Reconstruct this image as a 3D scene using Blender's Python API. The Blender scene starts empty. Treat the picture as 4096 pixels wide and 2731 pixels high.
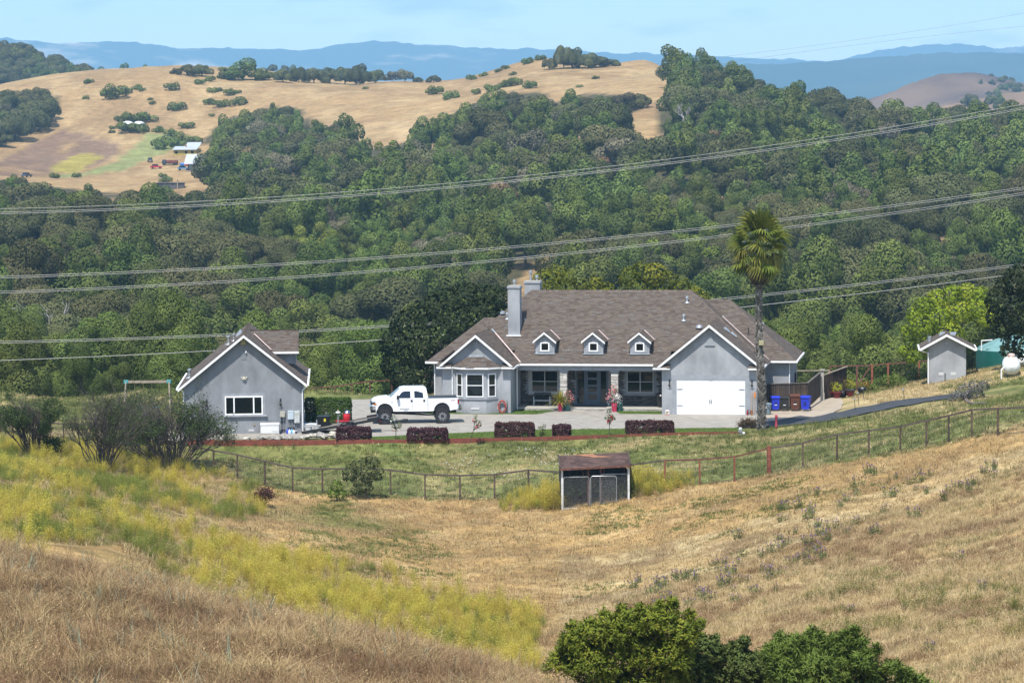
import bpy, math, random
import numpy as np
from mathutils import Matrix, Vector

# ------------------------------------------------------------------ camera, light, exposure
SC = bpy.context.scene
COL = SC.collection
FPX = 2800.0                                  # focal length in pixels of a 1024 wide picture
PITCH = math.atan(201.0 / 2800.0); ROLL = math.radians(0.5); CZ = 19.6
CAM = np.array([0.0, 0.0, CZ])
_f = np.array([0, math.cos(PITCH), -math.sin(PITCH)]); _u0 = np.array([0, math.sin(PITCH), math.cos(PITCH)]); _r0 = np.array([1.0, 0, 0])
_r = math.cos(ROLL) * _r0 - math.sin(ROLL) * _u0; _u = math.sin(ROLL) * _r0 + math.cos(ROLL) * _u0
cam = bpy.data.cameras.new('camera'); cam.sensor_width = 36.0; cam.lens = FPX / 1024 * 36.0; cam.clip_start = 0.5; cam.clip_end = 60000
camo = bpy.data.objects.new('camera', cam); COL.objects.link(camo); SC.camera = camo
camo.matrix_world = Matrix(((_r[0], _u[0], -_f[0], 0), (_r[1], _u[1], -_f[1], 0), (_r[2], _u[2], -_f[2], CZ), (0, 0, 0, 1)))

SUN_EL, SUN_AZ = math.radians(61), math.radians(198)     # azimuth clockwise from +Y: behind the camera, a little to the left
sdir = Vector((math.sin(SUN_AZ) * math.cos(SUN_EL), math.cos(SUN_AZ) * math.cos(SUN_EL), math.sin(SUN_EL)))
W = bpy.data.worlds.new('World'); SC.world = W; W.use_nodes = True
nt = W.node_tree; nt.nodes.clear()
sky = nt.nodes.new('ShaderNodeTexSky'); sky.sky_type = 'NISHITA'; sky.sun_disc = False
sky.sun_elevation = SUN_EL; sky.sun_rotation = SUN_AZ; sky.altitude = 100; sky.air_density = 1.0; sky.dust_density = 0.6; sky.ozone_density = 0.9
bg = nt.nodes.new('ShaderNodeBackground'); bg.inputs['Strength'].default_value = 0.14
wo = nt.nodes.new('ShaderNodeOutputWorld')
# thin, faint streaks of cloud over the sky
tc = nt.nodes.new('ShaderNodeTexCoord'); mp = nt.nodes.new('ShaderNodeMapping'); mp.inputs['Scale'].default_value = (9, 9, 42)
nz = nt.nodes.new('ShaderNodeTexNoise'); nz.inputs['Scale'].default_value = 1.6; nz.inputs['Detail'].default_value = 7; nz.inputs['Roughness'].default_value = 0.55
cr = nt.nodes.new('ShaderNodeValToRGB'); cr.color_ramp.elements[0].position = 0.53; cr.color_ramp.elements[1].position = 0.74
cr.color_ramp.elements[0].color = (0, 0, 0, 1); cr.color_ramp.elements[1].color = (0.7, 0.7, 0.7, 1)
mx = nt.nodes.new('ShaderNodeMixRGB'); mx.inputs['Color2'].default_value = (1.6, 2.3, 3.2, 1)
L = nt.links.new
L(tc.outputs['Generated'], mp.inputs['Vector']); L(mp.outputs['Vector'], nz.inputs['Vector']); L(nz.outputs['Fac'], cr.inputs['Fac'])
L(cr.outputs['Color'], mx.inputs['Fac']); L(sky.outputs['Color'], mx.inputs['Color1']); L(mx.outputs['Color'], bg.inputs['Color']); L(bg.outputs[0], wo.inputs['Surface'])
sl = bpy.data.lights.new('sun', 'SUN'); sl.energy = 4.2; sl.angle = math.radians(0.55); sl.color = (1.0, 0.955, 0.88)
so = bpy.data.objects.new('sun', sl); COL.objects.link(so); so.rotation_euler = sdir.to_track_quat('Z', 'Y').to_euler(); so.location = (0, 0, 60)
SC.view_settings.view_transform = 'Standard'; SC.view_settings.look = 'None'; SC.view_settings.exposure = 0.75; SC.view_settings.gamma = 1.0
SC.cycles.use_denoising = True
SC.cycles.max_bounces = 8; SC.cycles.diffuse_bounces = 3; SC.cycles.glossy_bounces = 3; SC.cycles.transmission_bounces = 4; SC.cycles.volume_bounces = 2; SC.cycles.transparent_max_bounces = 6

def ray(u, v): return _f * FPX + _r * (u - 512) - _u * (v - 341)
def at(u, v, Y):
    d = ray(u, v); return CAM + d * (Y / d[1])
def atz(u, v, z):
    d = ray(u, v); return CAM + d * ((z - CZ) / d[2])
def proj(p):
    q = np.asarray(p, float) - CAM; k = FPX / (q @ _f); return 512 + (q @ _r) * k, 341 - (q @ _u) * k

# ------------------------------------------------------------------ helpers
RNG = np.random.default_rng(7); random.seed(7)
MATS = {}
def tag(o, label=None, cat=None, group=None, kind=None):
    if label: o['label'] = label
    if cat: o['category'] = cat
    if group: o['group'] = group
    if kind: o['kind'] = kind
    return o
def empty(name, loc=(0, 0, 0), rz=0, label=None, cat=None, group=None):
    o = bpy.data.objects.new(name, None); COL.objects.link(o); o.location = tuple(float(c) for c in loc); o.rotation_euler = (0, 0, rz); o.empty_display_size = 0.2
    return tag(o, label, cat, group)
def add(name, me, m, parent=None, loc=None, rz=None, link=True):
    o = bpy.data.objects.new(name, me)
    if link: COL.objects.link(o)
    if m is not None and not me.materials: me.materials.append(m)
    if parent: o.parent = parent
    if loc is not None: o.location = tuple(float(c) for c in loc)
    if rz is not None: o.rotation_euler = (0, 0, rz)
    return o
def np_mesh(name, V, F, cols=None, smooth=False):
    """V (n,3) and F (m,k) arrays to a mesh; cols (n,3|1) becomes the point attribute tint"""
    V = np.asarray(V, np.float32); F = np.asarray(F, np.int32); k = F.shape[1]
    me = bpy.data.meshes.new(name); me.vertices.add(len(V)); me.vertices.foreach_set('co', V.ravel())
    me.loops.add(F.size); me.loops.foreach_set('vertex_index', F.ravel())
    me.polygons.add(len(F)); me.polygons.foreach_set('loop_start', np.arange(len(F), dtype=np.int32) * k)
    me.update(calc_edges=True)
    if smooth: me.polygons.foreach_set('use_smooth', np.ones(len(F), bool))
    if cols is not None: set_tint(me, cols)
    return me
def set_tint(me, cols, name='tint'):
    cols = np.asarray(cols, np.float32)
    if cols.ndim == 1: cols = np.repeat(cols[:, None], 3, 1)
    a = me.attributes.new(name, 'FLOAT_COLOR', 'POINT')
    a.data.foreach_set('color', np.concatenate([cols, np.ones((len(cols), 1), np.float32)], 1).ravel())

class MB:
    """collects shapes, builds one mesh"""
    def __init__(s): s.v = []; s.f = []; s.t = []
    def _n(s, vs, fs, t=None):
        b = len(s.v); s.v += [tuple(map(float, p)) for p in vs]; s.f += [tuple(b + i for i in f) for f in fs]
        s.t += [0.5 if t is None else t] * len(vs); return s
    def box(s, x0, x1, y0, y1, z0, z1, t=None, M=None):
        vs = [(x0, y0, z0), (x1, y0, z0), (x1, y1, z0), (x0, y1, z0), (x0, y0, z1), (x1, y0, z1), (x1, y1, z1), (x0, y1, z1)]
        if M is not None: vs = [tuple(M @ Vector(p)) for p in vs]
        return s._n(vs, [(0, 3, 2, 1), (4, 5, 6, 7), (0, 1, 5, 4), (1, 2, 6, 5), (2, 3, 7, 6), (3, 0, 4, 7)], t)
    def rbox(s, x0, x1, y0, y1, z0, z1, b=0.02, t=None):
        """box with chamfered edges"""
        xs, ys, zs = (x0, x1), (y0, y1), (z0, z1); vs = []; idx = {}
        sg = ((0, b), (1, -b))
        for i, sx in sg:
            for j, sy in sg:
                for k, sz in sg:
                    c = (xs[i], ys[j], zs[k])
                    for ax in range(3):
                        p = [xs[i] + sx, ys[j] + sy, zs[k] + sz]; p[ax] = c[ax]; idx[(i, j, k, ax)] = len(vs); vs.append(tuple(p))
        fs = []
        for ax in range(3):
            o1, o2 = [(1, 2), (2, 0), (0, 1)][ax]
            for e in (0, 1):
                q = []
                for (a1, a2) in ((0, 0), (1, 0), (1, 1), (0, 1)):
                    kk = [0, 0, 0]; kk[ax] = e; kk[o1] = a1; kk[o2] = a2; q.append(idx[(*kk, ax)])
                fs.append(tuple(q if e else q[::-1]))
        for ax in range(3):
            o1, o2 = [(1, 2), (2, 0), (0, 1)][ax]
            for a1 in (0, 1):
                for a2 in (0, 1):
                    k0 = [0, 0, 0]; k0[o1] = a1; k0[o2] = a2; k1 = list(k0); k1[ax] = 1
                    q = [idx[(*k0, o1)], idx[(*k1, o1)], idx[(*k1, o2)], idx[(*k0, o2)]]
                    fs.append(tuple(q if (a1 ^ a2) else q[::-1]))
        for i in (0, 1):
            for j in (0, 1):
                for k in (0, 1): fs.append((idx[(i, j, k, 0)], idx[(i, j, k, 1)], idx[(i, j, k, 2)]))
        return s._n(vs, fs, t)
    def prism(s, poly, a0, a1, axis='y', t=None):
        """poly of 2D points extruded along an axis: 'y' poly=(x,z), 'x' poly=(y,z), 'z' poly=(x,y)"""
        n = len(poly)
        mk = {'y': lambda p, a: (p[0], a, p[1]), 'x': lambda p, a: (a, p[0], p[1]), 'z': lambda p, a: (p[0], p[1], a)}[axis]
        vs = [mk(p, a0) for p in poly] + [mk(p, a1) for p in poly]
        fs = [tuple(range(n)), tuple(range(2 * n - 1, n - 1, -1))] + [(i, i + n, (i + 1) % n + n, (i + 1) % n) for i in range(n)]
        return s._n(vs, fs, t)
    def tube(s, pts, r, n=6, cap=True, t=None):
        pts = [Vector(p) for p in pts]; rs = r if isinstance(r, (list, tuple)) else [r] * len(pts)
        vs = []; up = Vector((0, 0, 1)); prev = None
        for i, p in enumerate(pts):
            d = (pts[min(i + 1, len(pts) - 1)] - pts[max(i - 1, 0)]).normalized()
            a = prev - d * prev.dot(d) if prev is not None else d.cross(up if abs(d.z) < 0.9 else Vector((1, 0, 0)))
            if a.length < 1e-6: a = d.orthogonal()
            a.normalize(); prev = a; b = d.cross(a)
            for k in range(n):
                w = 2 * math.pi * k / n; vs.append(tuple(p + (a * math.cos(w) + b * math.sin(w)) * rs[i]))
        fs = [(i * n + k, i * n + (k + 1) % n, (i + 1) * n + (k + 1) % n, (i + 1) * n + k) for i in range(len(pts) - 1) for k in range(n)]
        if cap: fs += [tuple(range(n - 1, -1, -1)), tuple((len(pts) - 1) * n + k for k in range(n))]
        return s._n(vs, fs, t)
    def lathe(s, prof, n=16, c=(0, 0, 0), sx=1, sy=1, axis='z', t=None, cap=True):
        """prof: list of (r, h)"""
        vs = []
        for r, h in prof:
            for k in range(n):
                w = 2 * math.pi * k / n; a, b = r * math.cos(w) * sx, r * math.sin(w) * sy
                vs.append({'z': (c[0] + a, c[1] + b, c[2] + h), 'y': (c[0] + a, c[1] + h, c[2] + b), 'x': (c[0] + h, c[1] + a, c[2] + b)}[axis])
        m = len(prof); fs = [(i * n + k, i * n + (k + 1) % n, (i + 1) * n + (k + 1) % n, (i + 1) * n + k) for i in range(m - 1) for k in range(n)]
        if axis == 'y': fs = [f[::-1] for f in fs]
        e0, e1 = tuple(range(n - 1, -1, -1)), tuple((m - 1) * n + k for k in range(n))
        if cap and prof[0][0] > 1e-4: fs.append(e0 if axis != 'y' else e0[::-1])
        if cap and prof[-1][0] > 1e-4: fs.append(e1 if axis != 'y' else e1[::-1])
        return s._n(vs, fs, t)
    def ico(s, c, r, sx=1, sy=1, sz=1, jit=0.0, rnd=None, t=None):
        g = (1 + 5 ** .5) / 2
        vs = [(-1, g, 0), (1, g, 0), (-1, -g, 0), (1, -g, 0), (0, -1, g), (0, 1, g), (0, -1, -g), (0, 1, -g), (g, 0, -1), (g, 0, 1), (-g, 0, -1), (-g, 0, 1)]
        fs = [(0, 11, 5), (0, 5, 1), (0, 1, 7), (0, 7, 10), (0, 10, 11), (1, 5, 9), (5, 11, 4), (11, 10, 2), (10, 7, 6), (7, 1, 8), (3, 9, 4), (3, 4, 2), (3, 2, 6), (3, 6, 8), (3, 8, 9), (4, 9, 5), (2, 4, 11), (6, 2, 10), (8, 6, 7), (9, 8, 1)]
        q = (1 + g * g) ** .5; rr = rnd or random
        return s._n([(c[0] + x / q * r * sx * (1 + jit * rr.uniform(-1, 1)), c[1] + y / q * r * sy * (1 + jit * rr.uniform(-1, 1)), c[2] + z / q * r * sz * (1 + jit * rr.uniform(-1, 1))) for x, y, z in vs], fs, t)
    def mesh(s, name, smooth=False, tint=False):
        me = bpy.data.meshes.new(name); me.from_pydata(s.v, [], s.f); me.update()
        if smooth: me.polygons.foreach_set('use_smooth', [True] * len(me.polygons))
        if tint: set_tint(me, np.array(s.t, np.float32))
        return me
    def build(s, name, m, parent=None, loc=None, rz=None, smooth=False, tint=False):
        me = s.mesh(name, smooth, tint)
        if smooth and hasattr(me, 'set_sharp_from_angle'): me.set_sharp_from_angle(angle=math.radians(40))
        return add(name, me, m, parent, loc, rz)
def copy_tree(o, loc=None, rz=None, parent=None, scale=None):
    c = o.copy(); COL.objects.link(c)
    if parent: c.parent = parent
    if loc is not None: c.location = tuple(float(q) for q in loc)
    if rz is not None: c.rotation_euler = (0, 0, rz)
    if scale is not None: c.scale = scale if isinstance(scale, (tuple, list)) else (scale,) * 3
    for ch in o.children: copy_tree(ch, parent=c)
    return c

# ------------------------------------------------------------------ materials
def newmat(name):
    m = bpy.data.materials.new(name); m.use_nodes = True; m.node_tree.nodes.clear(); return m, m.node_tree
def node(nt, t, **kw):
    n = nt.nodes.new(t)
    for k, v in kw.items():
        if k in n.inputs: n.inputs[k].default_value = v
        else: setattr(n, k, v)
    return n
def surf(name, col, rough=0.7, var=0.12, scale=6.0, bump=0.0, bscale=40.0, metal=0.0, spec=0.4, col2=None, coat=0.0, stretch=None):
    """plain painted / plastered / metal surface with mottled colour, fine relief and a little wear"""
    if name in MATS: return MATS[name]
    m, nt = newmat(name); l = nt.links.new
    out = node(nt, 'ShaderNodeOutputMaterial'); b = node(nt, 'ShaderNodeBsdfPrincipled'); l(b.outputs[0], out.inputs[0])
    b.inputs['Roughness'].default_value = rough; b.inputs['Metallic'].default_value = metal
    b.inputs['Specular IOR Level'].default_value = spec; b.inputs['Coat Weight'].default_value = coat
    tc = node(nt, 'ShaderNodeTexCoord'); src = tc.outputs['Object']
    if stretch:
        mp = node(nt, 'ShaderNodeMapping'); mp.inputs['Scale'].default_value = stretch; l(src, mp.inputs[0]); src = mp.outputs[0]
    n = node(nt, 'ShaderNodeTexNoise', Scale=scale, Detail=6.0, Roughness=0.6); l(src, n.inputs['Vector'])
    mixc = node(nt, 'ShaderNodeMixRGB'); c2 = col2 or tuple(c * (1 - 2.2 * var) for c in col)
    mixc.inputs[1].default_value = (*c2, 1); mixc.inputs[2].default_value = (*(min(1, c * (1 + var * .6)) for c in col), 1)
    rm = node(nt, 'ShaderNodeMapRange'); rm.inputs[1].default_value = 0.3; rm.inputs[2].default_value = 0.62
    l(n.outputs['Fac'], rm.inputs[0]); l(rm.outputs[0], mixc.inputs[0]); l(mixc.outputs[0], b.inputs['Base Color'])
    if bump:
        n2 = node(nt, 'ShaderNodeTexNoise', Scale=bscale, Detail=4.0); l(src, n2.inputs['Vector'])
        bp = node(nt, 'ShaderNodeBump', Strength=bump, Distance=0.02); l(n2.outputs['Fac'], bp.inputs['Height']); l(bp.outputs[0], b.inputs['Normal'])
    MATS[name] = m; return m
def tinted(name, stops, rough=0.75, spec=0.25, objrand=0.25, transl=0.0, noise=0.0, nscale=3.0, hue=0.02):
    """colour from the point attribute 'tint' through a ramp, shifted a little per object; leaves let some light through"""
    if name in MATS: return MATS[name]
    m, nt = newmat(name); l = nt.links.new
    out = node(nt, 'ShaderNodeOutputMaterial'); b = node(nt, 'ShaderNodeBsdfPrincipled')
    b.inputs['Roughness'].default_value = rough; b.inputs['Specular IOR Level'].default_value = spec
    at_ = node(nt, 'ShaderNodeAttribute', attribute_name='tint')
    sep = node(nt, 'ShaderNodeSeparateColor'); l(at_.outputs['Color'], sep.inputs[0]); fac = sep.outputs[0]
    oi = node(nt, 'ShaderNodeObjectInfo')
    if noise:
        tc = node(nt, 'ShaderNodeTexCoord'); n = node(nt, 'ShaderNodeTexNoise', Scale=nscale, Detail=5.0); l(tc.outputs['Object'], n.inputs['Vector'])
        ma = node(nt, 'ShaderNodeMath', operation='MULTIPLY_ADD'); l(n.outputs['Fac'], ma.inputs[0]); ma.inputs[1].default_value = noise
        sb = node(nt, 'ShaderNodeMath', operation='SUBTRACT'); l(fac, sb.inputs[0]); sb.inputs[1].default_value = noise * .5
        l(sb.outputs[0], ma.inputs[2]); fac = ma.outputs[0]
    rp = node(nt, 'ShaderNodeValToRGB'); e = rp.color_ramp.elements
    while len(e) < len(stops): e.new(0.5)
    for i, (p, c) in enumerate(stops): e[i].position = p; e[i].color = (*c, 1)
    l(fac, rp.inputs[0])
    hs = node(nt, 'ShaderNodeHueSaturation'); l(rp.outputs[0], hs.inputs['Color'])
    mr = node(nt, 'ShaderNodeMapRange'); mr.inputs[3].default_value = 1 - objrand; mr.inputs[4].default_value = 1 + objrand; l(oi.outputs['Random'], mr.inputs[0]); l(mr.outputs[0], hs.inputs['Value'])
    m5 = node(nt, 'ShaderNodeMath', operation='MULTIPLY'); m5.inputs[1].default_value = 7.13; l(oi.outputs['Random'], m5.inputs[0])
    fr = node(nt, 'ShaderNodeMath', operation='FRACT'); l(m5.outputs[0], fr.inputs[0])
    mh = node(nt, 'ShaderNodeMapRange'); mh.inputs[3].default_value = 0.5 - hue; mh.inputs[4].default_value = 0.5 + hue; l(fr.outputs[0], mh.inputs[0]); l(mh.outputs[0], hs.inputs['Hue'])
    l(hs.outputs[0], b.inputs['Base Color'])
    if transl:
        tr = node(nt, 'ShaderNodeBsdfTranslucent'); mxs = node(nt, 'ShaderNodeMixShader'); mxs.inputs[0].default_value = transl
        l(hs.outputs[0], tr.inputs[0]); l(b.outputs[0], mxs.inputs[1]); l(tr.outputs[0], mxs.inputs[2]); l(mxs.outputs[0], out.inputs[0])
    else: l(b.outputs[0], out.inputs[0])
    MATS[name] = m; return m
def glass(name, tintc=(0.02, 0.025, 0.03), rough=0.02, spec=0.6):
    if name in MATS: return MATS[name]
    m, nt = newmat(name); out = node(nt, 'ShaderNodeOutputMaterial'); b = node(nt, 'ShaderNodeBsdfPrincipled'); nt.links.new(b.outputs[0], out.inputs[0])
    b.inputs['Base Color'].default_value = (*tintc, 1); b.inputs['Roughness'].default_value = rough; b.inputs['Specular IOR Level'].default_value = spec
    MATS[name] = m; return m

# ------------------------------------------------------------------ noise
_T = RNG.random((256, 256)).astype(np.float32)
def vnoise(x, y):
    xi = np.floor(x).astype(int); yi = np.floor(y).astype(int); fx = x - xi; fy = y - yi
    fx = fx * fx * (3 - 2 * fx); fy = fy * fy * (3 - 2 * fy)
    g = lambda a, b: _T[a & 255, b & 255]
    return (g(xi, yi) * (1 - fx) + g(xi + 1, yi) * fx) * (1 - fy) + (g(xi, yi + 1) * (1 - fx) + g(xi + 1, yi + 1) * fx) * fy
def fbm(x, y, o=4):
    s = 0; a = 0.5; n = 0
    for i in range(o): s = s + a * vnoise(x * 2 ** i + 17.3 * i, y * 2 ** i + 5.1 * i); n += a; a *= 0.5
    return s / n
def inpoly(px, py, poly):
    r = np.zeros(np.shape(px), bool); n = len(poly)
    for i in range(n):
        x0, y0 = poly[i]; x1, y1 = poly[(i + 1) % n]
        if y0 == y1: continue
        c = ((y0 > py) != (y1 > py)) & (px < (x1 - x0) * (py - y0) / (y1 - y0) + x0); r ^= c
    return r
def sstep(a, b, x): t = np.clip((x - a) / (b - a), 0, 1); return t * t * (3 - 2 * t)

# ------------------------------------------------------------------ the lie of the land: heights between surveyed points
CP = []
def cp(Y, *uv):
    for u, v in uv: CP.append(at(u, v, Y))
cp(30, (-400, 740), (0, 750), (512, 770), (1024, 790), (1400, 790))
cp(50, (-200, 660), (0, 682), (250, 706), (512, 735), (800, 790), (1100, 800))
cp(75, (-200, 530), (0, 556), (87, 572), (174, 590), (261, 614), (348, 638), (435, 657), (522, 680), (650, 745), (800, 770), (1024, 745), (1250, 700))
cp(95, (-200, 530), (0, 556), (174, 625), (348, 690), (522, 715), (650, 725), (800, 715), (1024, 655), (1250, 600))
cp(112, (-200, 510), (0, 543), (100, 560), (174, 585), (348, 640), (522, 672), (650, 668), (800, 630), (1024, 590), (1250, 540))
cp(130, (-200, 490), (0, 512), (100, 525), (174, 545), (348, 597), (522, 622), (650, 610), (800, 572), (1024, 523), (1250, 480))
cp(148, (-200, 470), (0, 482), (174, 515), (348, 555), (522, 562), (650, 553), (800, 512), (900, 490), (1024, 452), (1250, 410))
cp(164, (0, 468), (174, 492), (348, 512), (522, 515), (600, 508), (690, 491))
FENCE = [(-40, 203, 424), (71, 187, 446), (170, 178, 464), (238, 174, 479), (275, 172.5, 486), (312, 171, 492), (418, 170, 498), (489, 170, 499), (560, 169, 496), (668, 167, 485), (726, 166, 481), (771, 165, 474), (843, 163, 461), (913, 160, 450), (985, 154, 434), (1060, 150, 416)]
for u, Y, v in FENCE: cp(Y, (u, v))
cp(178, (400, 462), (512, 458), (640, 452), (720, 449), (850, 432), (300, 470), (950, 412))
cp(190, (100, 438), (200, 437), (770, 425), (860, 411), (950, 396), (1024, 385), (1200, 355))
cp(205, (928, 383), (965, 375), (1000, 366), (1060, 355), (835, 403), (1200, 340), (120, 424), (0, 424))
cp(172, (1040, 398))
for x, y in ((-23, 191), (-20, 200), (-20, 212), (-8, 190), (-8, 200), (-8, 212), (0, 190), (0, 203), (0, 214), (10, 190), (10, 202), (10, 214), (18, 196), (18, 207), (-14, 187), (-2, 186), (8, 187.5)): CP.append(np.array([x, y, -0.04]))
cp(225, (0, 394), (150, 392), (300, 391), (512, 391), (750, 390), (880, 388), (1000, 372), (1150, 350))
cp(250, (-200, 425), (0, 425), (300, 425), (512, 428), (800, 425), (1024, 405), (1250, 390))
cp(300, (-300, 425), (0, 425), (512, 428), (1024, 425), (1300, 420))
cp(380, (-300, 388), (0, 385), (512, 388), (1024, 385), (1300, 380))
cp(480, (-300, 330), (0, 330), (512, 330), (1024, 322), (1300, 318))
cp(600, (-300, 265), (0, 265), (300, 265), (512, 262), (690, 250), (850, 245), (1024, 245), (1300, 240))
cp(750, (-300, 222), (0, 225), (200, 222), (350, 215), (512, 200), (690, 180), (850, 190), (1024, 192), (1300, 190))
cp(900, (-300, 190), (0, 190), (100, 192), (200, 188), (300, 175), (400, 158), (512, 145), (600, 130), (690, 120), (850, 150), (1024, 154), (1300, 150))
cp(1050, (-300, 160), (0, 165), (100, 172), (200, 168), (300, 140), (400, 128), (512, 112), (600, 95), (690, 92), (762, 112), (849, 134), (1024, 146), (1300, 142))
cp(1150, (0, 138), (50, 140), (150, 137), (200, 138), (300, 112), (400, 105), (512, 90), (600, 80), (660, 80), (690, 80), (714, 86), (762, 106))
cp(1300, (-300, 95), (39, 85), (109, 78), (174, 73), (226, 78), (279, 79), (331, 84), (392, 81), (457, 81), (514, 66), (544, 60), (610, 66), (649, 61), (690, 90), (760, 122), (850, 150), (1024, 156), (1300, 152))
cp(1700, (-300, 125), (0, 118), (256, 110), (512, 108), (690, 118), (850, 152), (1024, 158), (1300, 156))
cp(2600, (-300, 150), (0, 150), (512, 150), (1024, 150), (1300, 150))
CP = np.array(CP)
def _ab(x, y): y = np.maximum(y, 12.0); return np.stack([6.0 * np.clip(x / y, -.42, .42), 1.6 * np.log(y)], -1)
_K = _ab(CP[:, 0], CP[:, 1]); _n = len(_K)
def _phi(d2): return 0.5 * d2 * np.log(d2 + 1e-12)
_A = np.zeros((_n + 3, _n + 3)); _A[:_n, :_n] = _phi(((_K[:, None] - _K[None]) ** 2).sum(-1)) + np.eye(_n) * 2e-4
_A[:_n, _n] = 1; _A[:_n, _n + 1:] = _K; _A[_n:, :_n] = _A[:_n, _n:].T
_Wt = np.linalg.solve(_A, np.concatenate([(CP[:, 2] - CZ) / CP[:, 1], np.zeros(3)]))
PADS = [([(-21.6, 183.9), (-8, 182.9), (15.2, 186.1), (17.5, 189.5), (21.2, 196), (24, 212), (24, 217), (-22, 217), (-22, 188)], -0.05, 1.7)]
def _polydist(x, y, poly):
    d = np.full(np.shape(x), 1e9)
    for i in range(len(poly)):
        a = np.array(poly[i]); b = np.array(poly[(i + 1) % len(poly)]); ab = b - a
        t = np.clip(((x - a[0]) * ab[0] + (y - a[1]) * ab[1]) / (ab @ ab), 0, 1)
        d = np.minimum(d, np.hypot(x - a[0] - t * ab[0], y - a[1] - t * ab[1]))
    return np.where(inpoly(x, y, poly), 0, d)
def height(x, y):
    x = np.asarray(x, float); y = np.asarray(y, float); sh = x.shape; x = x.ravel(); y = y.ravel(); out = np.empty(len(x))
    for i in range(0, len(x), 20000):
        q = _ab(x[i:i + 20000], y[i:i + 20000])
        t = _phi(((q[:, None] - _K[None]) ** 2).sum(-1)) @ _Wt[:_n] + _Wt[_n] + q @ _Wt[_n + 1:]
        out[i:i + 20000] = CZ + t * np.maximum(y[i:i + 20000], 12.0)
    far = sstep(230, 500, y)
    out += far * (fbm(x / 60, y / 60, 4) - .5) * 5.0 * np.clip(y / 900, 0, 1)
    out += (1 - far) * ((fbm(x / 2.2, y / 2.2, 3) - .5) * 0.28 + (fbm(x / 11, y / 11, 2) - .5) * .3)
    for poly, z, w in PADS:
        near = (y > 150) & (y < 260)
        k = 1 - sstep(0, w, _polydist(x, y, poly)); out = np.where(near, out * (1 - k) + z * k, out)
    f2 = sstep(2300, 3200, y); out = out * (1 - f2) + f2 * (-15)
    return out.reshape(sh)
def hz(x, y): return float(height(np.array([x]), np.array([y]))[0])
def G(u, v, lo=None, hi=None):
    """where the ray through a picture point meets the ground"""
    d = ray(u, v); ys = np.geomspace(lo or 40, hi or 2400, 700); px = CAM[None] + d[None] * (ys / d[1])[:, None]
    h = height(px[:, 0], px[:, 1]) - px[:, 2]; k = np.where(h > 0)[0]; i = k[0] if len(k) else len(ys) - 1
    p = px[i].copy(); p[2] = hz(p[0], p[1]); return p
# ------------------------------------------------------------------ ground sheet
GOLD2352 = [(-60, 420), (-60, 340), (0, 345), (50, 320), (95, 290), (140, 245), (130, 215), (90, 195), (250, 175), (400, 160), (520, 172), (640, 172), (760, 184), (900, 178), (1050, 178), (1150, 152), (1250, 127), (1400, 140), (1490, 128), (1540, 150), (1560, 185), (1540, 205), (1500, 225), (1440, 205), (1340, 200), (1265, 225), (1250, 200), (1180, 200), (1100, 220), (1050, 245), (1000, 270), (960, 280), (940, 310), (870, 325), (810, 305), (800, 270), (720, 265), (690, 240), (600, 230), (590, 250), (530, 265), (480, 290), (465, 330), (500, 350), (500, 400), (495, 428), (420, 440), (400, 428), (230, 428), (150, 418), (80, 412), (40, 402)]
GOLD = [(x * .4354, y * .4354) for x, y in GOLD2352]
GOLD_B = [(627, 117), (653, 108), (662, 125), (650, 146), (634, 140)]
GOLD_C = [(506, 292), (530, 270), (546, 255), (549, 262), (535, 282), (512, 300)]
def is_gold(u, v): return inpoly(u, v, GOLD) | inpoly(u, v, GOLD_B) | inpoly(u, v, GOLD_C)
# outlines of the ground's plant cover
Z_KNOLL = [(-200, 535), (0, 548), (65, 564), (174, 582), (261, 606), (348, 629), (435, 645), (522, 664), (600, 684), (640, 720), (-200, 900)]
Z_FENNEL = [(-120, 415), (60, 442), (120, 452), (200, 470), (262, 485), (258, 505), (225, 520), (190, 532), (195, 545), (245, 560), (340, 575), (430, 590), (505, 597), (516, 612), (470, 620), (530, 622), (540, 650), (520, 668), (435, 650), (348, 632), (261, 608), (174, 584), (150, 560), (120, 545), (60, 545), (-120, 535)]
Z_FEN2 = [(505, 472), (560, 462), (562, 510), (500, 512)]
Z_FEN3 = [(630, 465), (690, 462), (692, 488), (660, 505), (632, 510)]
ry = np.concatenate([np.exp(np.arange(math.log(14), math.log(255), .004)), np.exp(np.arange(math.log(255), math.log(3200), .008)), np.geomspace(3250, 20000, 26)])
ca = np.concatenate([np.linspace(-.62, -.225, 40), np.arange(-.222, .2221, .003), np.linspace(.225, .62, 40)])
GX = (ca[None] * ry[:, None]); GY = np.repeat(ry[:, None], len(ca), 1); GZ = height(GX, GY)
q = np.stack([GX, GY, GZ], -1).reshape(-1, 3) - CAM; k = FPX / (q @ _f); GU = 512 + (q @ _r) * k; GV = 341 - (q @ _u) * k
xs, ys = GX.ravel(), GY.ravel()
def cmix(a, b, t): return a * (1 - t[:, None]) + np.array(b)[None] * t[:, None]
n1 = fbm(xs / 14, ys / 14, 4); n2 = fbm(xs / 4 + 40, ys / 4, 4); n3 = fbm(xs / 1.3, ys / 1.3 + 9, 3)
col = np.tile(np.array([.36, .235, .095]), (len(xs), 1))                      # mown straw
col = cmix(col, (.24, .15, .065), sstep(.5, .68, n2) * .8)
col = cmix(col, (.42, .30, .145), sstep(.52, .7, n3) * .6)
col = cmix(col, (.115, .125, .035), sstep(.54, .66, n1 * .5 + n2 * .5) * sstep(480, 330, GU) * .8)
fenc = np.interp(GU, [f[0] for f in FENCE], [f[2] for f in FENCE])
behind = (GV < fenc + 1) & (ys < 235) & (ys > 145)
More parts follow.
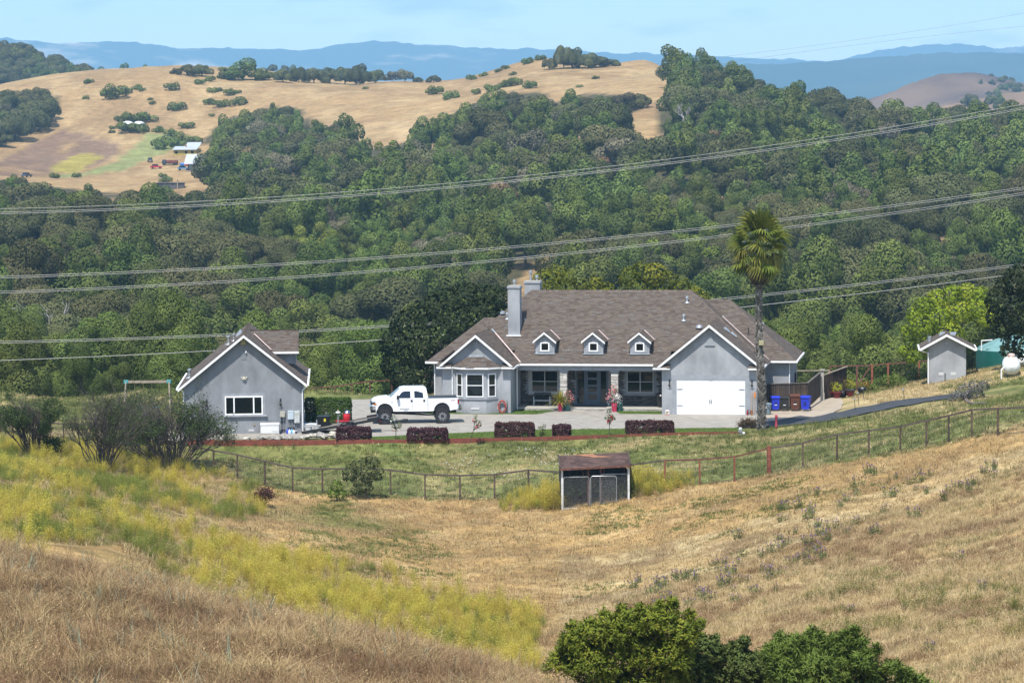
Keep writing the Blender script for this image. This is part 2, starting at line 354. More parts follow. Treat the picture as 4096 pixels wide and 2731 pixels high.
gb = cmix(np.tile(np.array([.16, .165, .055]), (len(xs), 1)), (.30, .24, .11), sstep(.46, .66, n2 * .6 + n1 * .4) * .8)
gb = cmix(gb, (.085, .115, .03), sstep(.5, .65, n3) * .7)
col = np.where(behind[:, None], gb, col)
dry = sstep(905, 880, GU) * 0 + (sstep(185, 195, ys) * sstep(800, 830, GU))
col = np.where((behind & (dry > .5))[:, None], cmix(gb, (.40, .31, .16), sstep(.35, .55, n2)), col)
kn = inpoly(GU, GV, Z_KNOLL) & (ys < 95); col = np.where(kn[:, None], cmix(cmix(np.tile(np.array([.20, .12, .058]), (len(xs), 1)), (.30, .195, .10), sstep(.4, .6, n2)), (.10, .06, .03), sstep(.55, .7, n3)), col)
fe = inpoly(GU, GV, Z_FENNEL) & (ys < 215) & (ys > 80); col = np.where(fe[:, None], cmix(np.tile(np.array([.16, .135, .04]), (len(xs), 1)), (.3, .21, .1), sstep(.45, .6, n2)), col)
right = (GV > 500 - (GU - 700) * .33) & (GU > 560) & (ys > 60) & (ys < 150) & ~kn
rs = cmix(np.tile(np.array([.38, .27, .125]), (len(xs), 1)), (.24, .165, .085), sstep(.5, .65, n2)); col = np.where(right[:, None], cmix(rs, (.44, .34, .18), sstep(.5, .7, n3)), col)
far = ys > 232
gl2 = is_gold(GU, GV - 6) | is_gold(GU, GV + 2)
fo = cmix(np.tile(np.array([.075, .065, .03]), (len(xs), 1)), (.28, .18, .10), sstep(.6, .75, fbm(xs / 22, ys / 22, 3)))
col = np.where(far[:, None], fo, col)
gm1 = fbm(xs / 35, ys / 70, 4); gm2 = fbm(xs / 9 + 3, ys / 26, 4)
go = cmix(np.tile(np.array([.325, .215, .10]), (len(xs), 1)), (.24, .155, .076), sstep(.42, .62, gm1) * .6); go = cmix(go, (.39, .275, .135), sstep(.5, .7, gm2) * .7)
gold = (is_gold(GU, GV) | gl2) & (ys > 480) & (ys < 1500); gold |= (ys > 1280) & (ys < 2600)
for poly, c_, a_ in (([(60, 130), (112, 140), (122, 152), (95, 166), (60, 174), (10, 176), (-20, 172), (20, 150)], (.16, .10, .075), .75),
                     ([(85, 153), (105, 157), (75, 172), (48, 174), (58, 162)], (.30, .25, .055), .9),
                     ([(150, 132), (178, 136), (172, 152), (150, 158), (128, 168), (75, 177), (48, 176), (90, 172), (118, 160), (135, 146)], (.20, .24, .085), .8),
                     ([(385, 122), (470, 118), (450, 138), (400, 141)], (.5, .36, .19), .5)):
    kk = inpoly(GU, GV, poly); go = np.where(kk[:, None], cmix(go, c_, np.full(len(xs), a_) * sstep(.3, .5, gm2 + .12)), go)
col = np.where(gold[:, None], go, col)
col = np.where((ys > 3000)[:, None], np.array([.10, .10, .05]), col)
nr, nc = GX.shape; ii = (np.arange(nr - 1)[:, None] * nc + np.arange(nc - 1)[None]).ravel()
gme = np_mesh('ground', np.stack([GX, GY, GZ], -1).reshape(-1, 3), np.stack([ii, ii + 1, ii + nc + 1, ii + nc], -1), col, smooth=True)
m, nt = newmat('ground_soil_and_grass'); l = nt.links.new
out = node(nt, 'ShaderNodeOutputMaterial'); b = node(nt, 'ShaderNodeBsdfPrincipled', Roughness=0.95); b.inputs['Specular IOR Level'].default_value = 0.1
a_ = node(nt, 'ShaderNodeAttribute', attribute_name='tint'); geo = node(nt, 'ShaderNodeNewGeometry')
na = node(nt, 'ShaderNodeTexNoise', Scale=2.6, Detail=9.0, Roughness=.72); l(geo.outputs['Position'], na.inputs['Vector'])
nb = node(nt, 'ShaderNodeTexNoise', Scale=.35, Detail=6.0, Roughness=.65); l(geo.outputs['Position'], nb.inputs['Vector'])
mr = node(nt, 'ShaderNodeMapRange'); mr.inputs[1].default_value = .3; mr.inputs[2].default_value = .7; mr.inputs[3].default_value = .55; mr.inputs[4].default_value = 1.4; l(na.outputs['Fac'], mr.inputs[0])
mr2 = node(nt, 'ShaderNodeMapRange'); mr2.inputs[1].default_value = .3; mr2.inputs[2].default_value = .7; mr2.inputs[3].default_value = .72; mr2.inputs[4].default_value = 1.25; l(nb.outputs['Fac'], mr2.inputs[0])
nc_ = node(nt, 'ShaderNodeTexNoise', Scale=.09, Detail=7.0, Roughness=.7); l(geo.outputs['Position'], nc_.inputs['Vector'])
mr3 = node(nt, 'ShaderNodeMapRange'); mr3.inputs[1].default_value = .32; mr3.inputs[2].default_value = .68; mr3.inputs[3].default_value = .76; mr3.inputs[4].default_value = 1.2; l(nc_.outputs['Fac'], mr3.inputs[0])
m23 = node(nt, 'ShaderNodeMath', operation='MULTIPLY'); l(mr2.outputs[0], m23.inputs[0]); l(mr3.outputs[0], m23.inputs[1])
mm = node(nt, 'ShaderNodeMath', operation='MULTIPLY'); l(mr.outputs[0], mm.inputs[0]); l(m23.outputs[0], mm.inputs[1])
vm = node(nt, 'ShaderNodeVectorMath', operation='SCALE'); l(a_.outputs['Color'], vm.inputs[0]); l(mm.outputs[0], vm.inputs['Scale']); l(vm.outputs[0], b.inputs['Base Color'])
bp = node(nt, 'ShaderNodeBump', Strength=.9, Distance=.12); l(na.outputs['Fac'], bp.inputs['Height']); l(bp.outputs[0], b.inputs['Normal']); l(b.outputs[0], out.inputs[0])
MATS['ground'] = m
tag(add('ground', gme, m), 'rolling dry grass ground with mown field, green bank and golden hillsides', 'ground', kind='structure')

# ------------------------------------------------------------------ far ridges and mountains
def ridge_mat(name, c1, c2, sc, lo, hi):
    m, nt = newmat(name); l = nt.links.new
    out = node(nt, 'ShaderNodeOutputMaterial'); b = node(nt, 'ShaderNodeBsdfPrincipled', Roughness=.95); b.inputs['Specular IOR Level'].default_value = .05
    geo = node(nt, 'ShaderNodeNewGeometry'); n = node(nt, 'ShaderNodeTexNoise', Scale=sc, Detail=8.0, Roughness=.6); l(geo.outputs['Position'], n.inputs['Vector'])
    mp = node(nt, 'ShaderNodeMapRange'); mp.inputs[1].default_value = lo; mp.inputs[2].default_value = hi; l(n.outputs['Fac'], mp.inputs[0])
    mx = node(nt, 'ShaderNodeMixRGB'); mx.inputs[1].default_value = (*c1, 1); mx.inputs[2].default_value = (*c2, 1); l(mp.outputs[0], mx.inputs[0]); l(mx.outputs[0], b.inputs[0]); l(b.outputs[0], out.inputs[0])
    return m
def ridge(name, label, crest, Y, wid, m, rough=.03, base=-20, nu=260, nt_=40, cat='hill', dy=0.0):
    us = np.linspace(crest[0][0], crest[-1][0], nu); vs = np.interp(us, [c[0] for c in crest], [c[1] for c in crest])
    P0 = np.array([at(u, v, Y + dy * (u - 512) / 512) for u, v in zip(us, vs)])
    t = np.linspace(-1, 1, nt_); V = np.zeros((nu, nt_, 3))
    prof = (1 - np.abs(t)) ** 1.15
    for j, tt in enumerate(t):
        x = P0[:, 0]; y = P0[:, 1] + tt * wid
        n = fbm(x / (wid * .35) + 7, y / (wid * .5), 5) - .5
        fine = (fbm(x / (wid * .03), y / (wid * .03), 3) - .5)
        h = (P0[:, 2] - base)
        z = base + h * prof[j] + h * (n * 1.0 * (1 - np.abs(2 * abs(tt) - 1)) * .6 + fine * rough)
        V[:, j] = np.stack([x, y + (fbm(x / (wid * .5), np.full_like(x, 3.3), 3) - .5) * wid * .5 * (1 if tt < 0 else 0) * abs(tt), z + h * (fbm(x / (wid * .012), y / (wid * .012), 2) - .5) * rough * .8], -1)
    ii = (np.arange(nu - 1)[:, None] * nt_ + np.arange(nt_ - 1)[None]).ravel()
    me = np_mesh(name, V.reshape(-1, 3), np.stack([ii, ii + nt_, ii + nt_ + 1, ii + 1], -1), smooth=True)
    o = add(name, me, m); tag(o, label, cat, kind='structure'); return V
mM = ridge_mat('mountain_forest', (.025, .04, .025), (.45, .36, .26), .0016, .55, .67)
ridge('mountain', 'long blue forested mountain range across the horizon', [(-420, 44), (-150, 38), (0, 35), (56, 41), (130, 40), (187, 46), (226, 46), (305, 48), (348, 41), (374, 39), (400, 40), (418, 43), (440, 42), (461, 46), (553, 48), (640, 52), (720, 55), (800, 60), (1000, 66), (1450, 60)], 12500, 2600, mM, .035, nu=420, nt_=60, cat='mountain')
ridge('mountain', 'higher pale mountain ridge at the right behind the blue one', [(520, 66), (600, 53), (640, 50), (700, 56), (740, 56), (785, 57), (830, 60), (850, 55), (871, 50), (915, 43), (960, 41), (1000, 46), (1040, 43), (1450, 40)], 13500, 1800, mM, .035, nu=300, nt_=50, cat='mountain')
ridge('mountain', 'darker blue wooded ridge at the right in front of the mountains', [(560, 110), (640, 80), (720, 62), (775, 62), (830, 59), (880, 55), (936, 51), (1024, 51), (1450, 46)], 8200, 1500, ridge_mat('mountain_woods', (.02, .035, .022), (.05, .06, .035), .002, .4, .7), .03, nu=300, nt_=50, cat='mountain')
gold_far = ridge_mat('hill_gold_far', (.30, .19, .11), (.17, .12, .085), .012, .38, .62)
brown_far = ridge_mat('hill_brown_far', (.085, .06, .05), (.17, .115, .08), .008, .36, .6)
wood_far = ridge_mat('hill_wooded_far', (.035, .05, .022), (.11, .10, .05), .02, .45, .75)
VL = ridge('hill', 'dark wooded hill at the far left edge', [(-420, 30), (-60, 42), (0, 50), (35, 58), (55, 70), (80, 76), (130, 82), (200, 95)], 1800, 260, wood_far, .05)
VL2 = ridge('hill', 'low hill with bare brown top behind the golden slope at left', [(20, 80), (56, 66), (66, 65), (95, 72), (130, 80), (160, 92)], 2500, 260, wood_far, .05)
VC = ridge('hill', 'bare brown hilltop just behind the golden slope', [(110, 92), (140, 75), (165, 67), (205, 66), (230, 74), (262, 70), (285, 66), (330, 82), (380, 90)], 2300, 260, gold_far, .02)
VR = ridge('hill', 'bare purple brown hill at the right below the mountains', [(760, 125), (810, 108), (850, 104), (870, 96), (895, 88), (915, 79), (940, 71), (965, 70), (985, 72), (1010, 78), (1040, 84), (1200, 70), (1450, 60)], 2600, 420, brown_far, .02)
VR2 = ridge('hill', 'lower golden shoulder at the right edge', [(800, 125), (860, 118), (930, 108), (975, 96), (1024, 88), (1200, 80), (1450, 70)], 1900, 260, gold_far, .03)

# ------------------------------------------------------------------ plants: leaves, crowns, trunks
def leaves(P, N, size, rng, asp=.55, tint=None, jit=.35):
    """diamond leaves at P facing roughly N"""
    n = len(P); N0 = N; N = N + rng.normal(0, 1, (n, 3)) * jit * 1.6; N /= np.linalg.norm(N, axis=1)[:, None] + 1e-9
    N = N * np.where((N * N0).sum(1) < 0, -1, 1)[:, None]
    A = np.cross(N, rng.normal(0, 1, (n, 3))); A /= np.linalg.norm(A, axis=1)[:, None] + 1e-9; B = np.cross(N, A)
    s = size * rng.uniform(.65, 1.35, n)[:, None]
    V = np.stack([P - A * s * .5, P - B * s * asp * .5 + N * s * .06, P + A * s * .5, P + B * s * asp * .5 + N * s * .06], 1).reshape(-1, 3)
    F = np.arange(n * 4).reshape(-1, 4); T = np.repeat(tint if tint is not None else rng.random(n), 4); return V, F, T, np.repeat(N, 4, 0)
def blob_leaves(blobs, dens, size, rng, asp=.55, core=.62, jit=.35, shell=(.70, 1.06)):
    Vs, Fs, Ts, Ns = [], [], [], []; o = 0
    B = np.array(blobs)
    for i, (cx, cy, cz, rx, ry_, rz) in enumerate(blobs):
        n = int(dens * (rx * ry_ + rx * rz + ry_ * rz) * 4.2 / 3) + 6
        d = rng.normal(0, 1, (n, 3)); d /= np.linalg.norm(d, axis=1)[:, None]
        r = shell[0] + (shell[1] - shell[0]) * np.sqrt(rng.random(n))
        P = np.array([cx, cy, cz]) + d * np.array([rx, ry_, rz]) * r[:, None]
        keep = d[:, 2] > -.75
        for j in range(len(B)):
            if j != i: keep &= ((((P - B[j, :3]) / B[j, 3:]) ** 2).sum(1) > core)
        P = P[keep]; d = d[keep]
        if not len(P): continue
        t = np.clip(rng.normal(rng.uniform(.2, .8), .09, len(P)), 0, 1)
        V, F, T, Nl = leaves(P, d + np.array([0, 0, .35]), size, rng, asp, t, jit); Vs.append(V); Fs.append(F + o); Ts.append(T); o += len(V)
        so_ = np.repeat(d, 4, 0); sg_ = np.sign((so_ * Nl).sum(1))[:, None]; nn = so_ * .85 + Nl * sg_ * .28 + np.array([0, 0, .1]); Ns.append(nn / np.linalg.norm(nn, axis=1)[:, None])
    return np.concatenate(Vs), np.concatenate(Fs), np.concatenate(Ts), np.concatenate(Ns)
def leaf_mesh(name, V, F, T, N):
    me = np_mesh(name, V, F, T, smooth=True); me.normals_split_custom_set_from_vertices(N.astype(np.float32).tolist()); return me
def limb_mesh(name, base_r, Hh, tips, rng, lean=(0, 0), n=5, low=.0):
    mb = MB(); fork = Vector((lean[0] * .4, lean[1] * .4, Hh * .32)); mb.tube([(0, 0, -.4 - low), (lean[0] * .1, lean[1] * .1, Hh * .12), fork], [base_r * 1.25, base_r, base_r * .8], n + 2, t=.5)
    for tp in tips:
        t = Vector(tp); mid = fork.lerp(t, .5) + Vector((rng.uniform(-.3, .3), rng.uniform(-.3, .3), rng.uniform(0, .5)))
        mb.tube([fork, mid, t], [base_r * .55, base_r * .35, base_r * .12], n, t=.5)
    return mb.mesh(name, True)
def gen_blobs(rng, W_, Hh, nb, form):
    bl = []
    for i in range(nb):
        a = rng.uniform(0, 2 * math.pi) if form != 'ring' else 2 * math.pi * i / nb
        if form == 'oak':
            rr = W_ * .5 * math.sqrt(rng.uniform(0.02, .55)); z = Hh * (.80 - .60 * (rr / (W_ * .5)) ** 1.7) + rng.uniform(-.08, .06) * Hh; br = W_ * rng.uniform(.10, .20)
            bl.append((rr * math.cos(a), rr * math.sin(a), z, br * 1.1, br * 1.1, br * .85))
        elif form == 'tall':
            h = rng.uniform(.28, .92); rr = W_ * .5 * math.sqrt(max(.02, 1 - ((h - .45) / .55) ** 2)) * rng.uniform(.2, .75); br = W_ * rng.uniform(.12, .24)
            bl.append((rr * math.cos(a), rr * math.sin(a), Hh * h, br, br, br * 1.15))
        else:
            rr = W_ * .5 * math.sqrt(rng.uniform(0, .6)); z = Hh * rng.uniform(.3, .68); br = W_ * rng.uniform(.16, .25)
            bl.append((rr * math.cos(a), rr * math.sin(a), z, br, br, min(br, Hh * .34)))
    return bl
def gen_tree(name, seed, W_, Hh, form, leaf, dens, nb=11, asp=.55, extra=None, trunk_r=None):
    rng = np.random.default_rng(seed); bl = (extra or []) + gen_blobs(rng, W_, Hh, nb, form)
    cm = leaf_mesh(name + '_crown', *blob_leaves(bl, dens, leaf, rng, asp))
    tm = limb_mesh(name + '_trunk', trunk_r or W_ * .028, Hh, [(b[0] * .9, b[1] * .9, b[2]) for b in bl[:8]], rng); return cm, tm
def dead_tree(name, seed, Hh):
    rng = random.Random(seed); mb = MB()
    def br(p, d, ln, r, lv):
        e = p + d * ln; m_ = p.lerp(e, .5) + Vector((rng.uniform(-.1, .1), rng.uniform(-.1, .1), 0)) * ln
        mb.tube([p, m_, e], [r, r * .8, r * .55], 4 if lv else 6, t=.5)
        if lv < 4:
            for _ in range(3 if lv < 3 else 2):
                nd = (d + Vector((rng.uniform(-1, 1), rng.uniform(-1, 1), rng.uniform(-.25, .7))) * .85).normalized(); br(e.lerp(p, rng.uniform(0, .4)), nd, ln * rng.uniform(.55, .8), r * .55, lv + 1)
    br(Vector((0, 0, -.4)), Vector((rng.uniform(-.1, .1), rng.uniform(-.1, .1), 1)).normalized(), Hh * .32, Hh * .03, 0); return mb.mesh(name, True)
bark = surf('bark', (.075, .06, .048), .9, .3, 3, .6, 14); bark_grey = surf('bark_grey', (.30, .275, .25), .9, .2, 3)
def leafmat(name, c0, c1, c2, objrand=.28, transl=.22, hue=.018): return tinted(name, [(0.0, c0), (.5, c1), (1.0, c2)], .7, .12, objrand, transl, hue=hue)
M_OAK = leafmat('leaves_oak', (.064, .068, .025), (.102, .105, .039), (.155, .153, .063), .24, .2, .02)
M_BAY = leafmat('leaves_bay', (.074, .098, .021), (.120, .155, .034), (.175, .212, .054), .24, .2, .02)
M_GREY = leafmat('leaves_grey', (.095, .090, .050), (.14, .13, .074), (.20, .185, .11), .3, .2)
M_BROWN = leafmat('leaves_brown', (.10, .06, .03), (.17, .105, .055), (.24, .16, .09))
M_LIME = leafmat('leaves_lime', (.075, .10, .018), (.125, .155, .025), (.19, .22, .042), .3, .2)
PROTO = []   # (crown mesh, trunk mesh, width, height, kind): 14 kinds, in three finenesses of leaf for far, middle and near slopes
for lod, (ls, ds) in enumerate(((.44, 44.0), (.28, 105.0), (.19, 220.0))):
    def pt(nm, sd, w_, h_, form, ds_, nb, mt_, bk, kd):
        if lod == 2 and sd in (102, 103, 202, 301, 320): q = next(p for p in PROTO[28:] if p[4] == ('oak_tree' if kd == 'brown_tree' else kd)); PROTO.append(q); return
        c, t = gen_tree(nm, sd, w_, h_, form, ls, ds * ds_, nb, .72); c.materials.append(mt_); t.materials.append(bk); PROTO.append((c, t, w_, h_, kd))
    for i in range(4): pt('oak', 100 + i, 13.0, 9.6 + i * .5, 'oak', 1, 22, M_OAK, bark, 'oak_tree')
    for i in range(3): pt('bay', 200 + i, 8.0, 10.5, 'tall', 1, 16, M_BAY, bark, 'bay_tree')
    for i in range(2): pt('greyoak', 300 + i, 10.5, 8.5, 'oak', .8, 17, M_GREY, bark_grey, 'oak_tree')
    pt('brown', 320, 9, 8, 'oak', .7, 10, M_BROWN, bark, 'brown_tree'); pt('lime', 330, 7.5, 9.5, 'tall', 1, 11, M_LIME, bark, 'bay_tree')
    for i in range(3):
        d = dead_tree('dead', 5 + i, 9.5); d.materials.append(bark_grey); PROTO.append((None, d, 6, 9, 'bare_tree'))
SHR = []
for i in range(3):
    rng = np.random.default_rng(400 + i); c = leaf_mesh('shrub_leaves', *blob_leaves(gen_blobs(rng, 5, 2.9, 8, 'dome'), 40, .42, rng, .72)); c.materials.append(M_BAY); SHR.append(c)

def scatter(name, pts, rot, scl, idx, protos, label, cat, parent=None):
    """one object that sets many small copies of a few plant meshes on the ground"""
    cl = bpy.data.collections.new(name + '_kinds')
    for i, me in enumerate(protos): cl.objects.link(bpy.data.objects.new('%s_%02d' % (name, i), me))
    me = bpy.data.meshes.new(name); me.vertices.add(len(pts)); me.vertices.foreach_set('co', np.asarray(pts, np.float32).ravel())
    for nm, ty, key, dat in (('prot', 'FLOAT_VECTOR', 'vector', rot), ('pscl', 'FLOAT_VECTOR', 'vector', scl), ('pidx', 'INT', 'value', idx)):
        a = me.attributes.new(nm, ty, 'POINT'); a.data.foreach_set(key, np.asarray(dat, np.int32 if ty == 'INT' else np.float32).ravel())
    o = add(name, me, None); tag(o, label, cat, kind='stuff')
    g = bpy.data.node_groups.new(name, 'GeometryNodeTree')
    g.interface.new_socket('Geometry', in_out='INPUT', socket_type='NodeSocketGeometry'); g.interface.new_socket('Geometry', in_out='OUTPUT', socket_type='NodeSocketGeometry')
    gi = g.nodes.new('NodeGroupInput'); go_ = g.nodes.new('NodeGroupOutput'); ip = g.nodes.new('GeometryNodeInstanceOnPoints'); ci = g.nodes.new('GeometryNodeCollectionInfo')
    ci.inputs['Collection'].default_value = cl; ci.inputs['Separate Children'].default_value = True; ci.inputs['Reset Children'].default_value = True; ip.inputs['Pick Instance'].default_value = True
    def na(nm, ty): n = g.nodes.new('GeometryNodeInputNamedAttribute'); n.data_type = ty; n.inputs['Name'].default_value = nm; return n.outputs['Attribute']
    e2r = g.nodes.new('FunctionNodeEulerToRotation'); l = g.links.new
    l(na('prot', 'FLOAT_VECTOR'), e2r.inputs[0]); l(e2r.outputs[0], ip.inputs['Rotation']); l(na('pscl', 'FLOAT_VECTOR'), ip.inputs['Scale']); l(na('pidx', 'INT'), ip.inputs['Instance Index'])
    l(gi.outputs[0], ip.inputs['Points']); l(ci.outputs[0], ip.inputs['Instance']); l(ip.outputs[0], go_.inputs[0])
    md = o.modifiers.new('scatter', 'NODES'); md.node_group = g; return o

# ------------------------------------------------------------------ the wooded hillside
rng = np.random.default_rng(11)
TR = []
yv = 262.0
while yv < 1260:
    step = 9.0 if yv < 500 else 10.0
    xr = .25 * yv; xsn = np.arange(-xr, xr, step) + rng.uniform(-2.6, 2.6, len(np.arange(-xr, xr, step))); ysn = yv + rng.uniform(-2.6, 2.6, len(xsn))
    TR.append(np.stack([xsn, ysn], 1)); yv += step
TR = np.concatenate(TR); tz = height(TR[:, 0], TR[:, 1])
q = np.stack([TR[:, 0], TR[:, 1], tz], 1) - CAM; k = FPX / (q @ _f); TU = 512 + (q @ _r) * k; TV = 341 - (q @ _u) * k
dens = fbm(TR[:, 0] / 55, TR[:, 1] / 80, 3)
kind = rng.random(len(TR)); mixn = fbm(TR[:, 0] / 45 + 20, TR[:, 1] / 60, 3)
ti = np.where(kind < .42 + (mixn - .5) * 2.2, rng.integers(0, 4, len(TR)), rng.integers(4, 7, len(TR)))
k2 = rng.random(len(TR)); ti = np.where(k2 < .09, rng.integers(7, 9, len(TR)), ti); ti = np.where((k2 > .13) & (k2 < .137), 9, ti); ti = np.where((k2 > .15) & (k2 < .20), 10, ti); ti = np.where((k2 > .20) & (k2 < .235), rng.integers(11, 14, len(TR)), ti)
ts = .58 + 1.0 * rng.random(len(TR)) ** 1.9; ti = np.where((TR[:, 1] < 450) & ((ti == 7) | (ti == 8) | (ti == 9)), 5, ti); ts = np.where(TR[:, 1] < 400, np.minimum(ts, 1.0), ts); ti = np.where(TR[:, 1] < 380, ti + 28, np.where(TR[:, 1] < 640, ti + 14, ti))
hp = np.array([PROTO[i][4 - 1] for i in ti]) * ts * FPX / TR[:, 1]
ok = ~is_gold(TU, TV) & ~is_gold(TU, TV - .55 * hp) & ~is_gold(TU, TV - .9 * hp)
for dx in (-.3, 0, .3):
    for dv in (.2, .5, .8): ok &= ~(inpoly(TU + dx * hp, TV - dv * hp, GOLD_B) | inpoly(TU + 2.0 * dx * hp, TV - 1.15 * dv * hp, GOLD_C))
crest_ok = (TR[:, 1] < 1195)
ok &= crest_ok & (dens > .20) & (TU > -170) & (TU < 1190)
# a dirt gap or two and the open track
ok &= ~((np.abs(TU - 545 + (TV - 255) * .55) < 9) & (TV > 235) & (TV < 300))
TR, tz, TU, TV, ti, ts, hp = [a[ok] for a in (TR, tz, TU, TV, ti, ts, hp)]
# skip what the terrace and the buildings hide anyway
vis = (TV - hp < 402); TR, tz, TU, TV, ti, ts, hp = [a[vis] for a in (TR, tz, TU, TV, ti, ts, hp)]
rotz = rng.uniform(0, 6.283, len(TR)); sq = rng.uniform(.85, 1.15, (len(TR), 2))
hidden = (TV - hp > 285) & (TU > 430) & (TU < 790)          # behind the house
order = np.argsort(-(hp + np.where(hidden, -500, 0) + np.where((TU < 0) | (TU > 1024), -500, 0)))
single, mass = order[:290], order[290:]
NOUN = {'oak_tree': 'grey green oak', 'bay_tree': 'fresh green bay tree', 'brown_tree': 'brown withered tree', 'bare_tree': 'bare grey tree'}
for i in single:
    c, t, w_, h_, kd = PROTO[ti[i]]
    r_ = empty(kd, (TR[i, 0], TR[i, 1], tz[i] - .2), rotz[i], NOUN[kd] + ' among the crowded trees of the wooded valley side', 'tree', NOUN[kd] + 's of the valley side')
    r_.scale = (ts[i] * sq[i, 0], ts[i] * sq[i, 0], ts[i] * sq[i, 1])
    add('trunk', t, None, r_)
    if c is not None: add('crown', c, None, r_)
joined = []
for c, t, w_, h_, kd in PROTO:
    if c is None: joined.append(t); continue
    j = bpy.data.meshes.new('wood_tree'); nv = len(c.vertices); cv = np.empty(nv * 3, np.float32); c.vertices.foreach_get('co', cv)
    tv = np.empty(len(t.vertices) * 3, np.float32); t.vertices.foreach_get('co', tv)
    faces = [tuple(p.vertices) for p in c.polygons] + [tuple(v + nv for v in p.vertices) for p in t.polygons]
    j.from_pydata(np.concatenate([cv, tv]).reshape(-1, 3).tolist(), [], faces)
    tc_ = np.empty(nv * 4, np.float32); c.attributes['tint'].data.foreach_get('color', tc_)
    set_tint(j, np.concatenate([tc_.reshape(-1, 4)[:, 0], np.full(len(t.vertices), .5, np.float32)]))
    j.materials.append(c.materials[0]); j.materials.append(t.materials[0])
    cn = np.array([tuple(x.vector) for x in c.corner_normals], np.float32)[::4].repeat(4, 0); j.polygons.foreach_set('use_smooth', np.ones(len(j.polygons), bool))
    j.normals_split_custom_set_from_vertices(np.concatenate([cn, np.zeros((len(t.vertices), 3), np.float32)]).tolist())
    j.polygons.foreach_set('material_index', np.concatenate([np.zeros(len(c.polygons), np.int32), np.ones(len(t.polygons), np.int32)])); joined.append(j)
# more trees on the far hills
ep, ei, es = [], [], []
def farwood(V, n, lo, hi, s0, s1, smin=0, smax=1, cond=None):
    nu, nt_, _ = V.shape
    for _ in range(n):
        a = rng.uniform(smin, smax) * (nu - 1.01); b_ = rng.uniform(lo, hi) * (nt_ - 1.01); p = V[int(a), int(b_)]
        u, v = proj(p)
        if -30 < u < 1060 and (cond is None or cond(u, v, p)): ep.append(p); ei.append(int(rng.integers(0, 7))); es.append(rng.uniform(s0, s1))
farwood(VL, 800, .15, .5, .9, 1.4, .62, 1); farwood(VL2, 160, .2, .5, .8, 1.3, 0.3, 1)
farwood(VR, 320, .30, .52, .4, .8, .3, .75, lambda u, v, p: fbm(np.array([p[0] / 60]), np.array([p[1] / 60]), 3)[0] > .54 or u > 990)
farwood(VR2, 150, .25, .5, .6, 1.0, 0, 1, lambda u, v, p: fbm(np.array([p[0] / 40]), np.array([p[1] / 40]), 3)[0] > .5)
farwood(VC, 12, .46, .5, .8, 1.1)
pts = np.concatenate([np.stack([TR[mass, 0], TR[mass, 1], tz[mass] - .2], 1), np.array(ep) - np.array([0, 0, 2.2])])
nall = len(pts); sc_ = np.concatenate([ts[mass], np.array(es)]); sqq = rng.uniform(.85, 1.15, nall)
scatter('forest', pts, np.stack([np.zeros(nall), np.zeros(nall), rng.uniform(0, 6.28, nall)], 1), np.stack([sc_ * sqq, sc_ * sqq, sc_], 1), np.concatenate([ti[mass], np.array(ei)]), joined, 'dense oak and bay wood covering the hills behind the house', 'forest')
print('trees', len(single), len(mass), len(ep))

# ------------------------------------------------------------------ haze over the whole place
HZ = (-7500, 7500, -300, 15500, -160, 1050)
hb = MB().box(*HZ); mh_, nth = newmat('haze_air'); pv = node(nth, 'ShaderNodeVolumePrincipled'); oo = node(nth, 'ShaderNodeOutputMaterial'); nth.links.new(pv.outputs[0], oo.inputs['Volume'])
pv.inputs['Color'].default_value = (.36, .67, .97, 1); pv.inputs['Density'].default_value = 0.000105; pv.inputs['Anisotropy'].default_value = 0.0
tag(hb.build('haze', mh_), 'pale blue haze filling the air', 'haze', kind='stuff')
# ------------------------------------------------------------------ building materials
STUCCO_C = surf('stucco_grey_cottage', (.236, .247, .262), .92, .16, .7, .35, 60, stretch=(1, 1, .55)); STUCCO = surf('stucco_grey', (.318, .328, .342), .92, .16, .7, .35, 60, stretch=(1, 1, .55))
STUCCO2 = surf('stucco_grey_trim', (.275, .29, .312), .92, .08, 2, .3, 60)
WHITE = surf('white_paint', (.80, .80, .79), .45, .05, 4); WHITE_D = surf('white_door_paint', (.70, .71, .72), .4, .02, 3)
PALEMET = surf('flashing_metal', (.42, .47, .52), .45, .12, 8, metal=.3); COPPER = surf('pale_pink_flashing', (.60, .47, .43), .55, .15, 6)
DARKMET = surf('black_metal', (.025, .026, .028), .45, .2, 10); BRASS = surf('tan_lamp', (.32, .27, .13), .6, .1, 8)
SHINGLE = tinted('roof_shingle', [(0, (.084, .066, .055)), (.3, (.105, .083, .069)), (.55, (.116, .096, .083)), (.8, (.132, .104, .082)), (1, (.120, .110, .102))], .95, .12, 0, 0, .2, .8, 0)
DECK = surf('roof_deck', (.055, .045, .04), .9, .1, 5); CONC = surf('concrete', (.29, .265, .225), .9, .10, 1.1, .25, 50); CONC2 = surf('porch_slab', (.36, .34, .30), .85, .08, 3, .2, 40)
GLASS = glass('window_glass', (.012, .015, .014)); GLASSD = glass('window_glass_dark', (.006, .008, .008), .05, .35)
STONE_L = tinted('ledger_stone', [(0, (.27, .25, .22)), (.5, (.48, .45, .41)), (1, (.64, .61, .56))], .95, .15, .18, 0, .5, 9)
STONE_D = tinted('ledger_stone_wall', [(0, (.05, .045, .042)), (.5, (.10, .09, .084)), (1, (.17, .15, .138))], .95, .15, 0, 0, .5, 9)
DOORBLUE = surf('slate_blue_paint', (.085, .115, .15), .5, .06, 3); CAST = surf('cast_aluminium', (.10, .11, .125), .5, .2, 9, metal=.5)
GALV = surf('galvanised_steel', (.42, .44, .45), .4, .15, 9, metal=.6)

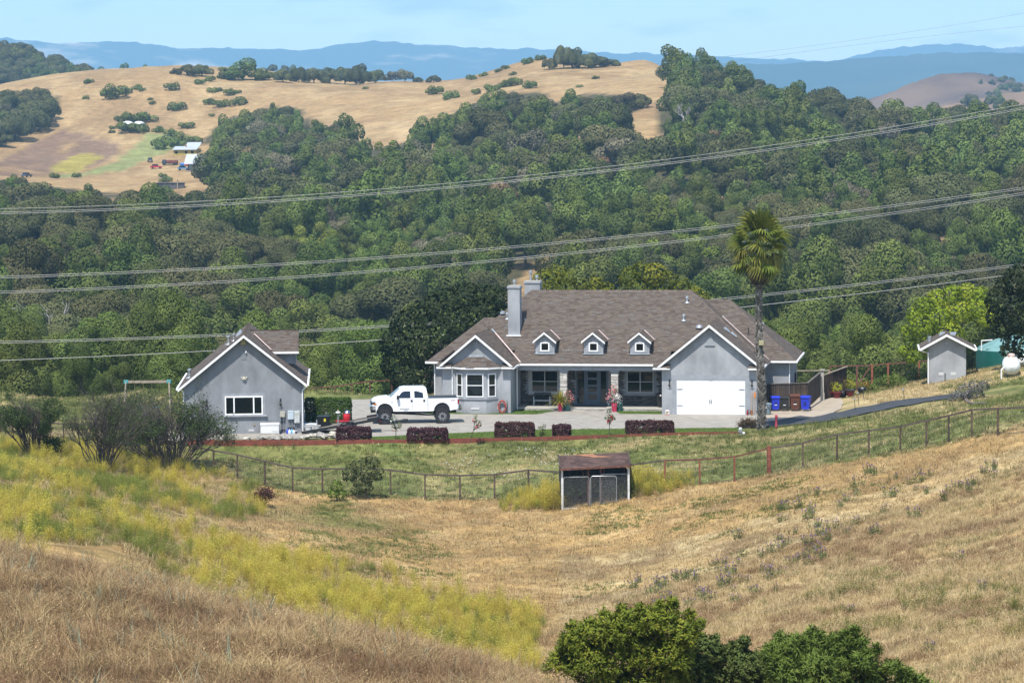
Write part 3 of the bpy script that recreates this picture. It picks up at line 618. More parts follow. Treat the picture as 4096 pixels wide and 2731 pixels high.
def shingles(name, planes, parent, w=(.20, .42), course=.145):
    """planes: list of 3D polygons whose first edge runs along the eave; overlapping tabs laid course by course"""
    V, F, T = [], [], []; rng = random.Random(len(planes) * 31 + int(planes[0][0][0] * 10)); o = 0
    for poly in planes:
        P = [Vector(p) for p in poly]; ex = (P[1] - P[0]).normalized(); ey = None
        for k in range(2, len(P)):
            ey = (P[k] - P[0]) - ex * ex.dot(P[k] - P[0])
            if ey.length > .05: break
        ey.normalize(); n = ex.cross(ey)
        if n.z < 0: n = -n
        st = [((p - P[0]).dot(ex), (p - P[0]).dot(ey)) for p in P]; tmax = max(t for _, t in st); t = 0.0
        while t < tmax - .03:
            tm = t + course * .5; xs_ = []
            for i in range(len(st)):
                (s0, t0), (s1, t1) = st[i], st[(i + 1) % len(st)]
                if (t0 > tm) != (t1 > tm): xs_.append(s0 + (s1 - s0) * (tm - t0) / (t1 - t0))
            xs_.sort()
            for a, b in zip(xs_[::2], xs_[1::2]):
                s = a - rng.uniform(0, .0)
                while s < b - .02:
                    e = min(s + rng.uniform(*w), b); hh = .020 + rng.uniform(0, .014); t0 = t - rng.choice((0, 0, .03)); t1 = t + course + .02
                    if t0 < 0: t0 = 0 if t > .01 else -.03
                    q = [P[0] + ex * ss + ey * tt + n * h for ss, tt, h in ((s, t0, hh), (e, t0, hh), (e, t1, .006), (s, t1, .006), (s, t0, -.01), (e, t0, -.01))]
                    V += [tuple(v) for v in q]; F += [(o, o + 1, o + 2, o + 3), (o + 4, o + 5, o + 1, o)]; T += [rng.random()] * 6; o += 6; s = e + .006
            t += course
    me = bpy.data.meshes.new(name); me.from_pydata(V, [], F); me.update(); set_tint(me, np.array(T, np.float32))
    ob = add(name, me, SHINGLE, parent); ob['kind'] = 'stuff'; return ob
def deck(name, planes, parent, th=.07, m=None):
    mb = MB()
    for poly in planes:
        P = [Vector(p) for p in poly]; n = (P[1] - P[0]).cross(P[2] - P[0]).normalized(); n = n if n.z > 0 else -n
        if (P[1] - P[0]).cross(P[2] - P[0]).z < 0: P = P[::-1]
        k = len(P); vs = [p - n * .004 for p in P] + [p - n * th for p in P]
        mb._n(vs, [tuple(range(k)), tuple(range(2 * k - 1, k - 1, -1))] + [((i + 1) % k, i, i + k, (i + 1) % k + k) for i in range(k)])
    return mb.build(name, m or DECK, parent)
def strip(mb, p0, p1, w, h, up=(0, 0, 1)):
    """bar between two points, w wide, h high"""
    p0, p1 = Vector(p0), Vector(p1); d = (p1 - p0).normalized(); s = d.cross(Vector(up)).normalized(); u = s.cross(d)
    vs = [p + s * a * w / 2 + u * b * h / 2 for p in (p0, p1) for a, b in ((-1, -1), (1, -1), (1, 1), (-1, 1))]
    mb._n(vs, [(3, 2, 1, 0), (4, 5, 6, 7), (0, 1, 5, 4), (1, 2, 6, 5), (2, 3, 7, 6), (3, 0, 4, 7)]); return mb
def window(parent, x0, x1, z0, z1, y, cols=1, rails=None, fm=None, fw=.06, pane_m=None, weights=None, name='window'):
    """frame proud of the wall at local y (facing -y), each pane a piece of its own"""
    fm = fm or WHITE; fr = MB(); fr.box(x0, x1, y - .05, y + .02, z0, z0 + fw).box(x0, x1, y - .05, y + .02, z1 - fw, z1).box(x0, x0 + fw, y - .05, y + .02, z0 + fw, z1 - fw).box(x1 - fw, x1, y - .05, y + .02, z0 + fw, z1 - fw)
    ws = weights or [1] * cols; tot = sum(ws); xx = [x0 + fw]; W_ = (x1 - x0 - 2 * fw)
    for w_ in ws: xx.append(xx[-1] + W_ * w_ / tot)
    for k in range(1, len(ws)): fr.box(xx[k] - fw * .5, xx[k] + fw * .5, y - .048, y + .02, z0 + fw, z1 - fw)
    zz = [z0 + fw] + [z0 + (z1 - z0) * r for r in (rails or [])] + [z1 - fw]
    for r in zz[1:-1]: fr.box(x0 + fw, x1 - fw, y - .046, y + .02, r - fw * .4, r + fw * .4)
    w = fr.build(name, fm, parent)
    for a, b in zip(xx[:-1], xx[1:]):
        for c, d in zip(zz[:-1], zz[1:]): MB().box(a, b, y - .012, y + .01, c, d).build('pane', pane_m or GLASS, w)
    return w
def lantern(parent, x, z, y):
    mb = MB(); mb.box(x - .05, x + .05, y - .03, y, z - .18, z + .30); mb.tube([(x, y - .03, z + .22), (x, y - .10, z + .26), (x, y - .13, z + .1)], .012, 5)
    mb.lathe([(.0, -.18), (.05, -.12), (.075, .02), (.02, .08), (0, .1)], 6, (x, y - .13, z - .02)); mb.box(x - .16, x + .16, y - .14, y - .12, z - .12, z - .10)
    return mb.build('wall_lantern', DARKMET, parent)
def vent_grille(parent, x, z, w, h, y, n=5, m=None):
    fr = MB()
    for i in range(n): zz = z - h / 2 + h * (i + .5) / n; fr.box(x - w / 2, x + w / 2, y - .025, y + .005, zz - h / n * .28, zz + h / n * .28)
    return fr.build('vent', m or WHITE, parent)
def roof_pipe(parent, x, y, z, r=.055, h=.35, m=None, cap=True):
    mb = MB(); mb.lathe([(r * 3, -.02), (r * 2.6, .03), (r, .09), (r, h)], 10, (x, y, z))
    if cap: mb.lathe([(r * 1.7, h - .02), (r * 1.7, h + .1), (r * .4, h + .15)], 10, (x, y, z))
    return mb.build('roof_vent', m or PALEMET, parent, smooth=True)

# ------------------------------------------------------------------ the main house
HO = atz(662, 413.75, 0); HYAW = -math.radians(9.5)
H = empty('house', HO, HYAW, 'long grey stucco ranch house with brown shingle roof and white garage door', 'house')
def hw(x, y, z=0): a = -HYAW; return np.array([HO[0] + x * math.cos(a) + y * math.sin(a), HO[1] - x * math.sin(a) + y * math.cos(a), z])
# walls
sg = .81
def gw(x, ax=3.44, az=6.46, s=sg): return az - .16 - s * abs(x - ax)
MB().prism([(0, -.25), (6.77, -.25), (6.77, gw(6.77)), (3.44, gw(3.44)), (0, gw(0))], 0, 6.3, 'y').build('garage_wall', STUCCO, H)
MB().prism([(-15.95, -.25), (-10.95, -.25), (-10.95, 5.69 - .16 - .835 * 2.47), (-13.42, 5.53), (-15.95, 5.69 - .16 - .835 * 2.53)], 0, 5.2, 'y').build('wing_wall', STUCCO, H)
MB().box(-17.3, -15.9, 3.75, 10.3, -.25, 3.45).build('side_wall', STUCCO, H)
MB().box(6.0, 8.75, 5.85, 13.4, -.4, 3.45).build('annex_wall', STUCCO, H)
MB().box(-10.9, .05, 4.5, 10, -.25, 4.2).build('porch_wall', STUCCO2, H)
MB().box(-15, 7, 9.5, 14.2, -.25, 3.5).build('back_wall', STUCCO, H)
MB().box(-10.95, 0, 2.05, 2.55, 2.93, 3.42).build('porch_beam', STUCCO2, H)
MB().box(-10.95, 0, 2.55, 4.5, 3.30, 3.36).build('porch_ceiling', STUCCO2, H)
# roofs
garage_pl = [[(-.32, -.38, 3.41), (-.32, 6.5, 3.41), (3.44, 6.5, 6.46), (3.44, -.38, 6.46)][::1], [(7.2, 6.5, 3.41), (7.2, -.38, 3.41), (3.44, -.38, 6.46), (3.44, 6.5, 6.46)]]
wing_pl = [[(-16.18, -.38, 3.385), (-16.18, 5.6, 3.385), (-13.42, 5.6, 5.69), (-13.42, -.38, 5.69)], [(-10.66, 5.6, 3.385), (-10.66, -.38, 3.385), (-13.42, -.38, 5.69), (-13.42, 5.6, 5.69)]]
main_pl = [[(-11.2, 1.9, 3.42), (.3, 1.9, 3.42), (.3, 3.6, 4.27), (-11.2, 3.6, 4.27)], [(-15.74, 3.6, 4.25), (6.31, 3.6, 4.25), (1.31, 8.6, 8.36), (-10.74, 8.6, 8.36)],
           [(-16.8, 14.65, 3.4), (-16.8, 2.6, 3.4), (-10.74, 8.6, 8.36)], [(7.36, 2.6, 3.4), (7.36, 14.65, 3.4), (1.31, 8.6, 8.36)], [(7.36, 14.65, 3.4), (-16.8, 14.65, 3.4), (-10.74, 8.6, 8.36), (1.31, 8.6, 8.36)]]
annex_pl = [[(2.5, 5.4, 3.4), (9.2, 5.4, 3.4), (4.0, 9.6, 7.62), (2.0, 9.6, 7.62)], [(9.2, 5.4, 3.4), (9.2, 13.8, 3.4), (4.0, 9.6, 7.62)], [(9.2, 13.8, 3.4), (2, 13.8, 3.4), (2.0, 9.6, 7.62), (4.0, 9.6, 7.62)]]
left_pl = [[(-17.75, 3.3, 3.4), (-12, 3.3, 3.4), (-11.0, 7.0, 6.4), (-14.05, 7.0, 6.4)], [(-17.75, 10.7, 3.4), (-17.75, 3.3, 3.4), (-14.05, 7.0, 6.4)], [(-11, 10.7, 3.4), (-17.75, 10.7, 3.4), (-14.05, 7.0, 6.4), (-11, 7.0, 6.4)]]
for nm, pl, vis_ in (('main_roof', main_pl, (0, 1, 2, 3)), ('garage_roof', garage_pl, (0, 1)), ('wing_roof', wing_pl, (0, 1)), ('annex_roof', annex_pl, (0, 1)), ('side_roof', left_pl, (0, 1))):
    r_ = deck(nm, pl, H); shingles('shingles', [pl[k] for k in vis_], r_)
# ridge caps: single overlapping cap shingles
def caps(parent, p0, p1, w=.15):
    p0, p1 = Vector(p0), Vector(p1); L_ = (p1 - p0).length; n = max(2, int(L_ / .22)); mb = MB(); d = (p1 - p0).normalized(); s = d.cross(Vector((0, 0, 1))).normalized()
    for i in range(n):
        a = p0 + d * (L_ * i / n); b = p0 + d * (L_ * (i + 1) / n + .05); h0, h1 = .055 + random.uniform(0, .012), .03
        vs = [a - s * w - Vector((0, 0, .09)), a + Vector((0, 0, h0)), a + s * w - Vector((0, 0, .09)), b - s * w - Vector((0, 0, .10)), b + Vector((0, 0, h1)), b + s * w - Vector((0, 0, .10))]
        mb._n(vs, [(0, 1, 4, 3), (1, 2, 5, 4), (0, 2, 1), (0, 3, 5, 2)], random.random())
    o = mb.build('ridge_caps', SHINGLE, parent, tint=True); o['kind'] = 'stuff'; return o
for a, b in (((-10.74, 8.6, 8.36), (1.31, 8.6, 8.36)), ((-15.74, 3.6, 4.25), (-10.74, 8.6, 8.36)), ((6.31, 3.6, 4.25), (1.31, 8.6, 8.36)), ((3.44, -.38, 6.46), (3.44, 6.4, 6.46)), ((-13.42, -.38, 5.69), (-13.42, 5.5, 5.69)),
             ((2.0, 9.6, 7.62), (4.0, 9.6, 7.62)), ((9.2, 5.4, 3.4), (4.0, 9.6, 7.62)), ((9.2, 13.8, 3.4), (4.0, 9.6, 7.62)), ((-17.75, 3.3, 3.4), (-14.05, 7, 6.4)), ((-14.05, 7, 6.4), (-11, 7, 6.4))): caps(H, a, b)
# fascia and gutters
mb = MB()
for ax, az, s, xa, xb in ((3.44, 6.46, .81, -.32, 7.2), (-13.42, 5.69, .835, -16.18, -10.66)):
    for xe in (xa, xb):
        ze = az - s * abs(xe - ax); sgn = 1 if xe < ax else -1
        r_ = MB(); r_.prism([(xe, ze - .02), (ax, az - .02), (ax, az - .21), (xe, ze - .21)] if sgn > 0 else [(ax, az - .02), (xe, ze - .02), (xe, ze - .21), (ax, az - .21)], -.44, -.385, 'y').build('rake_board', WHITE, H)
def gutter(p0, p1, parent=None, w=.12, h=.13): return strip(MB(), p0, p1, w, h).build('gutter', WHITE, parent or H)
gutter((-10.55, 1.85, 3.36), (.0, 1.85, 3.36)); gutter((7.26, -.38, 3.36), (7.26, 5.4, 3.36)); gutter((-10.6, -.38, 3.33), (-10.6, 2.2, 3.33)); gutter((-16.24, -.38, 3.33), (-16.24, 3.2, 3.33))
gutter((7.3, 5.35, 3.36), (9.26, 5.35, 3.36)); gutter((9.26, 5.35, 3.36), (9.26, 13.85, 3.36)); gutter((-17.8, 3.25, 3.36), (-16.0, 3.25, 3.36)); gutter((-17.8, 3.25, 3.36), (-17.8, 10.7, 3.36))
for xa, xb in ((-.6, .62), (6.2, 7.2), (-16.3, -15.2), (-11.55, -10.6)):                     # eave returns at the gable feet
    MB().box(xa, xb, -.47, -.02, 3.23, 3.35).build('eave_return', WHITE, H); d_ = deck('return_roof', [[(xa, -.47, 3.352), (xb, -.47, 3.352), (xb, 0, 3.58), (xa, 0, 3.58)]], H, .04); shingles('shingles', [[(xa, -.47, 3.36), (xb, -.47, 3.36), (xb, 0, 3.59), (xa, 0, 3.59)]], d_)
for x, y in ((-10.80, 1.95), (-15.2, -.09), (-16.0, 3.6), (-17.22, 3.66), (8.70, 5.78)):
    MB().tube([(x, y - .1, 3.3), (x, y, 3.05), (x, y, .05)], .042, 6).build('downspout', WHITE, H)
# valley flashings, pale strips where roofs meet
def valley(p0, p1, m=COPPER, w=.11): return strip(MB(), p0, p1, w, .03).build('valley_flashing', m, H)
valley((3.75, 6.55, 6.62), (7.25, 5.45, 3.50)); valley((-12.9, 5.0, 5.45), (-10.55, 2.0, 3.53))
valley((-12.9, 5.0, 5.47), (-13.2, 5.3, 5.7), PALEMET)
mb = MB()
for i in range(46):
    x = -10.3 + i * .215
    if random.random() < .8: mb.box(x, x + .15, 3.585, 3.615, 4.275, 4.30)
o = mb.build('pitch_break_flashing', PALEMET, H); o['kind'] = 'stuff'
# garage door: 4 rows of panels between grooves, strap hinges, handles
MB().box(.72, 1.06, -.03, .0, -.02, 2.62).box(5.95, 6.29, -.03, 0, -.02, 2.62).box(.72, 6.29, -.032, 0, 2.44, 2.82).box(3.38, 3.62, -.06, -.03, 2.46, 2.78).build('door_surround', STUCCO2, H)
gd = MB().box(1.06, 5.95, -.012, .03, 0, 2.44).build('garage_door', WHITE_D, H)
for r in range(4):
    for c in range(8):
        MB().rbox(1.06 + c * .611 + .012, 1.06 + (c + 1) * .611 - .012, -.026, -.01, r * .605 + .006, (r + 1) * .605 - .006, .006).build('door_panel', WHITE_D, gd)
for x in (1.10, 5.52):
    for z in (.62, 1.78): MB().box(x, x + .38, -.045, -.034, z, z + .035).build('strap_hinge', DARKMET, gd)
for x in (3.42, 3.54): MB().tube([(x, -.04, .80), (x, -.08, .85), (x, -.08, 1.02), (x, -.04, 1.07)], .018, 6).build('handle', DARKMET, gd)
lantern(H, .55, 2.18, 0); lantern(H, 6.43, 2.2, 0); vent_grille(H, 3.44, 5.33, .36, .58, 0, 7); MB().box(3.08, 3.80, -.08, 0, 4.92, 5.0).build('vent_sill', STUCCO2, H)
MB().box(3.20, 3.68, -.03, 0, 5.0, 5.68).build('vent_surround', STUCCO2, H)
for x, z, y in ((3.42, 5.90, -.0), (-13.4, 5.02, 0)):
    f = MB(); f.box(x - .05, x + .05, y - .05, y, z, z + .1)
    for s in (-1, 1): f.lathe([(.03, 0), (.07, .1), (.07, .14)], 8, (x + s * .12, y - .1, z + .03), axis='y'); f.tube([(x, y - .04, z + .05), (x + s * .12, y - .08, z + .03)], .015, 5)
    f.build('floodlight', GALV, H, smooth=True)
# bay window on the wing
bz0, bz1 = .0, 3.22
bay = [(-14.95, 0), (-14.25, -.62), (-12.65, -.62), (-11.9, 0)]
MB().prism(bay, -.2, bz1, 'z').build('bay_wall', STUCCO, H)
bs = MB()
bs.prism([(-15.02, 0), (-14.29, -.70), (-12.61, -.70), (-11.83, 0)], 1.02, 1.14, 'z').build('bay_sill', STUCCO2, H)
MB().prism([(-15.35, 0), (-14.42, -.92), (-12.45, -.92), (-11.5, 0)], 3.22, 3.34, 'z').build('bay_fascia', WHITE, H)
bp_ = [[(-14.42, -.92, 3.345), (-12.45, -.92, 3.345), (-12.95, -.02, 4.08), (-13.95, -.02, 4.08)], [(-15.35, 0, 3.345), (-14.42, -.92, 3.345), (-13.95, -.02, 4.08)], [(-12.45, -.92, 3.345), (-11.5, 0, 3.345), (-12.95, -.02, 4.08)]]
d_ = deck('bay_roof', bp_, H); shingles('shingles', bp_, d_); MB().box(-13.95, -12.95, -.06, .0, 4.06, 4.16).build('bay_flashing', PALEMET, H)
window(H, -14.08, -12.82, 1.2, 2.88, -.63, 1, [.5], fw=.07)
for (xa, ya), (xb, yb) in ((bay[0], bay[1]), (bay[2], bay[3])):
    e_ = window(H, -.32, .32, 1.2, 2.88, -.012, 1, [.5], fw=.07); e_.location = ((xa + xb) / 2, (ya + yb) / 2, 0); e_.rotation_euler = (0, 0, math.atan2(yb - ya, xb - xa))
for x in (-13.45, -12.0): vent_grille(H, x, .36, .6 if x < -13 else .22, .14, -.635 if x < -13 else -.01, 4)
# porch: slab, stone wall, columns, door, windows
ps = MB().rbox(-10.9, -.02, 2.15, 4.5, .07, .20, .03).build('porch_slab', CONC2, H)
def ledger(parent, x0, x1, z0, z1, y, depth, seed, hs=(.035, .075), ls=(.14, .42), each=False, m=None, skip=()):
    rng = random.Random(seed); mb = MB(); z = z0
    while z < z1 - .01:
        h = min(rng.uniform(*hs), z1 - z); x = x0 - rng.uniform(0, .1)
        while x < x1:
            w_ = rng.uniform(*ls); a, b = max(x, x0), min(x + w_, x1)
            if b - a > .02 and not any(a < s[1] and b > s[0] and z < s[3] and z + h > s[2] for s in skip):
                p = rng.uniform(.3, 1) * depth
                if each: MB().rbox(a + .003, b - .003, y - p, y + .02, z + .003, z + h - .003, .008, rng.random()).build('stone', m, parent, tint=True)
                else: mb.box(a + .002, b - .002, y - p, y, z + .002, z + h - .002, rng.random())
            x += w_
        z += h
    if not each: o = mb.build('stone_veneer', m, parent, tint=True); o['kind'] = 'stuff'; return o
holes = [(-10.4, -7.95, 1.02, 2.85), (-3.2, -.95, 1.02, 2.85), (-6.85, -4.4, .1, 2.95)]
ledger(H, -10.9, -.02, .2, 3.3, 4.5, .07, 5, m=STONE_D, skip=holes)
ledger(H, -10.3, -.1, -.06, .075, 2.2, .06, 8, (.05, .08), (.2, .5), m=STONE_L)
for k, x in enumerate((-7.42, -3.68)):
    c_ = MB().box(x - .19, x + .19, 2.2, 2.58, .2, 2.95).build('column', STUCCO2, H)
    rng_ = random.Random(60 + k); z = .2
    while z < 2.72:                      # stones all round the shaft, each a piece of its own
        h_ = rng_.uniform(.07, .13); nst = rng_.choice((1, 2)); cut = rng_.uniform(-.08, .08)
        for a, b in (((-.24, .24),) if nst == 1 else ((-.24, cut), (cut, .24))):
            p_ = rng_.uniform(0, .035); MB().rbox(x + a + .004 - (p_ if a < -.2 else 0), x + b - .004 + (p_ if b > .2 else 0), 2.16 - p_, 2.62 + p_, z + .004, z + h_ - .004, .015, rng_.random()).build('stone', STONE_L, c_, tint=True)
        z += h_
    MB().rbox(x - .33, x + .33, 2.08, 2.70, 2.78, 2.94, .03).build('capital', STUCCO2, c_)
FRAMEG = surf('grey_window_trim', (.42, .44, .46), .6, .06, 3)
MB().box(-10.36, -7.98, 4.44, 4.5, 1.0, 2.84).build('window_surround', FRAMEG, H); MB().box(-3.18, -.98, 4.44, 4.5, 1.0, 2.84).build('window_surround', STUCCO2, H)
window(H, -10.14, -8.14, 1.12, 2.74, 4.44, 2, [.5], m_ if False else FRAMEG, fw=.07); window(H, -3.08, -1.1, 1.12, 2.74, 4.44, 2, [.5], FRAMEG, fw=.07)
MB().box(-3.4, -.85, 4.38, 4.5, .92, 1.0).build('window_sill', STUCCO2, H); MB().box(-10.4, -7.9, 4.4, 4.5, .93, 1.0).build('window_sill', STUCCO2, H)
fr = MB().box(-6.8, -6.72, 4.38, 4.5, .2, 2.86).box(-4.58, -4.5, 4.38, 4.5, .2, 2.86).box(-6.8, -4.5, 4.38, 4.5, 2.78, 2.9).box(-6.22, -6.14, 4.38, 4.5, .2, 2.78).box(-5.08, -5.0, 4.38, 4.5, .2, 2.78).box(-6.8, -4.5, 4.36, 4.5, .2, .32).build('door_frame', DOORBLUE, H)
MB().box(-6.72, -6.22, 4.45, 4.5, .32, 2.78).build('sidelight_pane', GLASS, fr); MB().box(-5.0, -4.58, 4.45, 4.5, .32, 2.78).build('sidelight_pane', GLASS, fr)
dr = MB().box(-6.14, -5.94, 4.41, 4.48, .32, 2.76).box(-5.28, -5.08, 4.41, 4.48, .32, 2.76)
zs_ = [.32, .62, 1.02, 1.18, 1.54, 1.70, 2.06, 2.22, 2.62, 2.76]
for k in range(0, 10, 2): dr.box(-5.94, -5.28, 4.41, 4.48, zs_[k], zs_[k + 1])
dr = dr.build('front_door', DOORBLUE, H)
for k in range(1, 8, 2): MB().box(-5.94, -5.28, 4.44, 4.46, zs_[k], zs_[k + 1]).build('pane', GLASS, dr)
MB().lathe([(.03, 0), (.035, .05), (.0, .07)], 8, (-6.05, 4.36, 1.32), axis='y').build('door_knob', GALV, dr)
MB().box(-7.0, -4.4, 2.9, 4.3, .202, .215).build('door_mat', DARKMET, H); lantern(H, -6.98, 2.4, 4.42)
# dormers
for k, (xa, xb, ax) in enumerate(((-9.60, -8.2, -8.92), (-6.04, -4.62, -5.36), (-2.64, -1.24, -1.97))):
    y0 = 3.05; yb = 6.3
    d = MB().prism([(xa, 3.95), (xb, 3.95), (xb, 4.98), (ax, 5.52), (xa, 4.98)], y0, yb, 'y').build('dormer', STUCCO, H)
    MB().box(xa + .16, xb - .16, y0 - .025, y0, 4.18, 4.95).build('dormer_trim', STUCCO2, d)
    s_ = .80; xl, xr_ = xa - .16, xb + .16; zl = 5.66 - s_ * (ax - xl); zr = 5.66 - s_ * (xr_ - ax)
    pl = [[(xl, y0 - .22, zl), (xl, yb, zl), (ax, yb, 5.66), (ax, y0 - .22, 5.66)], [(xr_, yb, zr), (xr_, y0 - .22, zr), (ax, y0 - .22, 5.66), (ax, yb, 5.66)]]
    deck('dormer_roof', pl, d, .06); shingles('dormer_shingles', pl, d)
    MB().prism([(xl, zl - .01), (ax, 5.65), (ax, 5.51), (xl, zl - .15)], y0 - .27, y0 - .222, 'y').build('rake_board', WHITE, d)
    MB().prism([(ax, 5.65), (xr_, zr - .01), (xr_, zr - .15), (ax, 5.51)], y0 - .27, y0 - .222, 'y').build('rake_board', WHITE, d)
    cx = (xa + xb) / 2; fr = MB().box(cx - .34, cx + .34, y0 - .05, y0 - .026, 4.24, 4.33).box(cx - .34, cx + .34, y0 - .05, y0 - .026, 4.82, 4.90).box(cx - .34, cx - .25, y0 - .05, y0 - .026, 4.33, 4.82).box(cx + .25, cx + .34, y0 - .05, y0 - .026, 4.33, 4.82)
    fr.build('window_frame', WHITE, d); MB().box(cx - .25, cx + .25, y0 - .04, y0 - .026, 4.33, 4.82).build('pane', GLASSD, d)
    MB().box(xa - .08, xb + .06, y0 - .12, y0, 4.05, 4.09).build('flashing', PALEMET, d)
    yv_ = 3.6 + (zr + .02 - 4.25) / .82; yt_ = 3.6 + (5.60 - 4.25) / .82
    strip(MB(), (xr_ + .03, yv_, zr + .10), (ax + .12, yt_, 5.66), .07, .03).build('valley_flashing', COPPER, d); strip(MB(), (xr_ - .02, yv_ - .02, zr + .08), (xr_ + .16, yv_, zr + .10), .06, .03).build('flashing_end', COPPER, d)
# chimneys
for nm, x0, x1, y0, y1, zb, zt, fl in (('chimney', -11.92, -11.03, 4.85, 5.75, 4.9, 8.72, ((-11.48, .62),)), ('chimney', -11.6, -10.42, 10.6, 11.5, 5.0, 8.78, ((-11.2, .95), (-10.72, .62)))):
    c_ = MB().box(x0, x1, y0, y1, zb, zt).build(nm, STUCCO, H)
    MB().rbox(x0 - .06, x1 + .06, y0 - .06, y1 + .06, zt, zt + .16, .02).build('chimney_cap', STUCCO2, c_); MB().rbox(x0 - .02, x1 + .02, y0 - .02, y1 + .02, zt + .16, zt + .22, .02).build('chimney_crown', CONC2, c_)
    for fx, fh in fl: MB().lathe([(.09, .2), (.09, fh - .2), (.14, fh - .18), (.14, fh), (.05, fh + .03)], 12, (fx, (y0 + y1) / 2, zt)).build('flue', GALV, c_, smooth=True)
    if zb < 5: MB().box(x0 - .12, x1 + .1, y0 - .16, y0, 5.22, 5.30).build('flashing', WHITE, c_)
def ron(x, y): return 4.25 + .82 * (y - 3.6)
for x, y in ((1.05, 7.6), (.95, 6.1), (-12.2, 6.2)): roof_pipe(H, x, y, ron(x, y), .06, .34)
roof_pipe(H, 5.6, 7.2, 3.4 + 1.005 * 1.8, .035, .55, DARKMET, False); roof_pipe(H, -10.85, 6.1, ron(0, 6.1) - .1, .03, .3, PALEMET, False)
MB().lathe([(.30, 0), (.27, .12), (.17, .22), (0, .26)], 14, (2.15, 5.55, ron(0, 5.5))).build('skylight_dome', GALV, H, smooth=True)
for x, y, z in ((4.3, 3.2, 6.46 - .81 * .86), (4.75, 3.6, 6.46 - .81 * 1.31), (6.2, 10.6, 5.85)): MB().prism([(x - .2, z + .2), (x + .28, z - .12), (x + .28, z - .05), (x - .05, z + .27)], y, y + .3, 'y').build('roof_louvre', PALEMET, H)
MB().lathe([(.22, 0), (.2, .16), (.0, .24)], 12, (-12.6, 6.6, 6.75)).build('attic_vent', GALV, H, smooth=True)

# ------------------------------------------------------------------ the small house at the left
SO = atz(1210 / 4, 1729 / 4, 0); SYAW = math.radians(3.6)
S = empty('cottage', SO, SYAW, 'small grey gabled stucco building with wide white window at the left', 'cottage')
sx0, sxa, sa, ss, dep = -7.93, -3.86, 6.72, .805, 12.0
MB().prism([(sx0, -.3), (0, -.3), (0, sa - .16 - ss * 3.86), (sxa, sa - .16), (sx0, sa - .16 - ss * 4.07)], 0, dep, 'y').build('wall', STUCCO_C, S)
xl, xr_ = -8.32, .36; zl, zr = sa - ss * (sxa - xl), sa - ss * (xr_ - sxa)
pl = [[(xl, -.42, zl), (xl, dep + .3, zl), (sxa, dep + .3, sa), (sxa, -.42, sa)], [(xr_, dep + .3, zr), (xr_, -.42, zr), (sxa, -.42, sa), (sxa, dep + .3, sa)]]
r_ = deck('roof', pl, S); shingles('shingles', pl, r_); caps(S, (sxa, -.42, sa), (sxa, dep + .3, sa))
MB().prism([(xl, zl - .02), (sxa, sa - .02), (sxa, sa - .21), (xl, zl - .21)], -.49, -.425, 'y').build('rake_board', WHITE, S)
MB().prism([(sxa, sa - .02), (xr_, zr - .02), (xr_, zr - .21), (sxa, sa - .21)], -.49, -.425, 'y').build('rake_board', WHITE, S)
gutter((xl - .06, -.46, zl - .03), (xl - .06, dep + .3, zl - .03), S); gutter((xr_ + .06, -.46, zr - .03), (xr_ + .06, dep + .3, zr - .03), S)
for x in (0.03, sx0 - .03): MB().tube([(x + (.3 if x > -1 else -.3), -.3, zr - .12), (x, -.06, zr - .45), (x, -.06, .02)], .042, 6).build('downspout', WHITE, S)
# roof dormer facing right
MB().prism([(3.6, 4.4), (6.6, 4.4), (6.6, 5.35), (5.1, 6.35), (3.6, 5.35)], -2.6, -.42, 'x').build('dormer', STUCCO_C, S)
pl = [[(-2.9, 3.3, 5.25), (-.22, 3.3, 5.25), (-.22, 5.1, 6.62), (-3.6, 5.1, 6.62)], [(-.22, 6.9, 5.25), (-2.9, 6.9, 5.25), (-3.6, 5.1, 6.62), (-.22, 5.1, 6.62)]]
r_ = deck('dormer_roof', pl, S); shingles('shingles', pl, r_); gutter((-2.2, 3.26, 5.2), (-.22, 3.26, 5.2), S)
valley_ = strip(MB(), (-2.1, 3.25, 5.42), (-3.3, 4.7, 6.45), .08, .03).build('valley_flashing', COPPER, S)
# window with wide centre light, sill and stucco surround
MB().box(-5.36, -2.48, -.03, 0, 1.24, 2.74).build('window_surround', STUCCO2, S); MB().rbox(-5.3, -2.36, -.16, 0, 1.14, 1.26, .02).build('window_sill', STUCCO2, S)
window(S, -5.2, -2.64, 1.28, 2.55, -.03, 3, None, WHITE, .09, GLASSD, [1, 2.5, 1])
for x in (-6.41, -1.45): lantern(S, x, 2.05, 0)
vent_grille(S, -3.88, 5.28, .34, .55, 0, 7, STUCCO2)
for x in (-4.76, -3.45): vent_grille(S, x, .22, .34, .13, 0, 4)
f = MB(); f.rbox(-4.08, -3.72, -.22, -.04, 6.02, 6.42, .03); f.box(-3.95, -3.85, -.06, 0, 6.1, 6.3); f.build('floodlight', BRASS, S)
MB().lathe([(.0, -.06), (.05, -.04), (.05, .06), (0, .08)], 8, (-3.72, -.09, 5.52)).build('camera', WHITE, S)
f = MB(); f.box(-4.08, -3.66, -.06, 0, 3.78, 3.84); f.lathe([(.02, -.2), (.09, -.1), (.07, 0), (.02, .08)], 8, (-3.87, -.1, 3.8)); f.tube([(-4.07, -.05, 3.82), (-3.95, -.14, 3.68)], .02, 5); f.tube([(-3.67, -.05, 3.82), (-3.79, -.14, 3.68)], .02, 5); f.build('motion_light', surf('cream_plastic', (.5, .47, .38), .5), S)
MB().lathe([(.07, 0), (.09, .08), (.03, .14)], 10, (-.68, 0, 3.05), axis='y').build('alarm_bell', surf('pale_pink', (.5, .33, .28), .5), S)
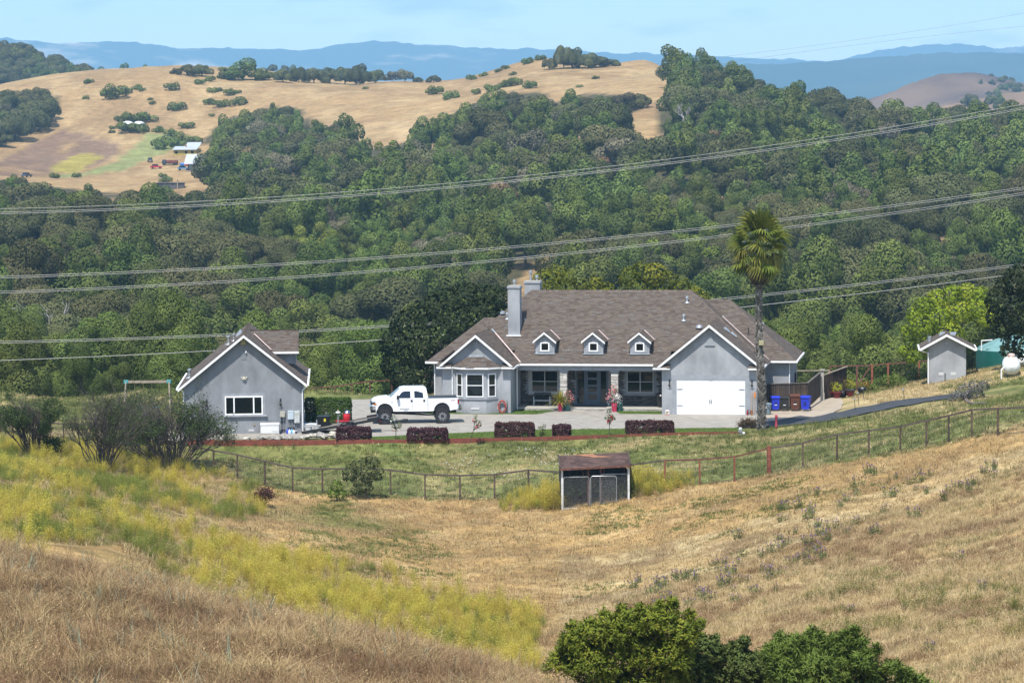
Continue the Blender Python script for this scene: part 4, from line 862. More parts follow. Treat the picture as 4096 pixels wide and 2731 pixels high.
for nm, x0, x1, z0, z1, m_, dp in (('meter_box', -1.5, -1.16, 1.1, 1.48, surf('beige_metal', (.40, .38, .31), .6), .16), ('switch_box', -.98, -.57, .93, 1.52, surf('pale_blue_metal', (.44, .51, .55), .5), .18), ('transfer_box', -.54, -.17, .69, 1.5, surf('off_white_metal', (.48, .50, .48), .5), .2)):
    b_ = MB().rbox(x0, x1, -dp, 0, z0, z1, .015).build(nm, m_, S)
    if nm == 'transfer_box': MB().box(x0 + .08, x1 - .08, -dp - .006, -dp, z1 - .24, z1 - .19).build('warning_sticker', BRASS, b_)
cd = MB()
for x, z in ((-1.38, 1.1), (-1.26, 1.1), (-.88, .93), (-.75, .93), (-.64, .93), (-.42, .69)): MB().tube([(x, -.05, z), (x, -.05, .0)], .02, 5).build('conduit', GALV if x > -1.3 else DARKMET, S)
for x0, x1, z in ((-1.48, -1.16, .78), (-1.48, -1.16, .22), (-1.02, -.52, .36), (-1.02, -.52, .14)): MB().box(x0, x1, -.08, -.02, z, z + .03).build('conduit_strap', DARKMET, S)
MB().rbox(-3.3, -3.2, -.06, 0, .55, .68, .01).build('outlet_box', BRASS, S)
for x, y, h_ in ((-7.6, 1.4, .5), (-5.0, 3.5, .5), (-4.6, 2.2, .4)): roof_pipe(S, x, y, sa - ss * abs(x - sxa), .09 if x != -4.6 else .06, h_, GALV, True)
for k in range(3): y = 4.5 + k * .7; MB().prism([(-4.5, sa - ss * .64), (-4.15, sa - ss * .29), (-4.3, sa - ss * .29 + .18), (-4.55, sa - ss * .64 + .12)], y, y + .35, 'y').build('roof_louvre', PALEMET, S)

# ------------------------------------------------------------------ pump shed
PO = at(928.5, 383.5, 205); PY = -math.radians(7)
PS = empty('shed', PO, PY, 'small grey stucco pump shed with white trim beside the green tank', 'shed')
MB().prism([(0, -.6), (2.72, -.6), (2.72, 2.75), (1.30, 3.5), (0, 2.80)], 0, 3.2, 'y').build('wall', STUCCO, PS)
pl = [[(-.62, -.5, 2.66), (-.62, 3.6, 2.66), (1.30, 3.6, 3.72), (1.30, -.5, 3.72)], [(3.38, 3.6, 2.66), (3.38, -.5, 2.66), (1.30, -.5, 3.72), (1.30, 3.6, 3.72)]]
r_ = deck('roof', pl, PS); shingles('shingles', pl, r_); caps(PS, (1.3, -.5, 3.72), (1.3, 3.6, 3.72))
for e, s in ((-.62, 1), (3.38, -1)):
    MB().prism([(e, 2.64), (1.3, 3.70), (1.3, 3.52), (e, 2.46)] if s > 0 else [(1.3, 3.70), (e, 2.64), (e, 2.46), (1.3, 3.52)], -.56, -.505, 'y').build('rake_board', WHITE, PS)
    gutter((e - s * .06, -.54, 2.58), (e - s * .06, 3.6, 2.58), PS, .13, .15)
MB().tube([(-.6, -.4, 2.5), (-.35, -.2, 2.38), (-.02, -.08, 2.3), (-.02, -.08, -.1)], .05, 6).build('downspout', WHITE, PS)
MB().lathe([(.15, 0), (.15, .5), (.17, .5), (.17, .62), (.0, .64)], 14, (.1, .6, 2.85)).build('flue', GALV, PS, smooth=True)
MB().lathe([(.05, 0), (.07, .12), (.0, .16)], 8, (1.3, -.02, 3.0), axis='y').build('lamp', WHITE, PS); MB().lathe([(.04, 0), (.07, -.14), (0, -.16)], 8, (1.3, -.1, 3.0)).build('lamp_shade', GALV, PS)
for x in (.92, 1.8): vent_grille(PS, x, .75, .36, .2, 0, 4)
MB().tube([(1.2, -.05, -.3), (1.2, -.05, .78)], .035, 6).build('pipe', DARKMET, PS)
for x in (1.0, 1.75): MB().prism([(x - .2, 3.5), (x + .22, 3.5), (x + .3, 3.72), (x - .12, 3.72)], 1.0, 1.5, 'y').build('roof_vent', PALEMET, PS)
# ------------------------------------------------------------------ driveway, pads, lawns, asphalt
def clip(poly, a, b, c):
    """keep a*x+b*y<=c"""
    out = []
    for i in range(len(poly)):
        p, q = poly[i], poly[(i + 1) % len(poly)]; dp, dq = a * p[0] + b * p[1] - c, a * q[0] + b * q[1] - c
        if dp <= 0: out.append(p)
        if (dp < 0) != (dq < 0) and dp != dq: t = dp / (dp - dq); out.append((p[0] + (q[0] - p[0]) * t, p[1] + (q[1] - p[1]) * t))
    return out
drv = [(-24, 184.6), (-9.6, 185.6), (-5, 187.2), (2.5, 189.4), (15.5, 189.4), (18.0, 191.5), (18.3, 201), (12, 201.6), (0, 203.5), (-5, 204), (-8, 213), (-24, 212)]
D = empty('driveway'); tag(D, 'pale concrete driveway of large slabs in front of the house', 'driveway', kind='structure')
ed = [-26 + 3.05 * i for i in range(16)]
for i in range(15):
    for r0, r1 in ((0, 194.2), (194.2, 400)):
        pl = clip(clip(clip(clip(drv, -1, -.28, -(ed[i] + .28 * 192 - .0) - .012), 1, .28, ed[i + 1] + .28 * 192 - .012), 0, -1, -r0 - .012), 0, 1, r1 - .012)
        if len(pl) > 2: MB().prism(pl, -.12, 0.0 + random.uniform(-.004, .004), 'z').build('slab', CONC, D)
TAN = surf('tan_concrete', (.36, .30, .225), .9, .1, .8, .2, 40)
def sheet(name, edgeA, edgeB, m, label, cat, lift=.03, sub=6, parent=None):
    """a ribbon of paving draped over the ground between two edges"""
    A, B = [np.array(p) for p in edgeA], [np.array(p) for p in edgeB]; n = 60; V = []
    def rs(E): d = np.concatenate([[0], np.cumsum([np.hypot(*(E[i + 1] - E[i])[:2]) for i in range(len(E) - 1)])]); t = np.linspace(0, d[-1], n); return np.stack([np.interp(t, d, [e[k] for e in E]) for k in (0, 1)], 1)
    a, b = rs(A), rs(B)
    for i in range(n):
        for j in range(sub + 1): p = a[i] + (b[i] - a[i]) * j / sub; V.append((p[0], p[1]))
    V = np.array(V); z = height(V[:, 0], V[:, 1]) + lift; ii = np.array([[i * (sub + 1) + j, i * (sub + 1) + j + 1, (i + 1) * (sub + 1) + j + 1, (i + 1) * (sub + 1) + j] for i in range(n - 1) for j in range(sub)])
    return tag(add(name, np_mesh(name, np.column_stack([V, z]), ii, smooth=True), m, parent), label, cat, kind='structure')
sheet('parking_pad', [hw(6.8, 2, 0)[:2], (18.2, 192.5), (20.5, 193.2), (23.2, 197), (24.2, 204), (25, 212)], [hw(6.8, 6, 0)[:2], (18.6, 201.7), (20, 202.2), (21.3, 203.5), (22, 209), (22.5, 213)], TAN, 'tan concrete parking pad beside the garage', 'parking pad', .05)
e1 = [G(u, v, 180, 215) for u, v in ((742, 424.5), (772, 421.2), (800, 416), (838, 412.5), (870, 406), (950, 394.3), (968, 392.5))]; e2 = [G(u, v, 178, 212) for u, v in ((738, 428), (765, 427), (797, 424.6), (826, 421.5), (875, 412), (925, 402), (962, 397.5), (972, 397))]
sheet('asphalt_drive', e1, e2, surf('asphalt', (.042, .044, .047), .85, .15, 1.2, .3, 30), 'dark asphalt drive climbing to the right', 'drive', .07)
GRASSG = tinted('lawn_soil', [(0, (.05, .075, .018)), (1, (.10, .14, .03))], .95, .1, 0, 0, 1.2, 1.5)
def lawn(label, poly, z=.0):
    me = MB().prism(poly, -.1, z, 'z').mesh('lawn', tint=True); o = add('lawn', me, GRASSG); tag(o, label, 'lawn', kind='structure'); return poly
LAWNS = [lawn('long strip of green lawn between the driveway and the red boards', [(-10.6, 183.0), (-7.4, 182.8), (2, 183.8), (8, 185.0), (15.2, 186.0), (15.6, 189.3), (2.5, 189.3), (-5, 187.1), (-9.4, 185.5)], .012),
         lawn('short strip of lawn along the bay window and the porch', [tuple(hw(x, y)[:2]) for x, y in ((-17.6, -.9), (-9.0, -.75), (-7.9, 2.1), (-10.9, 2.1), (-10.96, -.02), (-17, -.02))], .02),
         lawn('short strip of lawn between the front walk and the garage', [tuple(hw(x, y)[:2]) for x, y in ((-3.0, .1), (-.02, .1), (-.02, 2.1), (-3.6, 2.1))], .02)]
# red boards holding the lawn
REDWOOD = surf('red_stained_wood', (.20, .055, .035), .8, .22, 2.2, .3, 25, stretch=(1, 1, 6)); REDP = surf('red_stained_post', (.26, .085, .05), .8, .2, 3)
bl_ = [(-21.4, 183.55), (-19.3, 183.2), (-13, 182.75), (-7.4, 182.5), (-2, 182.95), (2.5, 183.7), (8, 184.75), (11.5, 185.35), (15.1, 185.75)]
BR = empty('garden_border', (0, 183, 0), 0, 'low border of red stained boards along the lawn edge', 'border')
cum = np.concatenate([[0], np.cumsum([math.dist(bl_[i], bl_[i + 1]) for i in range(len(bl_) - 1)])])
def bpt(t): return np.array([np.interp(t, cum, [p[0] for p in bl_]), np.interp(t, cum, [p[1] for p in bl_])])
nb_ = 15
for i in range(nb_):
    p, q = bpt(cum[-1] * i / nb_), bpt(cum[-1] * (i + 1) / nb_); zt = .13 + random.uniform(-.015, .015); a = math.atan2(q[1] - p[1], q[0] - p[0]); ln = math.dist(p, q)
    MB().box(.006, ln - .006, -.02, .02, -.48, zt).build('board', REDWOOD, BR, (p[0], p[1] - 183, 0), a)
    MB().box(-.04, .04, -.07, -.022, -.5, zt + .05).build('stake', REDP, BR, (p[0], p[1] - 183, 0), a)
    if 4 < i < 11: MB().ico((0, -.12, -.46), .16, 1, 1, .6, .2).build('footing', CONC2, BR, (p[0], p[1] - 183, 0), a)

# ------------------------------------------------------------------ wooden fence by the bins
BROWNW = [surf('dark_fence_board_%d' % k, c, .9, .3, 2.5, .4, 18, stretch=(3, 3, .4)) for k, c in enumerate(((.045, .030, .022), (.062, .042, .03), (.052, .036, .03), (.085, .055, .036)))]
WF = empty('board_fence', (20, 201.6, 0), 0, 'dark brown vertical board fence behind the wheeled bins', 'fence')
def boards(p, q, z0, z1, h0, h1, n):
    p, q = np.array(p, float), np.array(q, float); a = math.atan2(q[1] - p[1], q[0] - p[0]); ln = math.dist(p, q) / n
    for i in range(n):
        c = p + (q - p) * i / n - np.array([20, 201.6]); zz = z0 + (z1 - z0) * i / n; hh = h0 + (h1 - h0) * i / n
        MB().box(.004, ln - .004, -.012 + random.uniform(-.006, .006), .012, zz, zz + hh + random.uniform(-.015, .015)).build('board', random.choice(BROWNW), WF, (c[0], c[1], 0), a)
    strip(MB(), (p[0] - 20, p[1] - 201.6, z0 + h0 + .03), (q[0] - 20, q[1] - 201.6, z1 + h1 + .03), .16, .05).build('cap_rail', surf('weathered_rail', (.13, .11, .09), .9, .2), WF)
boards((18.25, 201.95), (21.35, 201.75), .05, .1, 1.78, 1.8, 21); boards((21.35, 201.75), (23.05, 208.6), .1, .35, 1.8, 1.75, 44); boards((18.2, 208.4), (21.2, 208.2), .1, .2, 1.9, 1.9, 14)
PIL = empty('gate_pillar', (23.2, 208.9, 0), 0, 'pale concrete pillar at the end of the dark fence', 'pillar')
MB().rbox(-.16, .16, -.16, .16, -.2, .55, .02).build('plinth', CONC2, PIL); MB().rbox(-.12, .12, -.12, .12, .55, 2.2, .02).build('shaft', CONC2, PIL); MB().rbox(-.2, .2, -.2, .2, 2.2, 2.32, .02).build('cap', CONC, PIL)
# deck rail behind
DR = empty('deck_railing', (21.5, 214.5, 0), 0, 'weathered deck railing with thin balusters behind the house corner', 'railing')
WEATH = surf('weathered_wood', (.30, .25, .19), .9, .15, 4)
MB().box(-2.6, 2.9, -.06, .06, 1.72, 1.8).build('top_rail', WEATH, DR); MB().box(-2.6, 2.9, -.04, .04, .62, .7).build('bottom_rail', WEATH, DR)
for i in range(28): MB().box(-2.5 + i * .195, -2.5 + i * .195 + .025, -.012, .012, .7, 1.72).build('baluster', DARKMET, DR)
for x in (-2.6, -.1, 2.85): MB().box(x - .06, x + .06, -.06, .06, -1.5, 1.75).build('post', surf('tan_post', (.42, .30, .16), .8), DR)
F2 = empty('picket_fence', (24.2, 211.5, 0), 0, 'dark picket fence stepping back from the pale pillar', 'fence')
for i in range(22): MB().box(-.9 + i * .11, -.9 + i * .11 + .085, -2.2 + i * .24, -2.17 + i * .24, -.3, 1.75 + i * .012).build('picket', random.choice(BROWNW), F2)
strip(MB(), (-.95, -2.25, 1.82), (1.55, 3.0, 2.05), .14, .06).build('cap_rail', WEATH, F2)
# reddish wire fence at the back right
RF = empty('back_fence', (35, 224, 0), 0, 'open red brown post and rail fence at the back of the yard', 'fence')
RUST = surf('rust_red_wood', (.23, .075, .045), .85, .25, 4); RUSTD = surf('brown_red_wood', (.14, .06, .042), .85, .25, 4)
def pole(u, v0, v1, Y, w=.13, m=None, nm='post', par=None):
    p = at(u, v0, Y); q = at(u, v1, Y); o = par or RF; MB().box(-w / 2, w / 2, -w / 2, w / 2, p[2] - .3, q[2]).build(nm, m or RUST, o, (p[0] - o.location[0], p[1] - o.location[1], -o.location[2])); return q
tops = [pole(830, 388, 365, 224, .12, RUSTD), pole(857, 388, 364.5, 224, .15, RUSTD), pole(872, 386, 364, 224, .16, RUST), pole(888, 383, 362.5, 224, .14, RUST), pole(919, 380, 360.5, 224, .13, RUST), pole(960, 372, 357, 224, .13, RUST)]
for a, b in zip(tops[:-1], tops[1:]): strip(MB(), (a[0] - 35, 0, a[2] - .06), (b[0] - 35, 0, b[2] - .06), .06, .10).build('rail', RUSTD, RF)
a, b = at(858, 385, 224), at(871, 365, 224); strip(MB(), (a[0] - 35, .06, a[2]), (b[0] - 35, .06, b[2]), .08, .09).build('brace', RUSTD, RF)
LF = empty('rail_fence', (-14, 224, 0), 0, 'brown rail fence behind the white truck', 'fence')
lt = [pole(u, 392, v, 224, .10, RUSTD, 'post', LF) for u, v in ((306, 388), (335, 386), (352, 383.5), (370, 381), (392, 379.5), (415, 378), (438, 376))]
for a, b in zip(lt[:-1], lt[1:]): strip(MB(), (a[0] + 14, 0, a[2]), (b[0] + 14, 0, b[2]), .07, .10).build('rail', RUSTD, LF)

# ------------------------------------------------------------------ long wire fence across the meadow
FP = np.array([at(u, v, Y) for u, Y, v in FENCE]); fl_ = np.concatenate([[0], np.cumsum(np.hypot(*(FP[1:, :2] - FP[:-1, :2]).T))])
def fpt(t): x = np.interp(t, fl_, FP[:, 0]); y = np.interp(t, fl_, FP[:, 1]); return np.array([x, y, hz(x, y)])
WFN = empty('wire_fence', (0, 170, 0), 0, 'long brown post and rail fence with wire mesh crossing the meadow', 'fence')
OLDW = [surf('fence_post_wood_%d' % k, c, .92, .3, 5, .4, 30) for k, c in enumerate(((.085, .055, .04), (.11, .075, .055), (.07, .05, .04)))]; RAILW = surf('fence_rail_wood', (.105, .08, .066), .92, .25, 4, .4, 30)
t = 1.0; fposts = []
while t < fl_[-1]:
    p = fpt(t); u, _ = proj(p)
    fposts.append((t, p, u))
    t += 2.13
off = np.array([0, 170, 0]); wm = MB()
for (t0, p, u), nxt in zip(fposts, fposts[1:] + [None]):
    big = 764 < u < 778; hh = 1.5 if not big else 1.62; w_ = .10 if not big else .2
    MB().box(-w_ / 2, w_ / 2, -w_ / 2, w_ / 2, -.3, hh + random.uniform(-.03, .03)).build('post', RUST if 660 < u < 770 else random.choice(OLDW), WFN, p - off, random.uniform(-.2, .2))
    if nxt is None or nxt[0] - t0 > 2.5: continue
    q_ = nxt[1]; a, b = p - off + np.array([0, 0, 1.5]), q_ - off + np.array([0, 0, 1.5])
    strip(MB(), a, b, .06, .10).build('rail', RAILW if not 660 < u < 765 else RUSTD, WFN)
    for k in range(6): zz = .12 + k * .23; wm.tube([p - off + np.array([0, -.06, zz]), (p + q_) / 2 - off + np.array([0, -.06, zz - .01]), q_ - off + np.array([0, -.06, zz])], .007, 3, False)
    for k in range(1, 8): c = p + (q_ - p) * k / 8 - off; wm.tube([c + np.array([0, -.06, .05]), c + np.array([0, -.06, 1.32])], .006, 3, False)
o = wm.build('wire_mesh', surf('fence_wire', (.16, .15, .14), .6, .1, 5, metal=.5), WFN); o['kind'] = 'stuff'

# ------------------------------------------------------------------ lifted white pickup
TK = empty('pickup_truck', (-6.93, 194.9, .0), math.radians(4.5), 'white lifted crew cab pickup truck on huge black tyres', 'truck')
PAINT = surf('white_car_paint', (.80, .81, .83), .25, .01, 2, spec=.5, coat=.4); RUB = surf('tyre_rubber', (.022, .022, .024), .85, .2, 20, .3, 40); CHROME = surf('chrome', (.55, .58, .62), .18, .1, 6, metal=1.0)
UNDER = surf('underbody', (.018, .018, .02), .8, .2, 8); CARG = glass('car_glass', (.008, .012, .02), .04, .6); AMBER = surf('amber_lens', (.55, .14, .02), .3); REDL = surf('red_lens', (.25, .01, .015), .3)
# local: x forward is -X (the front is at the left), front axle at x=0
fx, rx = -2.03, 1.97
def arc(cx, r, z0, a0, a1, n=9): return [(cx + r * math.cos(a0 + (a1 - a0) * k / n), z0 + r * math.sin(a0 + (a1 - a0) * k / n)) for k in range(n + 1)]
def lower(x0, x1, top, arch, z0=.90):
    """side outline between x0 and x1: bottom sill with an arch, top line points"""
    bot = [(x0, z0 + (.0))]
    if arch is not None:
        pts = arc(arch, .60, .84, math.pi, 0); bot = [(x0, z0), (arch - .60, z0)] + pts[1:-1] + [(arch + .60, z0)]
    return bot + [(x1, z0)] + top
side = [(fx - .90, 1.02)] + [(fx - .60, .98)] + arc(fx, .58, .90, math.pi * .93, .0)[0:] + [(fx + .62, .88), (rx - .60, .86)] + arc(rx, .60, .88, math.pi, 0)[1:-1] + [(rx + .60, .90), (rx + 1.12, .98), (rx + 1.16, 1.2), (rx + 1.16, 1.72), (rx + 1.12, 1.78), (.98, 1.78), (.98, 1.80), (fx + .36, 1.84), (fx + .2, 1.88), (fx - .35, 1.84), (fx - .72, 1.74), (fx - .88, 1.60), (fx - .93, 1.30)]
def loft_y(name, outline, ys, insets, m, parent, smooth=False):
    """outline (x,z) repeated at several y, pulled in by an inset near the sides"""
    mb = MB(); n = len(outline); cx = sum(p[0] for p in outline) / n; cz = sum(p[1] for p in outline) / n
    for y, ins in zip(ys, insets): mb.v += [(p[0] - (p[0] - cx) * ins * .25, y, p[1] - (p[1] - cz) * ins if p[1] > 1.0 else p[1]) for p in outline]
    mb.t = [.5] * len(mb.v); k = len(ys); mb.f = [tuple(range(n)), tuple(range((k - 1) * n + n - 1, (k - 1) * n - 1, -1))] + [(j * n + i, (j + 1) * n + i, (j + 1) * n + (i + 1) % n, j * n + (i + 1) % n) for j in range(k - 1) for i in range(n)]
    return mb.build(name, m, parent, smooth=smooth)
body = loft_y('body', side, [-.98, -.90, .90, .98], [.10, 0, 0, .10], PAINT, TK)
# cab: windscreen, roof and rear pillar
cabx = [(fx + .36, 1.82), (fx + 1.08, 2.44), (fx + 1.35, 2.50), (.72, 2.50), (.86, 2.44), (.98, 1.80)]
cab = MB(); n = len(cabx)
for y, sc_ in ((-.96, 0), (-.80, 1), (.80, 1), (.96, 0)): cab.v += [(x, (y if z < 2 else (-.78 if y < 0 else .78) if abs(y) > .9 else y * .93), z if not (sc_ and z > 2) else z + .03) for x, z in cabx]
cab.t = [.5] * len(cab.v); cab.f = [tuple(range(n)), tuple(range(4 * n - 1, 3 * n - 1, -1))] + [(j * n + i, (j + 1) * n + i, (j + 1) * n + (i + 1) % n, j * n + (i + 1) % n) for j in range(3) for i in range(n)]
cab = cab.build('cab', PAINT, TK)
def ywall(z): return .955 - (z - 1.82) * (.175 / .62)
def sidepane(name, pts, m, out=.006):
    for s in (-1, 1):
        vs = [(x, s * (ywall(z) + out), z) for x, z in pts]; vs2 = [(x, s * (ywall(z) - .03), z) for x, z in pts]; n = len(pts)
        MB()._n(vs + vs2, [tuple(range(n)) if s < 0 else tuple(range(n - 1, -1, -1))] + [(i, (i + 1) % n, (i + 1) % n + n, i + n) for i in range(n)]).build(name, m, cab)
sidepane('window', [(fx + .86, 1.80), (fx + 1.80, 1.80), (fx + 1.79, 2.27), (fx + 1.42, 2.28), (fx + 1.2, 2.22)], CARG); sidepane('window', [(fx + 2.06, 1.81), (fx + 2.70, 1.81), (fx + 2.64, 2.28), (fx + 2.05, 2.28)], CARG)
ws = [(fx + .42, -.84, 1.875), (fx + .42, .84, 1.875), (fx + 1.05, .70, 2.42), (fx + 1.05, -.70, 2.42)]
MB()._n([(x - .02, y, z + .012) for x, y, z in ws] + [(x + .05, y, z - .05) for x, y, z in ws], [(0, 1, 2, 3), (0, 4, 5, 1), (1, 5, 6, 2), (2, 6, 7, 3), (3, 7, 4, 0)]).build('windscreen', CARG, cab)
for x in (fx + 1.93, fx + 2.95, fx + .92): MB().box(x - .006, x + .006, -.987, -.975, .95, 1.78).build('door_seam', UNDER, body)
for x in (fx + 1.80, fx + 2.68): MB().rbox(x, x + .13, -.998, -.972, 1.52, 1.68, .01).build('door_handle', DARKMET, body)
MB().box(.978, .992, -.99, .99, .92, 1.80).build('bed_gap', UNDER, body); MB().box(1.04, rx + 1.06, -.80, .80, 1.60, 1.785).build('bed_liner', DARKMET, body)
for s in (-1, 1): MB().box(1.0, rx + 1.1, s * .93 - .035, s * .93 + .035, 1.78, 1.80).build('bed_rail', DARKMET, body)
for cx in (fx, rx):                                               # dark wheel wells
    MB().prism(arc(cx, .57, .86, math.pi, 0), -.93, .93, 'y').build('wheel_well', UNDER, TK)
    fl = MB(); pts = arc(cx, .61, .87, math.pi * .98, .02, 12)
    for s in (-1, 1): fl.tube([(x, s * .975, z) for x, z in pts], .03, 5)
    fl.build('wheel_arch', PAINT, TK, smooth=True)
bp2 = MB(); bp2.prism([(fx - 1.02, 1.0), (fx - .62, 1.0), (fx - .60, 1.26), (fx - .92, 1.30), (fx - 1.04, 1.22)], -.98, .98, 'y'); bp2.build('front_bumper', CHROME, TK); MB().prism([(fx - .96, .80), (fx - .58, .84), (fx - .60, 1.0), (fx - .98, 1.0)], -.9, .9, 'y').build('air_dam', DARKMET, TK)
MB().rbox(fx - .965, fx - .90, -.55, .55, 1.32, 1.66, .02).build('grille', CHROME, TK)
for k in range(3): MB().box(fx - .972, fx - .96, -.5, .5, 1.36 + k * .1, 1.41 + k * .1).build('grille_slot', DARKMET, TK)
for s in (-1, 1):
    hl = MB().rbox(fx - .93, fx - .62, s * .80 - .19, s * .80 + .19, 1.36, 1.60, .03).build('headlight', CHROME, TK); MB().rbox(fx - .78, fx - .56, s * .90 - .095, s * .90 + .095, 1.33, 1.46, .02).build('indicator', AMBER, hl)
    MB().rbox(rx + 1.06, rx + 1.175, s * .93 - .06, s * .93 + .06, 1.34, 1.68, .01).build('tail_light', REDL, TK)
    m_ = MB(); m_.rbox(fx + .82, fx + .98, s * 1.16 - .10, s * 1.16 + .10, 1.74, 2.02, .03); m_.tube([(fx + .95, s * .96, 1.78), (fx + .92, s * 1.08, 1.84)], .03, 5); m_.build('mirror', DARKMET, TK)
MB().box(rx + 1.16, rx + 1.36, -.9, .9, .98, 1.14).build('rear_bumper', CHROME, TK); MB().box(rx + 1.16, rx + 1.34, -.85, .85, .9, .98).build('bumper_step', DARKMET, TK)
un = MB(); un.box(fx - .4, rx + 1.0, -.45, -.33, .70, .84).box(fx - .4, rx + 1.0, .33, .45, .70, .84)
for cx in (fx, rx): un.tube([(cx, -.85, .5), (cx, .85, .5)], .09, 8); un.ico((cx, .1, .5), .2); un.box(cx - .5, cx + .5, -.62, -.52, .55, .62)
un.tube([(fx + .3, -.3, .72), (rx - .1, -.5, .50)], .05, 6); un.tube([(fx + .7, .2, .62), (rx, .1, .52)], .05, 6); un.box(fx + .7, rx - .7, -.6, .6, .70, .88); un.build('chassis', UNDER, TK)
MB().tube([(rx - 1.5, -.72, .74), (rx - .1, -.66, .46)], .035, 6).build('traction_bar', GALV, TK)
for k in range(5): MB().tube([(fx - .18 + k * .09, -.60, .70), (fx - .12 + k * .06, -.60, 1.25)], .025, 5).build('spring', DARKMET, TK)
def wheel(cx, s):
    w = MB(); R_ = .515; w.lathe([(R_ - .16, -.17), (R_ - .03, -.17), (R_, -.12), (R_, .12), (R_ - .03, .17), (R_ - .16, .17)], 30, (cx, s * .98, R_), axis='y', cap=False)
    for k in range(30):
        a = 2 * math.pi * k / 30; Mx = Matrix.Translation((cx, s * .98, R_)) @ Matrix.Rotation(a, 4, 'Y'); w.box(R_ - .015, R_ + .018, -.155, -.01, -.028, .028, M=Mx); w.box(R_ - .015, R_ + .018, .01, .155, -.01, .046, M=Mx)
    w = w.build('wheel', RUB, TK)
    r_ = MB(); r_.lathe([(.0, -.02), (.10, -.05), (.12, 0)], 14, (cx, s * .98 + s * .10, R_), axis='y'); r_.lathe([(.33, -.16), (.36, -.17), (.36, .17), (.33, .16)], 24, (cx, s * .98, R_), axis='y', cap=False); r_.lathe([(0, s * .03), (.34, s * .03)], 20, (cx, s * .98, R_), axis='y')
    for k in range(8):
        a = 2 * math.pi * k / 8; Mx = Matrix.Translation((cx, s * 1.07, R_)) @ Matrix.Rotation(a, 4, 'Y'); r_.box(.06, .34, -.025, .025, -.03, .03, M=Mx)
    r_.build('rim', surf('black_rim', (.02, .02, .022), .25, .1, 5, spec=.7), w)
    c_ = MB()
    for k in range(16):
        a = 2 * math.pi * (k + .3) / 16; Mx = Matrix.Translation((cx, s * 1.105, R_)) @ Matrix.Rotation(a, 4, 'Y'); c_.box(.12, .32, -.006, .006, -.012, .012, M=Mx)
    c_.build('spoke_highlights', surf('spoke_glint', (.5, .5, .52), .4, .1, 6, metal=.2), w)  # pale grey strips, painted highlights standing in for glints on the dark rim
for cx in (fx, rx):
    for s in (-1, 1): wheel(cx, s)
def text(body_, size, m, parent, loc, rot=(math.pi / 2, 0, 0), name='lettering', shear=0, ext=.002):
    cu = bpy.data.curves.new(name, 'FONT'); cu.body = body_; cu.size = size; cu.extrude = ext; cu.shear = shear; cu.align_x = 'CENTER'; cu.align_y = 'CENTER'
    tmp = bpy.data.objects.new(name, cu); COL.objects.link(tmp); dg = bpy.context.evaluated_depsgraph_get(); me = bpy.data.meshes.new_from_object(tmp.evaluated_get(dg)); bpy.data.objects.remove(tmp)
    o = add(name, me, m, parent, loc); o.rotation_euler = rot; return o
INK = surf('black_print', (.02, .02, .022), .5); REDINK = surf('red_print', (.4, .03, .04), .5); BLUEINK = surf('blue_print', (.12, .24, .34), .5)
text('4X4', .17, REDINK, body, (rx + .72, -.988, 1.60), shear=.3); text('Superduty', .17, INK, body, (fx + 1.35, -.985, 1.06), shear=.3); text('diesel', .12, INK, body, (fx + 1.45, -.985, .955), shear=.3); text('F250', .10, BLUEINK, body, (fx + .50, -.985, 1.52))

# ------------------------------------------------------------------ flatbed trailer and what stands on it
TL = empty('flatbed_trailer', (-11.2, 189.0, 0), math.radians(4), 'black tilt trailer with plank deck tipped down towards the cottage', 'trailer')
DKP = surf('trailer_plank', (.19, .165, .135), .9, .2, 3, stretch=(.4, 3, 3)); TRB = surf('trailer_black', (.02, .021, .023), .4, .15, 6)
tilt = math.radians(9); Tm = Matrix.Translation((.35, 0, .62)) @ Matrix.Rotation(-tilt, 4, 'Y')
for k in range(9): MB().box(-3.45, 1.7, -.95 + k * .211 + .004, -.95 + (k + 1) * .211 - .004, 0, .045, M=Tm).build('plank', DKP, TL)
MB().box(-3.5, 1.75, -1.03, -.955, -.08, .09, M=Tm).box(-3.5, 1.75, .955, 1.03, -.08, .09, M=Tm).box(1.70, 1.78, -1.03, 1.03, -.08, .20, M=Tm).build('frame', TRB, TL)
MB().box(1.0, 1.78, -1.03, -.97, .09, .20, M=Tm).box(1.0, 1.78, .97, 1.03, .09, .20, M=Tm).build('side_rail', TRB, TL)
fd = MB(); fd.prism([(-.55, .40), (-.48, .66), (-.25, .80), (.35, .80), (.58, .66), (.66, .40), (.58, .40), (.5, .62), (.32, .73), (-.22, .73), (-.42, .62), (-.47, .40)], -1.30, -1.05, 'y'); fd.build('mudguard', TRB, TL)
for s in (-1, 1): w = MB().lathe([(.2, -.1), (.34, -.1), (.36, -.06), (.36, .06), (.34, .1), (.2, .1)], 20, (.05, s * 1.17, .36), axis='y', cap=False).build('wheel', RUB, TL); MB().lathe([(0, -.07), (.2, -.07)], 14, (.05, s * 1.17, .36), axis='y').build('hub', GALV, w)
tg = MB(); strip(tg, (1.9, -.8, .85), (3.1, 0, .66), .08, .1); strip(tg, (1.9, .8, .85), (3.1, 0, .66), .08, .1); tg.box(3.0, 3.9, -.06, .06, .6, .72); tg.build('drawbar', TRB, TL)
MB().tube([(3.2, 0, .02), (3.2, 0, .95)], .035, 8).build('jack', GALV, TL); MB().rbox(3.02, 3.38, -.2, .2, -.0, .12, .02).build('jack_block', WEATH, TL); MB().rbox(3.75, 4.1, -.1, .1, .62, .82, .03).build('coupler', DARKMET, TL)
MB().box(2.0, 2.2, -.72, -.69, .72, .80).build('reflector', REDL, TL)
